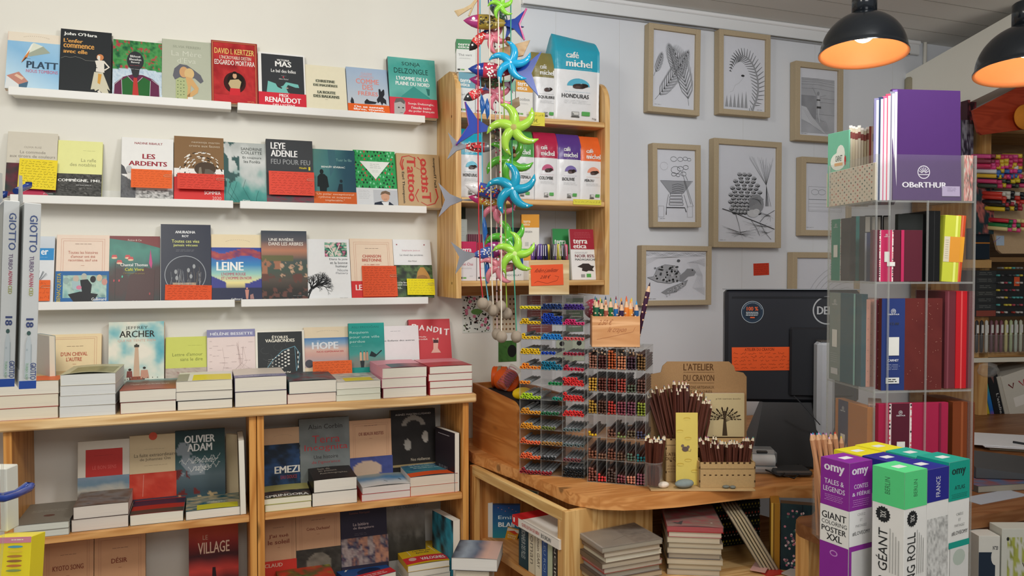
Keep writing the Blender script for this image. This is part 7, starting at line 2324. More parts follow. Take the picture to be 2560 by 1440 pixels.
bunch(14, 1612, 1664, 1085, 1105, 2.14, 2.2, jp + Vector((0, 0, 0.012)), 0.014, 0.12, 0.0038, '5a3024', 'brown pencil with %s lead standing in the small glass jar', CP + ', glass jar', seed=7)
m = M('clear', 'fff')
m.lathe([(0.022, 0.0), (0.026, 0.004), (0.027, 0.05), (0.024, 0.062), (0.025, 0.07), (0.024, 0.07), (0.0225, 0.062), (0.025, 0.05), (0.024, 0.006)], 24)
m.use('clear_edge').lathe([(0.0245, 0.069), (0.0255, 0.071), (0.0245, 0.073)], 24)
o = m.build('glass_jar', loc=(jp.x, jp.y, DZ + 0.0062))
tag(o, 'small glass jar holding brown pencils at the left of the craft stand', 'jar')
m = M('stone', 'd8c088')
m.ball((0, 0, 0), 0.013, 0.005, 0.013)
tag(m.build('wooden_disc', loc=on_z(1632, 1203, DZ + 0.014) + Vector((0, -0.0, 0))), 'round pale wooden disc in front of the glass jar', 'disc')
tt, W, H = fbox(fs, 1690, 1033, 1745, 1206, 0.042, 0.004, 'e6cf6c', {'f': lambda f: ([f.e(x_, y_, 0.16, 0.017, 'd0b04c', 14) and f.e(x_, y_ + 0.01, 0.15, 0.013, 'e6cf6c', 14) for x_, y_ in ((0.5, 0.08), (0.18, 0.25), (0.55, 0.35), (0.55, 0.65), (0.2, 0.71), (0.85, 0.8))], f.e(0.42, 0.5, 0.15, 0.035, '6a5a54', 12), f.e(0.55, 0.47, 0.07, 0.022, '7a6860', 8), f.e(0.3, 0.455, 0.07, 0.022, '7a6860', 8), f.l([(0.5, 0.52), (0.66, 0.53), (0.68, 0.5)], 0.001, '6a5a54'))}, 'ruler_card', 'tall yellow cheese pattern card with small grey mouse', 'card', zb=DZ + 0.006, lean=-2, part='sheet')
def c_tree(f):
 f.t("p'tit carnet écolo", 0.28, 0.1, 0.9, 0.15, '6a5c44', 0)
 f.p([(0.44, 0.97), (0.47, 0.6), (0.46, 0.4), (0.54, 0.4), (0.53, 0.6), (0.57, 0.97)], '4a3c2c')
 for i in range(9):
  a = rad(10 + i * 20)
  f.l([(0.5, 0.66 - 0.01 * i % 2), (0.5 + 0.18 * math.cos(a), 0.6 - 0.12 * math.sin(a)), (0.5 + 0.36 * math.cos(a), 0.6 - 0.24 * math.sin(a))], 0.0018, '4a3c2c', 0.0008)
  f.k -= 1
  for k in (0.18, 0.26, 0.34, 0.39):
   for s_ in (-0.16, 0.16):
    f.e(0.5 + k * math.cos(a + s_), 0.6 - 0.68 * k * math.sin(a + s_), 0.035, 0.014, '4a3c2c', 8, -(a + s_ * 2))
    f.k -= 1
 f.k += 2
fbox(fs, 1762, 984, 1861, 1105, 0.145, 0.009, 'd0bd90', {'f': c_tree, 't': lambda f: f.r(0, 0, 1, 0.8, 'f0ece0')}, 'notebook', "kraft notebook with black tree, p'tit carnet écolo, on the craft stand", 'notebook', zb=DZ + 0.12, lean=-1, part='cover')
m = M('stone', '8a9694')
m.ball((0, 0, 0), 0.029, 0.017, 0.012, 18, 10, 0.02, 3)
tag(m.build('pebble', loc=on_z(1711, 1219, DZ + 0.006) + Vector((0, 0, 0.0115))), 'large grey-blue pebble lying on the craft stand base', 'pebble')
m = M('stone', 'ece0d0')
m.ball((0, 0, 0), 0.017, 0.011, 0.009, 14, 8)
tag(m.build('shell', loc=on_z(1659, 1219, DZ + 0.006) + Vector((0, 0, 0.008))), 'small white shell at the front left of the craft stand', 'shell')
for k, (u, v) in enumerate(((1815, 1220), (1832, 1221))):
 m = M('stone', '7c8078')
 m.ball((0, 0, 0), 0.011 - 0.002 * k, 0.008, 0.004, 10, 6, 0.08, k)
 tag(m.build('pebble', loc=on_z(u, v, DZ + 0.006) + Vector((0, 0, 0.004))), ['left', 'right'][k] + ' one of the two small flat stones on the stand base', 'pebble')
def bin_(fr, u0, vt, u1, vb, y, D, zb, col, lab, tex=None, mt='wood_x'):
 a, b = fr.px(u0, vb, y).x, fr.px(u1, vb, y).x
 H = fr.px((u0 + u1) / 2, vt, y).z + fr.p.z - zb
 t = empty('wooden_box', fr.w(a, y, zb - fr.p.z), (0, 0, rad(fr.rot)), lab, 'box', 'small wooden boxes on the pen displays')
 m = M(mt, col)
 W = b - a
 m.box(0, 0, 0, W, 0.005, H, 0.0008).box(0, D - 0.005, 0, W, D, H, 0.0008).box(0, 0.005, 0, 0.005, D - 0.005, H).box(W - 0.005, 0.005, 0, W, D - 0.005, H).box(0.005, 0.005, 0, W - 0.005, D - 0.005, 0.004)
 if tex:
  tex(Face(m, flatP(W, H, -0.0001), W, H))
 m.build('box_body', t)
 return t, W, H
fa = Fr(frA.w(0, 0.01, HA), -YAW - 3)
t1, W1, H1 = bin_(fa, 1322, 650, 1423, 730, 0, 0.075, DZ + HA + 0.0005, 'ead2a4', 'pale wooden box of glitter pens on the tall felt pen display')
p = fa.px(1328, 715, -0.001)
W2, H2 = fa.px(1409, 700).x - fa.px(1328, 700).x, fa.px(1365, 664).z - fa.px(1365, 716).z
t = empty('price_card', fa.w(p.x, -0.0012, p.z), (0, rad(-2), rad(fa.rot)), 'orange card with handwritten 2.00 € on the pale wooden pen box', 'card')
m = M('paper', 'ee5c30')
m.box(0, -0.0004, 0, W2, 0, H2)
Face(m, flatP(W2, H2, -0.0005), W2, H2).t('Rollers à paillettes', 0.06, 0.18, 0.9, 0.42, '5a1a10', 0, 0, 0.2).t('2.00 €', 0.28, 0.5, 0.62, 0.66, '5a1a10', 0, 0, 0.2).l([(0.1, 0.86), (0.2, 0.78), (0.5, 0.9), (0.8, 0.78), (0.86, 0.6), (0.74, 0.55)], 0.0008, '5a1a10')
m.build('sheet', t)
GPn = ['8a62b4', '7650a4', '5c4494', '8a8070', '30305c', '6a6a68', '4c4a50', 'e4dc50', 'd8d060', 'ecd850', 'e05a7c', 'b04c8c']
_gp = {}
for i in range(20):
 s_ = i / 19
 col = GPn[min(10, int(s_ * 10.5))] if i % 3 else GPn[(i * 5) % 12]
 a = fa.px(1332 + 86 * s_, 700, 0.02 + 0.03 * (i % 2)).x
 p0 = Vector((a, 0.02 + 0.035 * (i % 2), 0.006))
 if col not in _gp:
  m = M('plastic', col)
  m.lathe([(0.0001, 0), (0.0045, 0.001), (0.005, 0.03), (0.005, 0.1), (0.0056, 0.1), (0.0056, 0.14), (0.004, 0.146), (0.0001, 0.147)], 10)
  o_ = m.build('glitter_pen')
  COL.objects.unlink(o_)
  m = M('plastic', 'd8d4e0')
  m.box(-0.0012, -0.0082, 0.11, 0.0012, -0.0058, 0.143, 0.0006)
  k_ = m.build('clip')
  COL.objects.unlink(k_)
  _gp[col] = (o_, k_)
 t = _gp[col][0].copy()
 COL.objects.link(t)
 zz = H1 * 0
 t.location = fa.w(p0.x, p0.y, 0.006)
 t.rotation_euler = (rad(rn.uniform(-4, 2)), rad(rn.uniform(-4, 4)), rad(fa.rot + rn.uniform(-30, 30)))
 tag(t, '%s glitter pen standing in the pale wooden box' % ({0: 'violet', 1: 'grey or dark blue', 2: 'pale yellow', 3: 'pink or yellow'}[min(3, int(s_ * 3.2))]), 'pen', 'glitter pens in the pale box, %s' % ['left', 'middle', 'right', 'far right'][min(3, int(s_ * 3.2))])
 k = _gp[col][1].copy()
 COL.objects.link(k)
 k.parent = t
fb2 = Fr(frB.w(0, 0.0, HB), -YAW - 2)
t2, W2, H2 = bin_(fb2, 1480, 791, 1600, 860, 0, 0.09, DZ + HB + 0.0005, 'ecb684', 'orange pine box of thick dotted pencils on the pencil display', lambda f: (f.t('2.50 €', 0.12, 0.1, 0.45, 0.28, 'b8744c', 0, 0, 0.2), f.t('le crayon', 0.3, 0.34, 0.75, 0.56, 'b8744c', 0, 0, 0.2), f.l([(0.1, 0.75), (0.4, 0.66), (0.85, 0.5), (0.9, 0.35)], 0.0008, 'b8744c')))
GR = ['2f6a4c', '27583a', 'a85c48', '2f7040', '2a6cac', '3a2c4c', 'f08a3c', 'f4a040', '2c5c90', 'f0c83c', 'e85a40', '2c4a7c', '9c4030']
def groovy(p0, p1, body, lead, lab):
 d = Vector(p1) - Vector(p0)
 L = d.length
 r = 0.0068
 m = M('satin', body)
 m.lathe([(0.0001, 0), (r, 0.0), (r, L - 0.028)], 10)
 m.use(col='e8c09c').lathe([(r, L - 0.028), (r * 0.45, L - 0.011)], 10)
 m.use(col=lead).lathe([(r * 0.45, L - 0.011), (0.0006, L)], 10)
 m.use(col='ecc4a0')
 for k in range(6):
  for a in range(3):
   an = a * 2.094 + (k % 2) * 1.047 - 1.57
   m.ball((r * 0.93 * math.cos(an), r * 0.93 * math.sin(an), L - 0.045 - k * 0.022), 0.003, n=8, m=6)
 o = m.build('thick_pencil')
 o.location = p0
 o.rotation_euler = d.to_track_quat('Z', 'Y').to_euler()
 tag(o, lab, 'pencil', 'thick dotted pencils')
gn = ['leftmost dark green', 'second dark green', 'terracotta', 'leaf green', 'blue', 'dark plum', 'orange', 'pale orange', 'blue-tipped navy']
for i in range(9):
 u = 1490 + 12.5 * i
 a = fb2.px(u, 800, 0.02)
 b = fb2.px(u + rn.uniform(-2, 2), 744 + (i % 3) * 4, 0.02)
 groovy(fb2.w(a.x, 0.02, 0.004), fb2.w(b.x, 0.02, b.z), GR[i], ['2f7a50', '2c6c50', 'b86850', '36884c', '4aa0dc', '30244a', 'f4782c', 'f4a040', '3aa0e0'][i], gn[i] + ' thick pencil in the orange pine box')
for i in range(8):
 u = 1488 + 13 * i
 a = fb2.px(u, 800, 0.06)
 b = fb2.px(u, 740 + (i % 2) * 4, 0.06)
 groovy(fb2.w(a.x, 0.06, 0.004), fb2.w(b.x, 0.06, b.z), GR[(i * 5 + 3) % 13], ['3c6a8c', 'e8c830', '2a4a6a', 'f07030', '8a3c50', 'f4a838', 'e84a3c', 'f0d040'][i], ['first', 'second', 'third', 'fourth', 'fifth', 'sixth', 'seventh', 'eighth'][i] + ' thick pencil of the back row in the orange pine box')
a = fb2.px(1590, 800, 0.035)
b = fb2.px(1625, 706, 0.035)
groovy(fb2.w(a.x, 0.035, 0.004), fb2.w(b.x, 0.035, b.z), '4a2c44', '34202c', 'dark plum thick pencil sticking out furthest to the right')
m = M('satin', 'a8344c')
m.lathe([(0.0001, 0), (0.03, 0), (0.03, 0.006), (0.0001, 0.006)], 24)
for i in range(20):
 a = i * 2.4
 m.use(col='e8d0d0').ball((0.006 * i ** 0.5 * math.cos(a), 0.006 * i ** 0.5 * math.sin(a), 0.006), 0.0018, 0.0018, 0.0005, 6, 4)
q = at_f(1484, 772, 2.35)
tag(m.build('dotted_disc', loc=q, rot=(rad(90), 0, rad(-YAW))), 'round red dotted disc behind the thick pencils', 'disc')
# ------------------------------------------------------------------ monitor, speaker, card terminal
fm = Fr(at_f(1812, 1004, 2.5), -YAW - 4)
W = fm.px(2150, 900).x
H = fm.px(1900, 724).z
t = empty('monitor', fm.p, (0, 0, rad(fm.rot)), 'black monitor seen from behind with DELL logo and round sticker', 'monitor')
m = M('dark', '2a2c32')
m.box(0, 0, 0, W, 0.045, H, 0.01)
m.use(col='1c1e22').box(0.02, -0.001, H - 0.028, W - 0.02, 0.0, H - 0.022)
m.use(col='24262b').box(0.2, -0.012, 0.02, W - 0.02, 0.0, H - 0.12, 0.008)
P = flatP(W, H, -0.0001)
f = Face(m, P, W, H)
cx, cy = fm.px(2068, 776).x / W, 1 - fm.px(2068, 776).z / H
rr = 0.043
f.l([(cx + rr / W * math.cos(a), cy + rr / H * math.sin(a)) for a in [i * math.pi / 16 for i in range(33)]], 0.0042, 'aeb2b6')
f.t('DELL', cx - 0.075, cy - 0.035, cx + 0.075, cy + 0.035, 'b8bcc0', 2)
rs = m.build('rear_shell', t)
m = M('metal', 'b8bcc0')
m.box(-0.001, -0.002, H - 0.0005, W, 0.046, H + 0.0015)
m.build('top_trim', rs)
m = M('dark', '16181c')
m.add([(0.12, 0.0, 0.0), (0.42, 0.0, 0.0), (0.46, -0.1, -fm.p.z + DZ + 0.008), (0.06, -0.1, -fm.p.z + DZ + 0.008), (0.12, 0.04, 0.0), (0.42, 0.04, 0.0), (0.46, 0.08, -fm.p.z + DZ + 0.008), (0.06, 0.08, -fm.p.z + DZ + 0.008)], [(0, 1, 2, 3), (4, 7, 6, 5), (0, 3, 7, 4), (1, 5, 6, 2), (0, 4, 5, 1), (3, 2, 6, 7)])
m.box(0.04, -0.1, -fm.p.z + DZ, 0.48, 0.1, -fm.p.z + DZ + 0.008, 0.003)
m.build('stand', t)
q = fm.px(1881, 780, -0.0005)
t2 = empty('round_sticker', fm.w(q.x, -0.0006, q.z), (0, 0, rad(fm.rot)), 'round blue 100 % sticker on the back of the monitor', 'sticker')
m = M('gloss', '2c4460')
R_ = 0.035
f = Face(m, flatP(2 * R_, 2 * R_, 0, -R_, -R_), 2 * R_, 2 * R_)
f.e(0.5, 0.5, 0.5, 0.5, 'b8c4cc', 36).e(0.5, 0.5, 0.48, 0.48, '2a3a4c', 36).e(0.5, 0.5, 0.36, 0.36, '24303e', 30)
f.t('100 %', 0.24, 0.26, 0.76, 0.44, 'd8643c', 2).fine(0.2, 0.48, 0.8, 0.68, 3, 'dde4e8', 3, 0.0018).r(0.4, 0.72, 0.6, 0.78, 'd8643c')
for i in range(22):
 a = rad(200 + i * 140 / 21)
 f.e(0.5 + 0.42 * math.cos(a), 0.5 + 0.42 * math.sin(a), 0.012, 0.016, 'd8e0e4', 5)
m.build('disc', t2)
fbox(Fr(fm.p, fm.rot), 1830, 869, 1977, 927, -0.0018, 0.0005, 'f0602c', {'f': lambda f: f.t('ATELIER DU CRAYON', 0.22, 0.04, 0.72, 0.16, '6a2410', 0).sc(0.02, 0.2, 0.42, 0.96, 5, '6a2410', 3, 0.0008).sc(0.46, 0.2, 0.98, 0.96, 5, '6a2410', 8, 0.0008)}, 'price_note', 'orange handwritten price list stuck on the back of the monitor', 'note', mat='paper', part='sheet', roll=-1)
m = M('satin', 'bcc1c8')
sp = at_f(2060, 1125, 2.45)
Hs = at_f(2060, 852, 2.45).z - DZ
m.box(-0.028, -0.02, 0, 0.028, 0.03, Hs, 0.012)
m.use('dark', '5c5854').box(-0.02, -0.016, Hs - 0.002, 0.02, 0.026, Hs + 0.0006)
tag(m.build('speaker', loc=(sp.x, sp.y, DZ + 0.001), rot=(0, 0, rad(-YAW))), 'slim silver column speaker beside the monitor', 'speaker')
pt = on_z(1905, 1186, DZ)
t = empty('card_terminal', pt, (0, 0, rad(-YAW - 6)), 'grey white card terminal with paper roll behind the craft stand', 'terminal')
m = M('plastic', 'a8adb0')
m.box(-0.045, 0, 0, 0.05, 0.09, 0.022, 0.006)
m.use(col='8c9296').box(-0.045, 0.02, 0.02, 0.05, 0.085, 0.068, 0.01)
tbd = m.build('body', t)
m = M('gloss', 'd4d8da')
m.tube([(-0.034, 0.02, 0.038), (0.04, 0.02, 0.038)], 0.018, 16)
m.build('paper_roll', t)
m = M('dark', '2c3032')
m.box(-0.012, 0.018, 0.058, 0.02, 0.03, 0.066, 0.002)
m.build('button', tbd)
pt = on_z(1990, 1195, DZ)
m = M('dark', '3c4044')
m.box(-0.06, 0, 0.004, 0.05, 0.08, 0.02, 0.005)
tag(m.build('keypad', loc=pt, rot=(0, 0, rad(-YAW))), 'flat dark grey device lying right of the card terminal', 'device')
for k, (a, b, c, d) in enumerate((((1925, 1170), (1960, 1160), (2000, 1150), (2042, 1128)), ((1930, 1180), (1985, 1196), (2010, 1176), (2045, 1166)), ((1880, 1160), (1950, 1190), (1990, 1165), (2040, 1120)))):
 m = M('dark', '15171a')
 P4 = [on_z(u, min(1200, max(1130, v)), DZ + 0.006 + 0.004 * k) for u, v in (a, b, c, d)]
 m.tube(P4, 0.0022, 6)
 tag(m.build('cable'), 'black cable on the counter, ' + ['nearest the speaker', 'looping in front of the dark device', 'crossing behind the card terminal'][k], 'cable', 'black cables')
m = M('dark', '3c4046')
m.tube([at_f(1985, 990, 2.38), at_f(2003, 1008, 2.38), at_f(2022, 1030, 2.38), at_f(2050, 1062, 2.4)], 0.0016, 6)
tag(m.build('cable'), 'thin grey cable hanging down behind the monitor towards the speaker', 'cable')
# ------------------------------------------------------------------ wrapped notebooks under the counter
S3 = 0.67
GN = 'cellophane wrapped notebooks under the counter'
def wrapped(fr, u0, u1, v0, v1, y, L, z0, z1, col, top, lab, yaw=0.0, film=True, page='d8d0bc', bow=0.0):
 a, b = fr.px(u0, v1, y).x, fr.px(u1, v1, y).x
 t = empty('notebook', fr.w(a, y, z0 - fr.p.z), (0, 0, rad(fr.rot + yaw)), lab, 'notebook', GN)
 lying(t, (b - a), L, z1 - z0, col, top, col, page, bow)
 if film:
  m = M('film', 'fff')
  m.box(-0.001, -0.002, 0.001, b - a + 0.001, L + 0.001, z1 - z0 + 0.003 + bow * 0.7, 0.003)
  m.build('cellophane', t)
 return t
base = Fr(on_z(1519, 1475, S3), 2)
zt1 = base.px(1560, 1362, 0).z
n1 = 8
cols = ['8a7a6a', '7c6a5c', 'd8cdb4', '6a5a4c', 'a03a34', 'a8a098', '6c5c50', 'b8a888']
names = ['patterned taupe cover', 'grey striped edge', 'cream pages', 'brown back', 'red triangle on its edge', 'white block', 'dark brown edge', 'pale bottom']
for i in range(n1):
 z1_ = S3 + zt1 * (1 - i / n1)
 z0_ = S3 + zt1 * (1 - (i + 1) / n1) + 0.0003
 q = lambda f: (f.g(0, 0, 1, 1, lambda u, v: sel((u > 0.55), mixc(fb(u * 22, v * 22, 3), '5a4c40', '9a8c7c'), mixc(fb(u * 5, v * 5, 6), '82766a', '958878')), 30, 30), f.l([(0.3, 0.75), (0.6, 0.6), (0.9, 0.62)], 0.001, '3a342e'))
 wrapped(base, 1505 + (i % 3) * 5, 1656 - (i % 2) * 5, 0, 1400, 0.002 * (i % 3), 0.155, z0_, z1_, cols[i], q if i == 0 else None, 'wrapped notebook with %s, %s of the left stack under the counter' % (names[i], ordw[i]), yaw=0.5 * (i % 3), film=i in (0, 4), page=['b0a898', 'c8bca8', 'd8d0bc', 'b8ac98', 'c8c0b0', 'a8a090', 'b8a890', 'd0c4a8'][i])
base2 = Fr(on_z(1672, 1436, S3), -YAW - 6)
zt2 = base2.px(1740, 1318, 0).z
n2 = 9
for i in range(n2):
 z1_ = S3 + zt2 * (1 - i / n2)
 z0_ = S3 + zt2 * (1 - (i + 1) / n2) + 0.0003
 c = ['c0303a', 'a8323a', 'b8ac98', '8c8070', 'a89a84', '3c3450', 'b0a48c', '8a7e6c', 'a89c88'][i]
 q = lambda f: (f.g(0, 0, 1, 1, lambda u, v: mixc(fb(u * 6, v * 14, 9), 'c22c38', 'a83a40', '8a7464', 'd84a50'), 20, 24), f.p([(0.1, 0.86), (0.3, 0.8), (0.7, 0.8), (0.88, 0.88), (0.6, 0.97), (0.25, 0.96)], '2c1c1a'), f.e(0.82, 0.84, 0.02, 0.015, 'e8e0d0', 8))
 wrapped(base2, 1668 + (i % 2) * 3, 1808 - (i % 3) * 4, 0, 1400, 0.002 * (i % 2), 0.2, z0_, z1_, c, q if i == 0 else None, 'wrapped notebook, %s of the red topped stack under the counter%s' % (ordw[i], ', bright red' if i < 2 else ''), film=i in (0, 5), bow=0.004 if i == 0 else 0, page=['c04048', 'd8ccb8', 'd0c4ac', 'c8bca4', 'd0c4ac', 'b8ac98', 'cfc3ab', 'c4b8a0', 'c8bca8'][i])
for i in range(5):
 p = on_z(1905 + 9 * i, 1428, S3)
 t = empty('notebook', (p.x, p.y - 0.0, S3 + 0.001), (0, rad(-31), rad(-YAW - 4)), 'thick wrapped notebook leaning to the left, %s from the left' % ordw[i], 'notebook', 'leaning wrapped notebooks')
 m = M('satin', ['8a7450', '6c6a54', '8c7c60', '7c7058', '6a5a44'][i])
 m.box(0, 0, 0, 0.0008, 0.15, 0.165).box(0.0062, 0, 0, 0.007, 0.15, 0.165)
 if i == 0:
  Face(m, lambda x, y, h: (-h, 0.15 * (1 - x), 0.165 - y * 0.165), 0.15, 0.165).g(0, 0, 1, 1, lambda u, v: mixc(fb(u * 4, v * 5, 12), '8a6a44', '9a8468', '5c6450', '6a7078'), 16, 20).r(0.7, 0.3, 0.95, 0.6, 'c8bc9c').p([(0.5, 0.62), (0.75, 0.7), (0.8, 0.86), (0.66, 0.74)], 'd0ccc0')
 m.build('cover', t)
 m = M('pages_x', 'cdbf9f')
 m.box(0.0009, 0.001, 0.001, 0.0061, 0.149, 0.164)
 m.build('pages', t)
 if i in (0, 4):
  m = M('film', 'fff')
  m.box(-0.0012, -0.002, 0, 0.0082, 0.152, 0.167, 0.001)
  m.build('cellophane', t)
fr = Fr(on_z(1843, 1400, S3), -YAW)
for i in range(6):
 p = fr.w(-0.02, 0.1, i * 0.026)
 t = empty('notebook', p, (0, 0, rad(-YAW + 20)), 'black notebook with %s dots, %s from the bottom of the dark pile' % (['yellow', 'red'][i % 2], ordw[i]), 'notebook', 'dark dotted notebooks')
 m = M('satin', '1a1f18')
 m.box(-0.02, 0, 0, 0.14, 0.16, 0.0245, 0.001)
 f = Face(m, flatP(0.16, 0.0245, -0.0001, -0.02), 0.16, 0.0245)
 for k in range(14):
  f.e(0.04 + k * 0.07, 0.35, 0.018, 0.15, ['b8a838', 'b84838'][i % 2], 6).e(0.07 + k * 0.07, 0.72, 0.014, 0.1, ['8a8a38', 'd8d0c0'][i % 2], 6)
 m.build('cover', t)
fr = Fr(on_z(1938, 1428, S3 - 0.004), -YAW - 16)
def c_blos(f):
 f.g(0, 0, 1, 1, lambda u, v: mixc(fb(u * 4, v * 6, 7), '1c2c34', '243c44', '1a2430'), 12, 18)
 q = random.Random(4)
 for i in range(80):
  f.e(q.uniform(0.08, 0.95), q.uniform(0.1, 0.95), 0.03, 0.02, q.choice(['d8a8b0', 'c88090', 'e0d0d0', '7a5a70', '3a6a60']), 6)
  f.k -= 1
 f.k += 1
 f.l([(0.5, 0.0), (0.5, 1)], 0.0016, '101820').l([(0.7, 0.0), (0.7, 1)], 0.0016, '101820')
fbox(fr, 1951, 1262, 2060, 1420, 0.005, 0.03, '4a4038', {'f': c_blos}, 'notebook_pack', 'clear pack of dark blossom notebooks under the counter', 'notebook', zb=S3 + 0.0005, mat='gloss', part='cover')
fbox(fr, 1926, 1258, 1949, 1420, 0.0, 0.1, 'a87828', {'f': lambda f: f.r(0.05, 0, 0.25, 1, 'd8b050').r(0.3, 0, 0.4, 1, '7a5420')}, 'frame_box', 'gilded edge of a flat frame standing beside the blossom notebooks', 'frame', zb=S3 + 0.0005, mat='gloss', part='carton')
fbox(fr, 2052, 1350, 2062, 1420, 0.02, 0.03, 'a8a040', None, 'notebook', 'olive flowered notebook edge behind the pale pine post', 'notebook', zb=S3 + 0.0005, part='cover')
for k, (u, v, c) in enumerate(((1930, 1432, 'c83a34'), (1985, 1436, 'c8c4c0'), (1900, 1426, 'e0b0a8'))):
 m = M('gloss', c)
 m.box(-0.03, -0.02, 0, 0.03, 0.02, 0.003)
 tag(m.build('wrapper', loc=on_z(u, v, S3) + Vector((0, 0, 0.0005 + 0.003 * k)), rot=(0, 0, rad(20 * k))), ['red', 'silver', 'pink'][k] + ' scrap of wrapping on the shelf board near the pine post', 'wrapper')
# ------------------------------------------------------------------ natural pencils in a clear pot
pp = on_z(2100, 1330, DZ)
pp = at_f(2104, 1307, 1.78)
pp.z = DZ
m = M('clear', 'fff')
m.box(-0.055, -0.035, 0, 0.055, -0.033, 0.13).box(-0.055, 0.033, 0, 0.055, 0.035, 0.13).box(-0.055, -0.033, 0, -0.053, 0.033, 0.13).box(0.053, -0.033, 0, 0.055, 0.033, 0.13)
m.use('clear_edge').box(-0.055, -0.0355, 0.129, 0.055, -0.033, 0.1305).box(-0.0555, -0.035, 0, -0.0545, -0.034, 0.13)
tag(m.build('clear_pot', loc=pp, rot=(0, 0, rad(-YAW))), 'clear acrylic pot of thick natural wood pencils', 'pot')
NL = ['d8a0d8', 'd8b0dc', 'e0a030', '3c9ac4', '8a3a6a', '2c8a9a', 'd83c34', 'f0b8c0', '503028', '4a9ac8', '6a2a5a', 'e8d040', '2c5c3c', 'e87c34']
_up2 = random.Random(9)
NN = dict(zip(NL, ['lilac', 'mauve', 'amber', 'sky blue', 'plum', 'petrol', 'red', 'pale pink', 'brown', 'blue', 'purple', 'yellow', 'dark green', 'orange']))
for i in range(30):
 row = i // 10
 s_ = (i % 10 + 0.5) / 10
 u = 2020 + 150 * s_ + row * 4
 v = [1083, 1082, 1078][row] + _up2.uniform(-6, 8) + 8 * s_ * (row == 0)
 F = 1.72 + 0.028 * row
 tip = at_f(u, v, F)
 bb = pp + Vector(((s_ - 0.5) * 0.085, (row - 1) * 0.018 - (s_ - 0.5) * 0.03, 0.003))
 c = NL[(i * 5 + row) % 14]
 up_pencil(bb, tip, 0.0051, 'd49c74', c, 'thick natural wood pencil with %s lead, %s row of the clear pot' % (NN[c], ['front', 'middle', 'back'][row]), 'thick natural wood pencils', 'natural_pencil', wood='e0b088')
# ------------------------------------------------------------------ notebook tower
TP = at_f(2190, 500, 1.6)
TR = -YAW + 6.7
ft = Fr(TP, TR)
TW = ft.px(2436, 500).x
TD = 0.185
zz = [ft.px(2190, v).z for v in (385, 500, 705, 978, 1240)]
ZL = 0.5
ZB = ZL + 0.001 - TP.z
t = empty('notebook_tower', ft.w(0, 0, 0), (0, 0, rad(TR)), 'tall clear acrylic notebook display tower with four tiers', 'display stand')
for k, z in enumerate(zz[1:] + [ZB + 0.2]):
 m = M('clear', 'fff')
 m.box(0, 0, z - 0.004, TW, TD, z)
 m.use('clear_edge').box(0, -0.0008, z - 0.004, TW, 0, z).box(-0.0008, 0, z - 0.004, 0, TD, z)
 m.build('shelf', t)
for nm, b_ in (('front_panel', (0, -0.0022, zz[1], TW, -0.0008, zz[0])), ('side_panel', (-0.0022, 0, ZB, -0.0008, TD, zz[0])), ('side_panel', (TW, 0, ZB, TW + 0.0015, TD, zz[0])), ('back_panel', (0, TD, ZB, TW, TD + 0.0015, zz[0]))):
 m = M('clear', 'fff')
 m.box(*b_)
 m.build(nm, t)
for (x, y) in ((0, -0.002), (TW, -0.002), (0, TD), (TW * 0.13, -0.002), (TW * 0.52, -0.001)):
 m = M('clear_edge', 'fff')
 m.box(x - 0.0016, y - 0.0016, ZB, x + 0.0016, y + 0.0016, zz[0] if x in (0, TW) else zz[1])
 m.build('corner_rod', t)
m = M('clear', 'fff')
m.box(TW * 0.35, TD * 0.4, ZB - 0.15 * 0, TW * 0.65, TD * 0.42, zz[1])
m.build('centre_panel', t)
fl = Fr(ft.w(0, TD, 0), TR - 90)
GT = 'notebooks in the clear tower'
def nb(fr, u0, vt, u1, tier, y, D, col, draw, lab, roll=0, lean=0, **k):
 z = TP.z + zz[tier] + 0.0005
 vb = (500, 500, 705, 978, 1240)[tier]
 return fbox(fr, u0, vt, u1, vb, y, D, col, {'f': draw} if draw else None, 'notebook', lab, 'notebook', GT, zb=z, roll=roll, lean=lean, part='cover', **k)
def sun(f, cx, cy, r, col):
 a = r * f.W / f.H
 f.l([(cx + r * math.cos(t), cy + a * math.sin(t)) for t in [i * math.pi / 12 for i in range(25)]], r * f.W * 0.13, col)
 for i in range(7):
  t = rad(20 + i * 140 / 6)
  f.l([(cx + 0.3 * r * math.cos(t), cy + 0.25 * a - 0.3 * a * math.sin(t)), (cx + 0.9 * r * math.cos(t), cy + 0.1 * a - 0.9 * a * math.sin(t))], r * f.W * 0.1, col)
 f.l([(cx - 0.85 * r, cy + 0.4 * a), (cx + 0.85 * r, cy + 0.4 * a)], r * f.W * 0.12, col)
def c_ober(f):
 sun(f, 0.45, 0.745, 0.085, 'ece6f0')
 f.t('OBeRTHUR', 0.13, 0.835, 0.78, 0.885, 'ece6f0', 2).r(0.71, 0.87, 0.97, 0.96, 'b8a8c8').fine(0.78, 0.88, 0.92, 0.92, 4, '6a5a80')
def belt(x0, x1, c, c2=None, lab=True, tagc='e6e4dc', el=None, elc='888', txt=0.12):
 def g(f):
  if c2:
   f.r(x0 - 0.03, 0, x1 + 0.03, 1, c2)
   q = random.Random(2)
   for i in range(24):
    for x in (x0 - 0.02, x1 + 0.02):
     f.e(x, 0.02 + i * 0.042, 0.012, 0.014, q.choice(['2a2428', 'd86a70', 'f0e8e0']), 5)
     f.k -= 1
   f.k += 1
  f.r(x0, 0, x1, 1, c)
  w = x1 - x0
  sun(f, (x0 + x1) / 2, txt - 0.02, 0.1 * w, 'e0e0e0')
  f.t('OBERTHUR', x0 + 0.25 * w, txt + 0.005, x1 - 0.25 * w, txt + 0.02, 'e0e0e0', 1)
  f.r(x0 + 0.3 * w, 0.42, x1 - 0.25 * w, 0.62, tagc)
  if el:
   f.r(el, 0, el + 0.025, 1, elc)
 return g
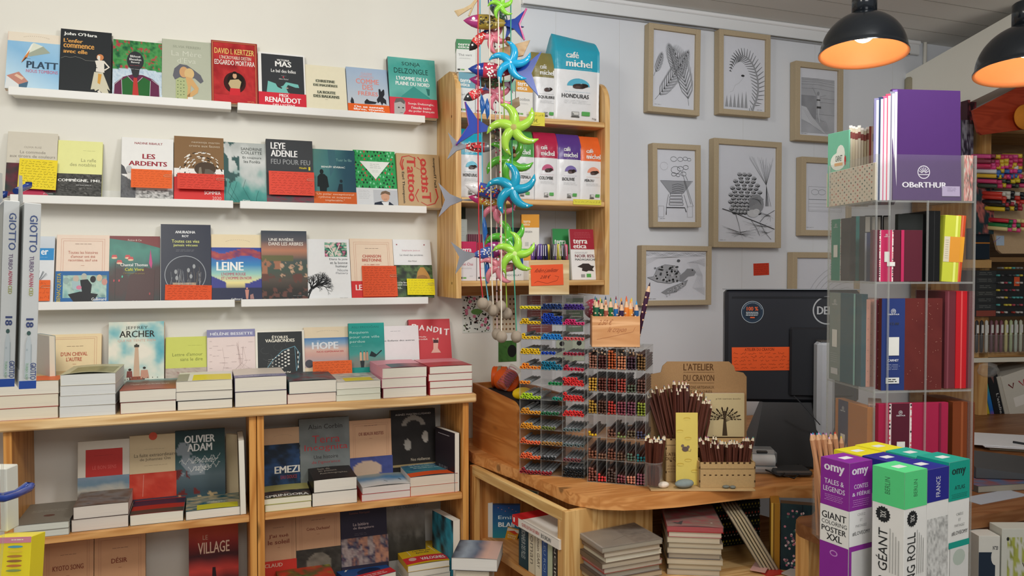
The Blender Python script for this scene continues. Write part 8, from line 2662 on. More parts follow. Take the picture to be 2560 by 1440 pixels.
nb(ft, 2232, 222, 2404, 1, 0.004, 0.006, '4d2d66', c_ober, 'large purple OBERTHUR notebook standing in the top of the tower', lean=-2, mat='satin')
for i, (u, v, c) in enumerate(((2182, 243, '8a86ac'), (2193, 240, '2c3c60'), (2202, 238, 'e0608c'), (2211, 232, 'e0506c'), (2221, 226, '8a8a9c'), (2228, 222, '8a6ab0'))):
 tt, W, H = nb(ft, u, v + 3, u + 9, 1, 0.008 + 0.002 * (6 - i), 0.13, c, lambda f: f.r(0.5, 0.02, 1, 1, 'e4e1e6'), '%s covered notebook edge, %s of the six left of the purple notebook' % (['lavender', 'navy', 'pink', 'rose', 'grey', 'violet'][i], ordw[i]), yaw=-31)
nb(ft, 2409, 388, 2431, 1, 0.006, 0.12, 'c8c4b0', art('d8d4c4', '3a4a3c', 'e08078', 'd8d4c4', '2a3430', s=6, k=9), 'flowered notebook edge right of the purple notebook')
def c_pat(f):
 q = random.Random(12)
 for j in range(13):
  for i in range(11):
   x, y = 0.04 + i * 0.09 + 0.045 * (j % 2), 0.04 + j * 0.077
   if x < 0.97:
    f.e(x, y, 0.013, 0.026, q.choice(['8a8c7a', '4a6a5c', 'd0785c', 'c85048', 'a4a48c', 'e0b8a0', '3c5a50']), 6, q.uniform(-0.8, 0.8))
    f.k -= 1
 f.k += 1
nb(fl, 2066, 420, 2187, 1, 0.003, 0.004, 'efe2cc', c_pat, 'cream leaf patterned card in the left side of the top tier')
def c_carn(f):
 f.e(0.5, 0.4, 0.36, 0.12, 'eef0e4', 14).e(0.62, 0.3, 0.2, 0.12, 'eef0e4', 12).t('CARNET', 0.38, 0.32, 0.7, 0.4, '3a4440', 1).r(0.34, 0.42, 0.72, 0.46, 'e8b070').p([(0.3, 0.92), (0.34, 0.8), (0.6, 0.76), (0.8, 0.84), (0.78, 0.92)], 'e0a830').e(0.4, 0.76, 0.06, 0.06, 'b04040', 8).e(0.84, 0.4, 0.04, 0.07, 'c84040', 8)
zc = TP.z + zz[1] + 0.05
fl2 = Fr(ft.w(0.012, TD, 0), TR - 90)
a, b = fl2.px(2069, 400).x, fl2.px(2122, 400).x
tt, W, H = fbox(Fr(ft.w(0.006, TD - 0.005, 0), TR - 76), 2069, 330, 2122, 414, 0, 0.004, '7cc4a4', {'f': c_carn}, 'notebook', 'mint green CARNET notebook standing behind the leaf patterned card', 'notebook', GT, zb=TP.z + zz[1] + 0.001, part='cover')
for i in range(7):
 u = 2121 + i * 7
 nb(Fr(ft.w(0.0, 0.05, 0), TR), u, 314 + (i % 3) * 2 + (i > 3) * 4, u + 6, 1, 0.09, 0.04, ['d8ccb4', 'cfc4a8', 'e0d4bc', 'e4dcc8', 'd8d0bc', 'ccc4a8', 'd4c8b0'][i], lambda f: f.r(0, 0.08, 1, 0.16, '8a4a44').r(0, 0, 1, 0.03, 'efe8dc'), 'thin cream edged notebook, %s of the row behind the patterned card' % ordw[i], yaw=-31)
nb(Fr(ft.w(0.0, 0.05, 0), TR), 2171, 316, 2184, 1, 0.02, 0.08, 'd8b8a0', lambda f: f.r(0, 0, 0.3, 1, '9a4a3c').r(0.5, 0.1, 0.8, 0.2, '777'), 'salmon edged notebook just left of the lavender one', yaw=-31)
nb(fl, 2077, 547, 2124, 2, 0.004, 0.012, '2c2624', belt(0.02, 0.5, '2f8a70', 'e8e0d8'), 'dark brown notebook with green belt, left side of the second tier')
nb(ft, 2127, 541, 2160, 2, 0.125, 0.05, '2c2826', lambda f: f.r(0.25, 0, 0.45, 1, '1e9a94'), 'black notebook with turquoise elastic in the second tier', yaw=-31)
for i, (u, c) in enumerate(((2160, '1e1c1c'), (2172, '26221f'), (2186, '2a2420'), (2206, '2c2622'))):
 nb(ft, u, 539, u + 13, 2, 0.11, 0.06, c, lambda f: f.r(0.1, 0.02, 0.75, 0.25, 'b8b0a4'), 'black notebook with pale page top, %s of four in the second tier' % ordw[i], yaw=-31)
nb(ft, 2161, 582, 2172, 2, 0.05, 0.05, '2c3458', lambda f: f.r(0, 0, 0.3, 1, '8a8c90'), 'navy notebook edge, left one beside the wine notebook', yaw=-31)
nb(ft, 2173, 583, 2181, 2, 0.052, 0.05, '26305c', None, 'navy notebook edge, right one beside the wine notebook', yaw=-31)
nb(ft, 2181, 575, 2305, 2, 0.012, 0.01, '5a2430', lambda f: (belt(0.16, 0.38, 'c0305c', 'e8c8c8')(f), f.r(0.56, 0, 0.62, 1, 'c0305c'), f.r(0.28, 0.62, 0.44, 0.7, 'e8e4dc')), 'small wine red notebook with pink belt, front of the second tier')
nb(ft, 2244, 535, 2316, 2, 0.03, 0.012, '2a2c2a', None, 'dark grey notebook behind the small wine red one')
nb(ft, 2318, 527, 2349, 2, 0.014, 0.09, '141414', lambda f: f.r(0.48, 0, 0.54, 1, '2c2c2c'), 'thick glossy black notebook in the second tier', mat='gloss')
nb(ft, 2354, 537, 2394, 2, 0.012, 0.02, 'c8cc40', lambda f: f.r(0.66, 0, 0.8, 1, 'e8ec7c').r(0.0, 0.32, 1, 0.7, 'e09838').r(0, 0.32, 0.36, 0.7, 'd8ccb0').fine(0.08, 0.36, 0.3, 0.66, 9, '444'), 'lime yellow notebook with orange belt in the second tier', mat='gloss', roll=3)
nb(ft, 2381, 537, 2402, 2, 0.014, 0.02, 'c84c28', lambda f: f.r(0.5, 0, 0.7, 1, 'e07850').r(0, 0.32, 1, 0.7, 'e8a030'), 'orange notebook leaning against the lime yellow one', mat='gloss', roll=4.5)
m = M('kraft', 'c8a0a4')
m.slab([(0.014 * math.cos(a), 0.016 * math.sin(a)) for a in [i * math.pi / 10 for i in range(20)]], 0, 0.002)
nb(fl, 2072, 733, 2152, 3, 0.004, 0.014, '1f5460', lambda f: (belt(0.0, 0.36, '84908a', None)(f), f.r(0.78, 0, 0.83, 1, '8cc0b8'), f.fine(0.05, 0.68, 0.3, 0.8, 5, 'c8ccc8'), f.r(0.08, 0.86, 0.3, 0.93, 'ccc')), 'teal notebook with grey belt and pale elastic, left of the third tier')
for i in range(2):
 nb(ft, 2154 + 16 * i, 748, 2169 + 16 * i, 3, 0.058, 0.1, 'e0a08c', lambda f: [f.e(0.3 + 0.4 * (k % 2), 0.04 + 0.06 * k, 0.06, 0.005, '9a6a60', 5) for k in range(16)], 'salmon notebook edge with fine dots, %s of two' % ['left', 'right'][i], mat='gloss', yaw=-31)
nb(ft, 2186, 750, 2201, 3, 0.024, 0.1, '6a2430', lambda f: [f.e(0.4, 0.05 + 0.1 * k, 0.08, 0.005, 'e0c8c0', 5) for k in range(10)], 'wine red dotted notebook edge right of the salmon ones', mat='gloss', yaw=-31)
def c_wine(f):
 f.g(0, 0, 1, 1, lambda u, v: mixc(fb(u * 4, v * 5, 8), '5c2622', '6a2c28', '542020'), 8, 10)
 belt(0.0, 0.38, '2c3c74', None, txt=0.16)(f)
 f.t('12.00', 0.14, 0.26, 0.28, 0.285, '444', 1)
 f.t('CARNET', 0.1, 0.66, 0.28, 0.685, 'e8e8f0', 1).fine(0.08, 0.71, 0.3, 0.78, 4, 'c8cce0').r(0.07, 0.86, 0.29, 0.925, 'e0e0dc').fine(0.09, 0.87, 0.27, 0.915, 2, '333', 2, 0.002)
 q = random.Random(3)
 for i in range(40):
  f.e(q.uniform(0.42, 0.98), q.uniform(0.02, 0.98), 0.005, 0.004, 'c09080', 5)
  f.k -= 1
 f.k += 1
nb(ft, 2202, 746, 2353, 3, 0.004, 0.012, '5f2824', c_wine, 'large wine red notebook with navy CARNET belt, third tier')
nb(ft, 2360, 728, 2388, 3, 0.012, 0.1, '6a2c34', lambda f: f.r(0.2, 0, 0.35, 1, '84444c'), 'burgundy notebook spine left of the bright red one', mat='gloss')
nb(ft, 2388, 728, 2415, 3, 0.01, 0.1, 'c01c24', lambda f: f.r(0.42, 0, 0.55, 1, 'e05a58'), 'bright red notebook spine in the third tier', mat='gloss')
nb(ft, 2415, 728, 2434, 3, 0.012, 0.1, '6a2c34', lambda f: f.r(0.2, 0, 0.35, 1, '84444c'), 'burgundy notebook spine right of the bright red one', mat='gloss')
nb(fl, 2086, 1006, 2166, 4, 0.004, 0.02, 'b87020', belt(0.1, 0.42, '2c3050', None), 'amber notebook with navy belt at the bottom of the tower')
nb(ft, 2168, 1012, 2193, 4, 0.038, 0.1, 'd8b8a8', art('e0b8a8', '2a2a2c', 'd8a898', '3a3436', s=11, k=7), 'blossom patterned notebook edge in the bottom tier', yaw=-31)
nb(ft, 2194, 1008, 2368, 4, 0.006, 0.012, 'a82448', lambda f: (belt(0.18, 0.44, '5a2030', 'e8d8d4', txt=0.12)(f), f.r(0.86, 0, 0.89, 1, '7a2038')), 'raspberry notebook with wine belt at the bottom of the tower')
nb(ft, 2379, 1005, 2416, 4, 0.012, 0.1, '7c3c1c', lambda f: f.r(0.55, 0, 0.7, 1, '9a5430'), 'thick brown leather notebook in the bottom tier')
nb(ft, 2416, 1006, 2434, 4, 0.014, 0.1, '6c341a', None, 'thin brown notebook at the right of the bottom tier')
# ------------------------------------------------------------------ poster boxes
RO = 8.0
pb_ = at_f(2262, 1182.5, 1.284)
so = 0.0605
ob = Fr((pb_.x, pb_.y, DZ), RO)
HO = pb_.z - DZ
m = M('wood_x', 'c8a878')
c0 = ob.w(1.5 * so, 1.5 * so, -DZ)
m.box(-0.12, -0.12, 0, 0.24, 0.42, ZL, 0.004)
tag(m.build('display_plinth', loc=(c0.x, c0.y, 0), rot=(0, 0, rad(RO))), 'plain wooden plinth under the poster boxes and the notebook tower', 'plinth')
GO = 'tall square poster boxes'
def omy(x, y, h, head, lab, right=None, left=None, top=None, foot=None, hs=0.36, w='ecebe6'):
 E_ = DZ - ZL - 0.001
 t = empty('poster_box', ob.w(x, y, -E_), (0, 0, rad(RO)), lab, 'box', GO)
 m = M('satin', w)
 s = so - 0.001
 m.box(0, 0, 0, s, s, h + E_, 0.0005)
 hv = h * 0.635
 z0 = E_ + h - hv
 fr_ = Face(m, flatP(s, hv, -0.0001, 0, z0), s, hv)
 fl_ = Face(m, lambda a, b, c: (-c - 0.0001, s * (1 - a), z0 + hv - b * hv), s, hv)
 ft_ = Face(m, lambda a, b, c: (a * s, s - b * s, E_ + h + c), s, s)
 for f_ in (fr_, fl_):
  f_.r(0, 0, 1, hs, head)
 ft_.r(0, 0, 1, 1, head).r(0.3, 0.35, 0.7, 0.6, 'e4e4e0')
 if right:
  right(fr_)
 if left:
  left(fl_)
 m.build('carton', t)
def cree(f, c='777'):
 f.t('CRÉEZ', 0.36, 0.5, 0.7, 0.53, c, -1).t('ET', 0.47, 0.56, 0.58, 0.585, c, -1).t('PARTAGEZ', 0.28, 0.615, 0.76, 0.64, c, -1).t('#ILOVEOMY', 0.14, 0.68, 0.92, 0.72, '444', 0)
k_ = 1 / 0.37
def fit(v, vt=1165, sc=1 / 480):
 return (v - vt) * sc
hp = at_f(2124, 1159.5, 1.3445).z - DZ
q = ob.R.transposed() @ (at_f(2124, 1159.5, 1.3445) - ob.p)
PUR = '8c2c98'
def p_left(f):
 f.t('omy', 0.12, 0.055, 0.84, 0.145, 'ece4f0', 2).t('TALES &', 0.14, 0.2, 0.82, 0.25, 'e4d8ec', 1).t('LEGENDS', 0.1, 0.275, 0.86, 0.325, 'e4d8ec', 1).fine(0.14, 0.35, 0.86, 0.42, 4, 'c88cd0', 3, 0.001)
 f.r(0, 0.47, 1, 0.84, 'ecebe6').t('GIANT', 0.06, 0.53, 0.92, 0.6, '2c2c2e', 1).t('COLORING', 0.06, 0.615, 0.94, 0.655, '2c2c2e', 0).t('POSTER', 0.06, 0.675, 0.92, 0.73, '2c2c2e', 1).t('XXL', 0.24, 0.745, 0.78, 0.81, '2c2c2e', 1)
 f.r(0, 0.84, 1, 1.4, PUR).e(0.5, 0.93, 0.14, 0.03, 'c890d0', 14).e(0.5, 0.93, 0.1, 0.02, PUR, 14)
def p_right(f):
 f.t('omy', 0.1, 0.06, 0.82, 0.145, 'ece4f0', 2).t('CONTES', 0.2, 0.215, 0.82, 0.26, 'e4d8ec', 1).t('& FÉÉRIE', 0.12, 0.285, 0.92, 0.33, 'e4d8ec', 1).fine(0.1, 0.36, 0.95, 0.44, 4, 'c88cd0', 5, 0.001)
 f.r(0, 0.47, 1, 0.82, 'e8e8e6')
 cree(f, '909090')
 f.r(0, 0.82, 1, 1.4, PUR).r(0.1, 0.87, 1, 1.38, 'd0d0ce')
omy(q.x, q.y, hp, PUR, 'purple poster box TALES & LEGENDS at the left of the cluster', p_right, p_left, hs=0.47)
GRN = '5cd888'
def badge(f, cx, cy, r):
 n = 16
 f.p([(cx + (r if i % 2 else r * 0.84) * math.cos(math.pi * i / n), cy + (r if i % 2 else r * 0.84) * math.sin(math.pi * i / n) * f.W / f.H) for i in range(2 * n)], '26282a')
 f.t('XXL', cx - 0.08, cy - 0.035, cx + 0.1, cy + 0.035, 'd8d8d4', 1, -90)
def b_side(word, sub):
 def g(f):
  f.t('BERLIN', 0.4, 0.08, 0.56, 0.24, '3c7a54', 0, 90)
  badge(f, 0.35, 0.445, 0.24)
  f.t(word, 0.14, 0.58, 0.5, 1.45, '2a2c2c', 0, 90)
  for i in range(4):
   f.l([(0.58 + 0.09 * i, 0.56 + 0.03 * i), (0.58 + 0.09 * i, 0.98)], 0.0014, 'b8b8b4')
 return g
omy(0, 0, HO, GRN, 'bright green topped BERLIN poster box, nearest of the cluster', b_side('COLORING ROLL', ''), b_side('POSTER GÉANT', ''), hs=0.345)
def f_right(f):
 f.t('FRANCE', 0.4, 0.08, 0.6, 0.28, 'dcdce4', 0, 90)
 f.g(0.02, 0.48, 0.98, 1.3, lambda u, v: mixc(np.clip(fb(u * 12, v * 24, 6) * 1.6 - 0.25, 0, 1), '8a8a88', 'c8c8c4', 'e4e4e0'), 26, 50)
omy(so, 0, HO - 0.003, '2a2c8c', 'navy FRANCE poster box between the green and the teal one', f_right, None, hs=0.32)
def a_right(f):
 f.t('omy', 0.12, 0.07, 0.8, 0.15, '1c3c3a', 2).t('ATLAS', 0.26, 0.235, 0.76, 0.275, '1c4c48', 1).fine(0.1, 0.31, 0.9, 0.36, 3, '1c7a6c', 4, 0.001)
 cree(f, '8a8a88')
 f.r(0, 0.78, 1, 0.84, '1c9c8c').r(0.06, 0.84, 0.94, 1.3, 'dcdcd8').e(0.5, 0.94, 0.3, 0.08, 'b8c4b8', 14)
omy(2 * so, 0, HO + 0.002, '16a08c', 'teal ATLAS poster box at the right of the cluster', a_right, None, hs=0.38)
omy(so * 0.95, so * 1.05, HO - 0.004, '2c2c8c', 'navy topped poster box behind the purple one')
omy(2 * so, so * 1.02, HO - 0.002, '28ac94', 'teal topped poster box behind ATLAS')
omy(so, 2.1 * so, HO - 0.006, 'e4d428', 'yellow topped poster box, left one at the back')
omy(2 * so, 2.1 * so, HO - 0.004, 'e8dc2c', 'yellow topped poster box, right one at the back')
# ------------------------------------------------------------------ pendant lamps
def lamp(u, vrim, F, R, lab, power):
 c = at_f(u, vrim, F)
 t = empty('pendant_lamp', c, (rad(-4), rad(5), 0), lab, 'lamp', 'black dome pendant lamps')
 n = 14
 pr = [(R * math.cos(a), 1.02 * R * math.sin(a)) for a in [i * math.pi / 2 / n * 0.86 for i in range(n + 1)]]
 m = M('enamel', '14181c')
 m.lathe([(R * 1.03, -0.003), (R * 1.035, 0.001), (R * 1.0, 0.006)] + pr[1:], 48)
 sh = m.build('shade', t)
 m = M('satin', 'c88a60')
 m.lathe([(R * 1.03, -0.003)] + [(a * 0.975, b * 0.97) for a, b in pr] + [(0.001, pr[-1][1] * 0.97)], 48)
 m.build('shade_lining', sh)
 zt = pr[-1][1]
 m = M('enamel', '14181c')
 r2 = R * 0.29
 m.lathe([(0.001, zt - 0.002), (r2, zt - 0.002), (r2, zt + R * 0.5), (r2 * 0.9, zt + R * 0.53), (0.001, zt + R * 0.53)], 32)
 m.lathe([(0.012, zt + R * 0.53), (0.011, zt + R * 0.62), (0.004, zt + R * 0.66)], 12)
 lh = m.build('lamp_holder', t)
 m = M('dark', '101214')
 m.tube([(0, 0, zt + R * 0.62), (0, 0, ZC - c.z)], 0.0035, 8)
 m.build('cord', t)
 m = M('bulb', 'fff')
 m.ball((0, 0, zt * 0.55), 0.027, n=16, m=10)
 m.build('light_bulb', lh)
 l = bpy.data.lights.new('lamp_glow', 'POINT')
 l.energy = power
 l.color = (1.0, 0.68, 0.38)
 l.shadow_soft_size = 0.03
 o = bpy.data.objects.new('lamp_glow', l)
 o.location = c + Vector((0, 0, 0.025))
 COL.objects.link(o)
lamp(2158, 134, 1.95, 0.102, 'black dome pendant lamp with copper inside, fully visible one', 0.7)
lamp(2566, 178, 1.98, 0.116, 'black dome pendant lamp cut by the right edge', 0.7)
m = M('paint', 'e8e4d8')
q0 = on_y(2313, 98, -0.012)
m.tube([(0, 0, -0.35), (0, 0, 0)], 0.008, 8)
tag(m.build('pipe', loc=q0), 'thin white pipe running down the wall right of the cornice', 'pipe')
m = M('kraft', 'a8a088')
m.lathe([(0.019, 0), (0.019, 0.05), (0.012, 0.058), (0.0001, 0.06)], 20)
m.use(col='4a4438').ball((-0.006, -0.013, 0.045), 0.004)
tag(m.build('knob', loc=on_y(2273, 226, -0.016)), 'beige rounded peg behind the top of the purple notebook', 'peg')
# ------------------------------------------------------------------ far right: pen shelves beyond the tower
fz = Fr(on_y(2440, 670, -0.35), -12)
fz.p.z = 0
t = empty('pen_shelving', fz.w(0, 0, 0), (0, 0, rad(fz.rot)), 'pine shelving of pens and books at the right edge behind the tower', 'shelving')
zf = lambda v, y=0.0, u=2480: fz.px(u, v, y).z
xf = lambda u, y=0.0, v=700: fz.px(u, v, y).x
for nm, b_, mt, c in (('side_panel', (xf(2450), 0, DZ + 0.001, xf(2473), 0.3, zf(280)), 'wood_z', 'c89c60'), ('shelf', (xf(2400), 0, zf(893), 1.2, 0.3, zf(880)), 'wood_x', 'b8905c'), ('shelf_edge', (xf(2400), -0.008, zf(905), 1.2, 0.0, zf(894)), 'paint', 'd8d4c4'),
     ('shelf', (xf(2400), 0, zf(1073), 1.2, 0.3, zf(1062)), 'paint', 'c8c4b8'), ('shelf', (xf(2474), 0, zf(655), 1.2, 0.3, zf(643)), 'wood_x', '8a6840'), ('shelf', (xf(2474), 0.02, zf(330), 1.2, 0.3, zf(318)), 'wood_x', 'b8905c'), ('back_panel', (xf(2400), 0.3, DZ + 0.001, 1.2, 0.31, zf(280)), 'wood_x', '8a6c48')):
 m = M(mt, c)
 m.box(*b_)
 m.build(nm, t)
def fx(u0, vt, u1, vb, y, D, col, faces, name, lab, cat='box', **k):
 return fbox(fz, u0, vt, u1, vb, y, D, col, faces, name, lab, cat, **k)
m = M('wood_x', 'a83c20')
q = [on_pl(u, v, fz.w(0, -0.12, 0), fz.R @ Vector((0, 1, 0))) for u, v in ((2433, 275), (2600, 190), (2600, 318), (2456, 337), (2446, 330), (2438, 300))]
nn = fz.R @ Vector((0, 0.012, 0))
n = len(q)
m.add(q + [p + nn for p in q], [tuple(range(n)), tuple(range(n, 2 * n))[::-1]] + [(i, n + i, n + (i + 1) % n, (i + 1) % n) for i in range(n)])
t2 = empty('hanging_sign', (0, 0, 0), (0, 0, 0), 'rust red painted board with orange disc hanging at the right edge', 'sign')
m.build('board', t2)
m = M('kraft', 'd88830')
c = on_pl(2562, 293, fz.w(0, -0.135, 0), fz.R @ Vector((0, 1, 0)))
m.T = Matrix.Translation(c) @ Matrix.Rotation(rad(fz.rot), 4, 'Z') @ Matrix.Rotation(rad(90), 4, 'X')
m.lathe([(0.0001, 0), (0.05, 0), (0.05, 0.006), (0.0001, 0.006)], 32)
m.build('disc', t2)
MG = 'marker ends poking out of the kraft display board'
m = M('kraft', 'c8ac88')
q = [on_pl(u, v, fz.w(0, -0.03, 0), fz.R @ Vector((0, 1, 0))) for u, v in ((2474, 470), (2486, 440), (2500, 430), (2640, 430), (2640, 634), (2505, 634), (2495, 625), (2478, 560))]
n = len(q)
m.add(q + [p + nn for p in q], [tuple(range(n)), tuple(range(n, 2 * n))[::-1]] + [(i, n + i, n + (i + 1) % n, (i + 1) % n) for i in range(n)])
f = Face(m, lambda x, y, h: tuple(on_pl(2474 + 166 * x, 430 + 204 * y, fz.w(0, -0.031 - h, 0), fz.R @ Vector((0, 1, 0)))), 0.3, 0.37)
f.r(0.1, 0.78, 0.22, 0.9, 'b8cce0').l([(0.06, 0.86), (0.16, 0.8)], 0.002, '8a6ab0').e(0.05, 0.62, 0.015, 0.018, '2c2c2c', 10).r(0.05, 0.68, 0.1, 0.7, 'c84a30')
tag(m.build('display_board'), 'kraft cardboard board with marker sets at the right edge', 'board')
_mk = {}
MC = {'c83c70': 'pink', 'd04c88': 'rose', '8a3c4c': 'plum', 'd8b83c': 'gold', 'c8305c': 'raspberry', 'd8d8d8': 'silver', 'd8b030': 'ochre', 'e04088': 'hot pink', '3c6ab0': 'blue', 'd8c030': 'yellow', 'd05050': 'coral', 'c83c6c': 'cerise', '222428': 'black', '3c4a3c': 'olive', 'd0ccc0': 'ivory', 'c83c30': 'red', 'e0c030': 'bright yellow', 'a83040': 'wine red', 'c83040': 'crimson', 'e84c8c': 'bright pink', '2c8048': 'green', 'e0d090': 'cream'}
q = random.Random(21)
for (u0, u1, v0, v1, cs) in ((2478, 2560, 392, 418, ('c83c70', 'd04c88', '8a3c4c', 'd8b83c', 'c8305c')), (2490, 2560, 418, 445, ('d8d8d8', 'd8b030', 'e04088', '3c6ab0')), (2494, 2560, 443, 474, ('d8c030', 'd05050', 'c83c6c', '222428', '3c4a3c')), (2505, 2560, 484, 510, ('d0ccc0', '222428', 'c83c30')), (2512, 2560, 512, 530, ('e0c030', '3a3c3a', 'a83040')), (2520, 2560, 553, 585, ('c83040', 'e84c8c', '2c8048', 'e0d090'))):
 for v in range(v0, v1, 11):
  for u in range(u0, u1 + 6, 11):
   c = q.choice(cs)
   if c not in _mk:
    m = M('plastic', c)
    m.lathe([(0.0045, 0.004), (0.0045, 0), (0.0085, 0.0), (0.009, 0.004), (0.009, 0.07), (0.0001, 0.07)], 10)
    m.use(col='d8d4d0').lathe([(0.0001, 0.004), (0.0045, 0.004)], 10)
    o = m.build('marker')
    COL.objects.unlink(o)
    _mk[c] = o
   t = _mk[c].copy()
   COL.objects.link(t)
   t.location = on_pl(u + q.uniform(-2, 2), v + q.uniform(-2, 2), fz.w(0, -0.1, 0), fz.R @ Vector((0, 1, 0)))
   t.rotation_euler = (rad(-83), 0, rad(fz.rot + 38))
   tag(t, '%s marker end in the %s cluster of the kraft display board' % (MC.get(c, 'dark'), {392: 'topmost', 418: 'second', 443: 'third', 484: 'fourth', 512: 'fifth', 553: 'lowest'}[v0]), 'marker', MG)
fx(2437, 455, 2484, 585, -0.05, 0.02, '22303c', {'f': art('1c2c38', '2a4448', '24343c', 'c87068', '22303c', s=15, k=5, e=1.6)}, 'pouch', 'dark floral pouch hanging beside the kraft board', 'pouch')
fx(2436, 570, 2474, 648, -0.02, 0.05, '1a2a38', {'f': lambda f: f.r(0, 0.08, 1, 0.12, 'c88030').r(0, 0.46, 1, 0.5, 'c88030')}, 'notebook', 'navy notebook with two orange bands behind the tower edge', 'notebook')
fx(2410, 650, 2479, 670, -0.03, 0.06, 'c8a068', None, 'ledge', 'short pine ledge under the navy notebook', 'ledge', mat='kraft')
fx(2403, 300, 2432, 450, 0.02, 0.05, '3a3c48', {'f': art('2c2c38', 'b8b8c4', '4a3c50', '24242c', s=17, k=8, e=1.7)}, 'blister_pack', 'glittery blister packs hanging between purple notebook and pine post', 'pack', mat='gloss')
fx(2418, 250, 2440, 310, 0.02, 0.04, '4a2830', {'f': art('5a2c3a', '2c2024', 'a84a50', s=18, k=5)}, 'pouch', 'dark red patterned pouch under the bulkhead', 'pouch')
tt, W_r, H_r = fx(2440, 676, 2640, 792, -0.03, 0.1, '26282a', {'f': lambda f: ([f.r(0.0, i / 7 + 0.008, 0.24, (i + 1) / 7 - 0.01, ['34383a', '3a3e40', '34383a', '3a3c3c', '303436', '34383a', '8a4438'][i]) for i in range(7)], [f.fine(0.02, i / 7 + 0.03, 0.2, (i + 1) / 7 - 0.04, 2, '8a8c88', i, 0.0014) for i in range(6)], f.r(0.46, 0.14, 0.53, 0.34, 'e05c34'))}, 'pen_rack', 'dark rack of fine pens with small labels at the right edge', 'rack', mat='gloss')
GR_ = 'fine pen ends in the dark rack'
for r in range(7):
 for c in range(7):
  k = r * 7 + c
  if (k * 5) % 9 == 0:
   continue
  col = q.choice(['c8c8c4', '8a8c8c', '4a4c50', 'd8c84c', '5ab0b0', 'b85060', '4a4c50'] if r < 6 else ['a83c34', 'c8c8c4', '8a3c34'])
  if ('p', col) not in _mk:
   m = M('plastic', col)
   m.lathe([(0.0001, 0), (0.004, 0), (0.0042, 0.01), (0.0042, 0.03)], 8)
   o = m.build('fine_pen')
   COL.objects.unlink(o)
   _mk[('p', col)] = o
  t = _mk[('p', col)].copy()
  COL.objects.link(t)
  t.location = on_pl(2499 + 9.5 * c, 664 + 6 + r * 18.5, fz.w(0, -0.045, 0), fz.R @ Vector((0, 1, 0)))
  t.rotation_euler = (rad(-90), 0, rad(fz.rot))
  tag(t, 'fine pen end in %s row of the dark rack' % ordw[r], 'pen', GR_)
for i in range(11):
 u = 2441 + 12.2 * i
 a = fz.px(u, 870, -0.02)
 Hh = zf(797, -0.02) - zf(879, -0.02)
 c = ['2c2c30', '28282c', 'c8c8c0', '6a4450', '8a5a60', '7c4a58', 'c8c080', 'a8b890', 'b8c4b8', 'c0c4b0', 'a0a894'][i]
 m = M('plastic', c)
 m.lathe([(0.0001, 0), (0.0055, 0.004), (0.0065, 0.02), (0.0065, Hh * 0.95), (0.0001, Hh)], 10)
 m.use('paper', 'd0d0cc').box(-0.005, -0.0072, Hh * 0.6, 0.005, -0.0062, Hh * 0.85)
 o = m.build('gel_pen', loc=fz.w(a.x, -0.02, zf(880)), rot=(0, 0, rad(fz.rot)))
 tag(o, '%s gel pen in the clear tray on the right shelf, %s from the left' % (['black', 'black', 'silver', 'plum', 'rose', 'wine', 'pale yellow', 'light green', 'pale mint', 'cream', 'sage'][i], ordw[i]), 'pen', 'gel pens in the clear tray')
m = M('clear', 'fff')
m.box(0, 0, 0, 0.6, 0.002, 0.075)
m.use('clear_edge').box(0, -0.001, 0.0735, 0.6, 0.002, 0.075)
tag(m.build('pen_tray', loc=fz.w(xf(2438, -0.035), -0.035, zf(880)), rot=(0, 0, rad(fz.rot))), 'clear tray front holding the gel pens on the right shelf', 'tray')
zb_ = zf(1062)
for i, (u0, u1, vt, c, lab, L) in enumerate(((2440, 2452, 930, 'b8b4a8', 'grey white folder at the far left of the lower right shelf', 8), (2450, 2460, 928, 'c8b030', 'yellow folder leaning on the lower right shelf', 9), (2463, 2475, 925, '3a8ab0', 'rainbow edged book leaning on the lower right shelf', 14), (2474, 2500, 925, '1c1e22', 'black book with white lettering leaning on the lower right shelf', 14), (2500, 2512, 938, 'b8b4a8', 'pale folder edge leaning on the black book', 15), (2512, 2600, 936, 'c8c4b8', 'pale magazine with figure sketches at the right edge', 16))):
 def dr(f, i=i):
  if i == 2:
   f.g(0, 0, 1, 1, lambda u, v: mixc(v, 'c8b840', '4aa070', '2a80c0', '2a60b0', 'c83c4c'), 2, 16)
  elif i == 3:
   f.t('L\'atelier', 0.5, 0.45, 0.75, 0.9, 'b0b0ac', 1, -90).p([(0.3, 0.1), (0.6, 0.12), (0.5, 0.25)], '6a4a44')
  elif i == 5:
   f.l([(0.15, 0.2), (0.25, 0.3), (0.3, 0.2)], 0.006, '6a2a2c').l([(0.45, 0.2), (0.55, 0.32), (0.6, 0.2)], 0.005, 'a83040').r(0.2, 0.5, 1, 0.7, 'e0dcd4')
 fx(u0 + 18, vt, u1 + 18, 1060, 0.03 - 0.004 * i, 0.14, c, {'f': dr}, 'folder' if i != 3 else 'book', lab, 'folder', zb=zb_ + 0.0005, roll=-L, part='cover')
m = M('film', 'fff')
m.ball((0, 0, 0), 0.05, 0.03, 0.03, 12, 8, 0.2, 4)
tag(m.build('plastic_bag', loc=at_f(2470, 925, 3.1)), 'crumpled clear plastic bag on top of the leaning folders', 'bag')
pc = Fr(on_z(2470, 1125, DZ), -30)
m = M('paper', 'd4d4d8')
m.box(0, 0, 0, 0.34, 0.22, 0.002)
m.use(col='e4e4e6').box(-0.03, 0.02, 0.0022, 0.3, 0.24, 0.0035)
tag(m.build('paper_stack', loc=on_z(2462, 1118, DZ + 0.014), rot=(0, 0, rad(-38))), 'white paper pad lying on the darker counter', 'paper')
m = M('paper', 'c0b8a0')
m.box(0, 0, 0, 0.32, 0.2, 0.0135)
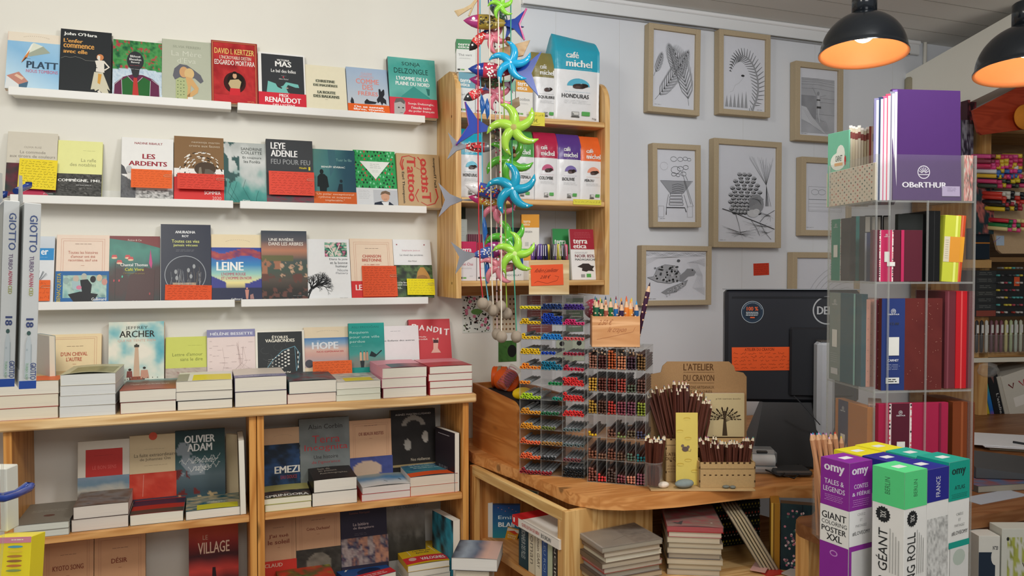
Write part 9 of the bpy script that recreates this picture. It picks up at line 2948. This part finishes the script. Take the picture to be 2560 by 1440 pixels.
tag(m.build('writing_pad', loc=on_z(2475, 1124, DZ + 0.0003), rot=(0, 0, rad(-38))), 'thick cream pad under the white paper on the darker counter', 'pad')
m = M('dark', '26282c')
p0, p1 = on_z(2533, 1105, DZ + 0.021), on_z(2600, 1116, DZ + 0.021)
m.tube([p0, p1], 0.004, 8)
tag(m.build('ballpoint_pen'), 'dark ballpoint pen lying on the white paper pad', 'pen')
m = M('dark', '4a4c4e')
m.add([(0, 0, 0), (0.2, 0, 0), (0.2, 0.16, 0), (0, 0.16, 0), (0, 0, 0.03), (0.2, 0, 0.008), (0.2, 0.16, 0.03), (0, 0.16, 0.05)], [(3, 2, 1, 0), (4, 5, 6, 7), (0, 1, 5, 4), (1, 2, 6, 5), (2, 3, 7, 6), (3, 0, 4, 7)])
tag(m.build('card_case', loc=on_z(2440, 1195, DZ + 0.021), rot=(0, 0, rad(-28))), 'grey sloping plastic case on the darker counter behind the poster boxes', 'case')
t = empty('picture_book', on_z(2445, 1232, DZ + 0.0005), (0, 0, rad(-10)), 'blue and red picture book under the grey sloping case', 'book')
lying(t, 0.22, 0.17, 0.018, '55504a', art('4a6a88', '8a4a40', '3a6a90', 'a8584a', s=19, k=5), '5a6a78', 'a09888')
m = M('paper', 'a8acb4')
m.box(0, 0, 0, 0.2, 0.06, 0.0008)
tag(m.build('leaflet', loc=on_z(2452, 1262, DZ + 0.0003), rot=(0, 0, rad(4))), 'pale blue leaflet at the edge of the darker counter', 'leaflet')
fb3 = Fr(at_f(2450, 1440, 1.9), -YAW)
fb3.p.z = 0.45
for u0, u1, vt, c, dr, lab in ((2446, 2499, 1340, 'd4d2c8', lambda f: (f.r(0.0, 0.1, 0.78, 1, '24303f'), f.e(0.78, 0.13, 0.2, 0.05, 'd4d2c8', 16), f.t('N°20', 0.66, 0.06, 0.9, 0.085, '3a3c40', 1), f.p([(0.1, 0.5), (0.4, 0.42), (0.6, 0.5)], '4a7080')), 'white rimmed box N°20 with dark blue picture below the counter'),
       (2503, 2620, 1322, 'c8c8bc', lambda f: (f.g(0.12, 0.05, 1, 0.9, lambda u, v: sel(fb(u * 9, v * 12, 4) > 0.46, mixc(fb(u * 14, v * 14, 9), '7a8a3c', 'a8ac50', '56602c'), 'c8c8bc'), 24, 36), f.e(0.13, 0.06, 0.03, 0.012, '2a2c2a', 8), f.l([(0.9, 0.4), (0.6, 0.3), (0.45, 0.2)], 0.002, '4a3a2c'), f.t('BASIL', 0.1, 0.3, 0.2, 0.6, '3a3c3a', 1, 90)), 'pale box with green tree picture at the lower right corner')):
 fbox(fb3, u0, vt, u1, 1440, 0.0, 0.05, c, {'f': dr}, 'print_box', lab, 'box', 'boxed prints below the counter', zb=0.45, part='carton')
m = M('wood_x', '6a4a30')
m.box(-0.05, -0.06, 0, 0.6, 0.12, 0.4495)
tag(m.build('low_table', loc=(fb3.p.x, fb3.p.y, 0), rot=(0, 0, rad(-YAW))), 'dark low table carrying the boxed prints', 'table')
# ------------------------------------------------------------------ mobile of painted fish and starfish
FM = 1.98
GS_, GF_ = 'painted starfish of the hanging mobile', 'painted wooden fish of the hanging mobile'
STR = [('red', 'b83038', 1195, 1195, 1207, 745), ('light blue', '6ab8d0', 1200, 1205, 1221, 752), ('white', 'e0d8c8', 1224, 1226, 1233, 762), ('dotted white and pink', 'e8c8c8', 1236, 1240, 1243, 822), ('cream twisted', 'e8dcc8', 1247, 1250, 1252, 752), ('ivory', 'e4dccc', 1246, 1252, 1254, 828), ('yellow green', '9ab848', 1258, 1262, 1267, 770), ('sea green', '4a9a80', 1277, 1280, 1291, 828)]
for i, (nm, c, ua, ub, uc, vb) in enumerate(STR):
 F = FM + 0.018 * ((i * 3) % 5 - 2)
 top = at_f(ua, -60, F)
 top.z = ZC if top.x > 1.06 else ZC + 0.17
 t = empty('pebble_string', (top.x, top.y, top.z), (0, 0, 0), '%s cord of the mobile ending in %s' % (nm, 'a grey pebble'), 'cord', 'pebble weighted cords of the mobile')
 P5 = [Vector((0, 0, 0))] + [at_f(u, v, F) - top for u, v in ((ua, 0), (ua, 150), (ub, 350), (ub + 2, 560), ((ub + uc) / 2, 690), (uc, vb))]
 m = M('satin', c)
 m.tube(P5, 0.0016, 6)
 if i in (3, 4):
  for k in range(30):
   s_ = k / 30
   p = P5[1].lerp(P5[3], s_ * 2) if s_ < 0.5 else P5[3].lerp(P5[6], s_ * 2 - 1)
   m.use(col=['c84a6a', '2c2c2c'][k % 2] if i == 3 else 'd8406a').ball(p, 0.0026, n=6, m=4)
 m.build('cord', t)
 m = M('stone', '9a8c7c')
 m.ball((0, 0, 0), 0.0145, 0.013, 0.0155, 14, 9)
 o = m.build('pebble', t)
 o.location = P5[-1] + Vector((0, 0, -0.014))
def star(u, v, R, col, rot, lab, dF=0.0, dots='f4f4f4', center=None, n=5, bend=0.35, tip=None):
 F = FM + dF
 c = at_f(u, v, F)
 R = R * F / FPX
 t = empty('wooden_starfish', c, (rad(90), 0, rad(-YAW)), lab, 'starfish', GS_)
 m = M('enamel', col)
 for k in range(n):
  a0 = rad(rot + 360 * k / n)
  pts, rr, cc = [], [], []
  for j in range(9):
   s_ = j / 8
   a = a0 + bend * s_ * s_ * 2
   pts.append((R * s_ * math.cos(a), R * s_ * math.sin(a), 0.004 * math.sin(s_ * 3)))
   rr.append(R * (0.20 - 0.03 * s_ - 0.12 * s_ ** 3) * (0.35 if j == 8 else 1))
  m.tube(pts, rr, 10)
 m.ball((0, 0, 0), R * 0.25, R * 0.25, R * 0.17, 14, 8)
 m.build('body', t)
 if dots:
  m = M('satin', dots)
  for k in range(n):
   a0 = rad(rot + 360 * k / n)
   for s_ in (0.5, 0.85):
    a = a0 + bend * s_ * s_ * 2
    m.ball((R * s_ * math.cos(a), R * s_ * math.sin(a), R * (0.17 if s_ < 0.7 else 0.1)), R * 0.045, n=8, m=5)
  m.use(col=center or dots).ball((0, 0, R * 0.17), R * (0.17 if center else 0.06), R * (0.17 if center else 0.06), R * 0.05, 14, 6)
  m.build('dot_pattern', t)
star(1231, 92, 44, 'ec8898', 30, 'pink starfish hanging highest on the mobile', 0.03, 'c83c50')
star(1243, 236, 42, 'e8869a', 75, 'pink starfish below the blue swirl star', 0.04)
star(1277, 158, 55, '22a4d4', 60, 'sky blue swirl starfish, highest blue one on the mobile', -0.03)
star(1271, 402, 62, '58a834', 100, 'dark leaf green starfish behind the lime one', 0.02)
star(1284, 320, 68, 'a4d048', 80, 'lime green starfish with round button centre', -0.03, center='a8a058')
star(1281, 472, 66, '1a94b4', 65, 'turquoise starfish with white dots in the middle of the mobile', -0.04)
star(1243, 520, 46, 'e88498', 40, 'pink starfish left below the turquoise one', 0.03, 'f4e4e4', '8a5058')
star(1268, 600, 56, '5cb83c', 80, 'grass green starfish behind the lowest lime one', 0.03)
star(1287, 634, 56, '9cd448', 62, 'lowest lime green starfish of the mobile', -0.03, center='c8e088')
star(1247, 668, 48, 'e48c98', 55, 'lowest pink starfish with white dots', 0.0)
star(1253, 15, 34, '8ad040', 70, 'lime green starfish arm cut by the top edge', -0.04)
def fish(u, v, L, ang, head, body, tail, lab, dF=0.0, fat=0.3, spots=None, tail2=None, flip=1, tl=0.5):
 """head towards local -x; ang in degrees counter-clockwise in the picture"""
 F = FM + dF
 c = at_f(u, v, F)
 L = L * F / FPX
 e = Matrix.Rotation(rad(-YAW), 3, 'Z') @ Matrix.Rotation(rad(90), 3, 'X') @ Matrix.Rotation(rad(ang), 3, 'Z')
 if flip < 0:
  e = e @ Matrix.Rotation(rad(180), 3, 'Y')
 t = empty('wooden_fish', c, e.to_euler(), lab, 'fish', GF_)
 prof = [(-0.5, 0.01), (-0.42, 0.35), (-0.3, 0.72), (-0.15, 0.95), (0.05, 1.0), (0.25, 0.8), (0.42, 0.45), (0.5, 0.28)]
 n = 14
 for nm, a, b, cc in (('head', 0, 4, head), ('body', 3, 8, body)):
  m = M('enamel', cc)
  vs = []
  for x, r in prof[a:b]:
   for k in range(n):
    w_ = 2 * math.pi * k / n
    vs.append((x * L, r * fat * L / 2 * math.cos(w_), r * fat * L / 3 * math.sin(w_)))
  fs = [(i * n + k, i * n + (k + 1) % n, (i + 1) * n + (k + 1) % n, (i + 1) * n + k) for i in range(b - a - 1) for k in range(n)]
  m.add(vs, fs, smooth=True)
  if nm == 'head':
   for s_ in (1, -1):
    m.use(col='f0f0f0').ball((-0.26 * L, 0.03 * L, s_ * fat * L * 0.25), L * 0.045, L * 0.045, L * 0.02, 10, 6)
    m.use(col='222').ball((-0.265 * L, 0.03 * L, s_ * fat * L * 0.27), L * 0.016, L * 0.016, L * 0.012, 8, 5)
  elif spots:
   q = random.Random(int(u))
   for k in range(26):
    x = q.uniform(-0.1, 0.36)
    y = q.uniform(-0.8, 0.8) * fat / 2 * (1 - abs(x) * 0.9)
    zz_ = fat / 3 * math.sqrt(max(0.0, 1 - (y / (fat / 2)) ** 2)) * (1 - 0.5 * max(0, x) ** 1.2)
    m.use(col=q.choice(spots)).ball((x * L, y * L, zz_ * L * (1 if flip > 0 else -1)), L * 0.026, L * 0.026, L * 0.012, 7, 4)
  m.build(nm, t)
 m = M('enamel', tail)
 th = 0.004
 T2 = [(0.44, -0.04), (0.44, 0.04), (0.44 + tl * 0.5, 0.12 * tl * 2), (0.44 + tl, 0.36 * tl * 2), (0.44 + tl * 0.72, 0.0), (0.44 + tl, -0.36 * tl * 2), (0.44 + tl * 0.5, -0.12 * tl * 2)]
 pl = [(x * L, y * L) for x, y in T2]
 nT = len(pl)
 vs = [(x, y, -th) for x, y in pl] + [(x, y, th) for x, y in pl]
 tri = [(0, 1, 4), (1, 2, 4), (2, 3, 4), (0, 4, 6), (4, 5, 6)]
 m.add(vs, [f_[::-1] for f_ in tri] + [tuple(nT + k for k in f_) for f_ in tri] + [(i, (i + 1) % nT, nT + (i + 1) % nT, nT + i) for i in range(nT)])
 tf = m.build('tail_fin', t)
 if tail2:
  m = M('enamel', tail2)
  z_ = th + 0.0006
  m.tube([(T2[3][0] * L, T2[3][1] * L, z_), (T2[4][0] * L, 0, z_), (T2[5][0] * L, T2[5][1] * L, z_)], 0.0025, 6)
  m.build('fin_edge', tf)
fish(1212, 55, 108, -4, 'a83878', 'a08838', '24409a', 'fish with magenta head and brown ringed body at the top of the mobile', 0.0, 0.36, ['2c2a24', 'd8c878', '4a4438'], 'c8508c')
fish(1225, 176, 110, -4, '203c90', 'b83048', '24449c', 'fish with blue head and white dots on red body', -0.01, 0.36, ['f4f0ec'], None, tl=0.7)
fish(1218, 204, 92, -8, 'a83080', '6a6048', '8a3870', 'fish with magenta head and olive glass body', 0.03, 0.34, ['3a8050', '4a4438', 'a8a088'], tl=0.3)
fish(1193, 103, 62, 50, '2a2422', 'd83c38', '28508c', 'small red dotted fish with black snout, upper one', 0.02, 0.42, ['f8f0e0'], tl=0.25)
fish(1184, 237, 58, 28, '3a3c3c', 'd83840', '28508c', 'small red dotted fish with black snout, lower one', 0.02, 0.42, ['f8f0e0'], tl=0.25)
fish(1243, 22, 80, -55, '24409a', '4a5a50', '28408c', 'dark fish with blue head at the top edge of the photo', 0.01, 0.4, ['3a7a4c', '2a3a34'])
fish(1268, 333, 96, -12, '2444a0', '5a544c', '2a44a4', 'fish with blue head right and wide blue magenta tail left', 0.02, 0.32, ['d8c8a8', '8a3a3a', '2a2a2c'], 'a83088', flip=-1, tl=0.8)
fish(1200, 368, 78, -2, '7a7a82', 'd83c40', '8c8c92', 'red dotted fish with grey swallow tail', 0.03, 0.34, ['f4ece0', '222'], flip=-1, tl=0.6)
fish(1212, 476, 104, -16, 'dcd8d8', '3c4c98', 'b84a70', 'fish with white snout and blue, red and yellow body', 0.0, 0.34, ['f4f4f0', 'c83038', 'e8b830'], tl=0.4)
fish(1210, 500, 80, -12, 'b82c6c', 'd0a040', '9a9aa0', 'fish with magenta snout and mustard body', 0.02, 0.34, ['f4ecd8', 'c83040'], tl=0.3)
fish(1176, 500, 46, 180, '8c8c92', '8c8c92', '8e8e96', 'grey fish tail pointing left below the white snout fish', 0.04, 0.12, tl=1.3)
fish(1222, 632, 76, 8, '8c2c70', '3c58a0', '84868c', 'fish with silver tail left and blue dotted body', 0.0, 0.42, ['f0ece8'], flip=-1, tl=0.75)
fish(1253, 622, 76, -20, '9a2c78', 'd09088', '2c58a8', 'lowest fish with pink white dotted body', 0.02, 0.4, ['f8f4f0'], tl=0.45)
for i, (u, v, L, a) in enumerate(((1205, 262, 24, 80), (1218, 272, 26, 100), (1211, 572, 30, 85), (1218, 678, 32, 88))):
 c = at_f(u, v, FM + 0.01)
 m = M('enamel', '2a64b0')
 LL = L * FM / FPX
 m.tube([(0, 0, -LL), (0.002, 0, -LL * 0.3), (0, 0, LL * 0.4), (0, 0, LL)], [0.001, 0.007, 0.006, 0.001], 8)
 tag(m.build('wooden_drop', loc=c), ['upper left', 'upper right', 'middle', 'lowest'][i] + ' blue painted drop hanging from the light blue cord', 'pendant', 'blue drops of the mobile')
for i, (pts, c, lab) in enumerate((([(1226, 127), (1325, 100), (1308, 138), (1285, 143), (1245, 148)], 'c8a880', 'striped driftwood slice behind the sky blue star'), ([(1255, 262), (1297, 242), (1300, 262), (1285, 272), (1262, 270)], 'a89478', 'driftwood slice above the lime button star'))):
 P6 = [at_f(u, v, FM + 0.05) for u, v in pts]
 d = ray(1280, 720) * 0.008
 n = len(P6)
 m = M('wood_x', c)
 m.add(P6 + [p + d for p in P6], [tuple(range(n)), tuple(range(n, 2 * n))[::-1]] + [(k, n + k, n + (k + 1) % n, (k + 1) % n) for k in range(n)])
 tag(m.build('driftwood'), lab, 'driftwood', 'driftwood pieces of the mobile')
m = M('kraft', 'c8b088')
for k in range(5):
 m.tube([at_f(1196 + k, -10, FM), at_f(1178 + k, 12 + k, FM), at_f(1160, 22 + 2 * k, FM), at_f(1136 + 2 * k, 28 + 3 * k, FM)], 0.002, 5)
m.tube([at_f(1200, -20, FM), at_f(1185, 10, FM), at_f(1172, 40, FM)], 0.0025, 5)
tag(m.build('raffia_bow'), 'frayed natural raffia end at the upper left of the mobile', 'raffia')
for i, (u, v, c, r) in enumerate(((1270, 98, '4a2c20', 7), (1270, 108, 'b08860', 8), (1284, 378, '5a2c24', 6), (1286, 388, 'a88860', 6), (1284, 370, 'c8a070', 5), (1232, 342, '8a7a5c', 7))):
 m = M('satin', c)
 m.ball((0, 0, 0), r * FM / FPX * 0.9)
 tag(m.build('bead', loc=at_f(u, v, FM)), ['dark brown bead under the top fish', 'tan bead under the dark brown one', 'dark red bead below the lime button star', 'tan bead below the dark red one', 'honey bead above the dark red one', 'olive bead left of the lime button star'][i], 'bead', 'wooden beads of the mobile')
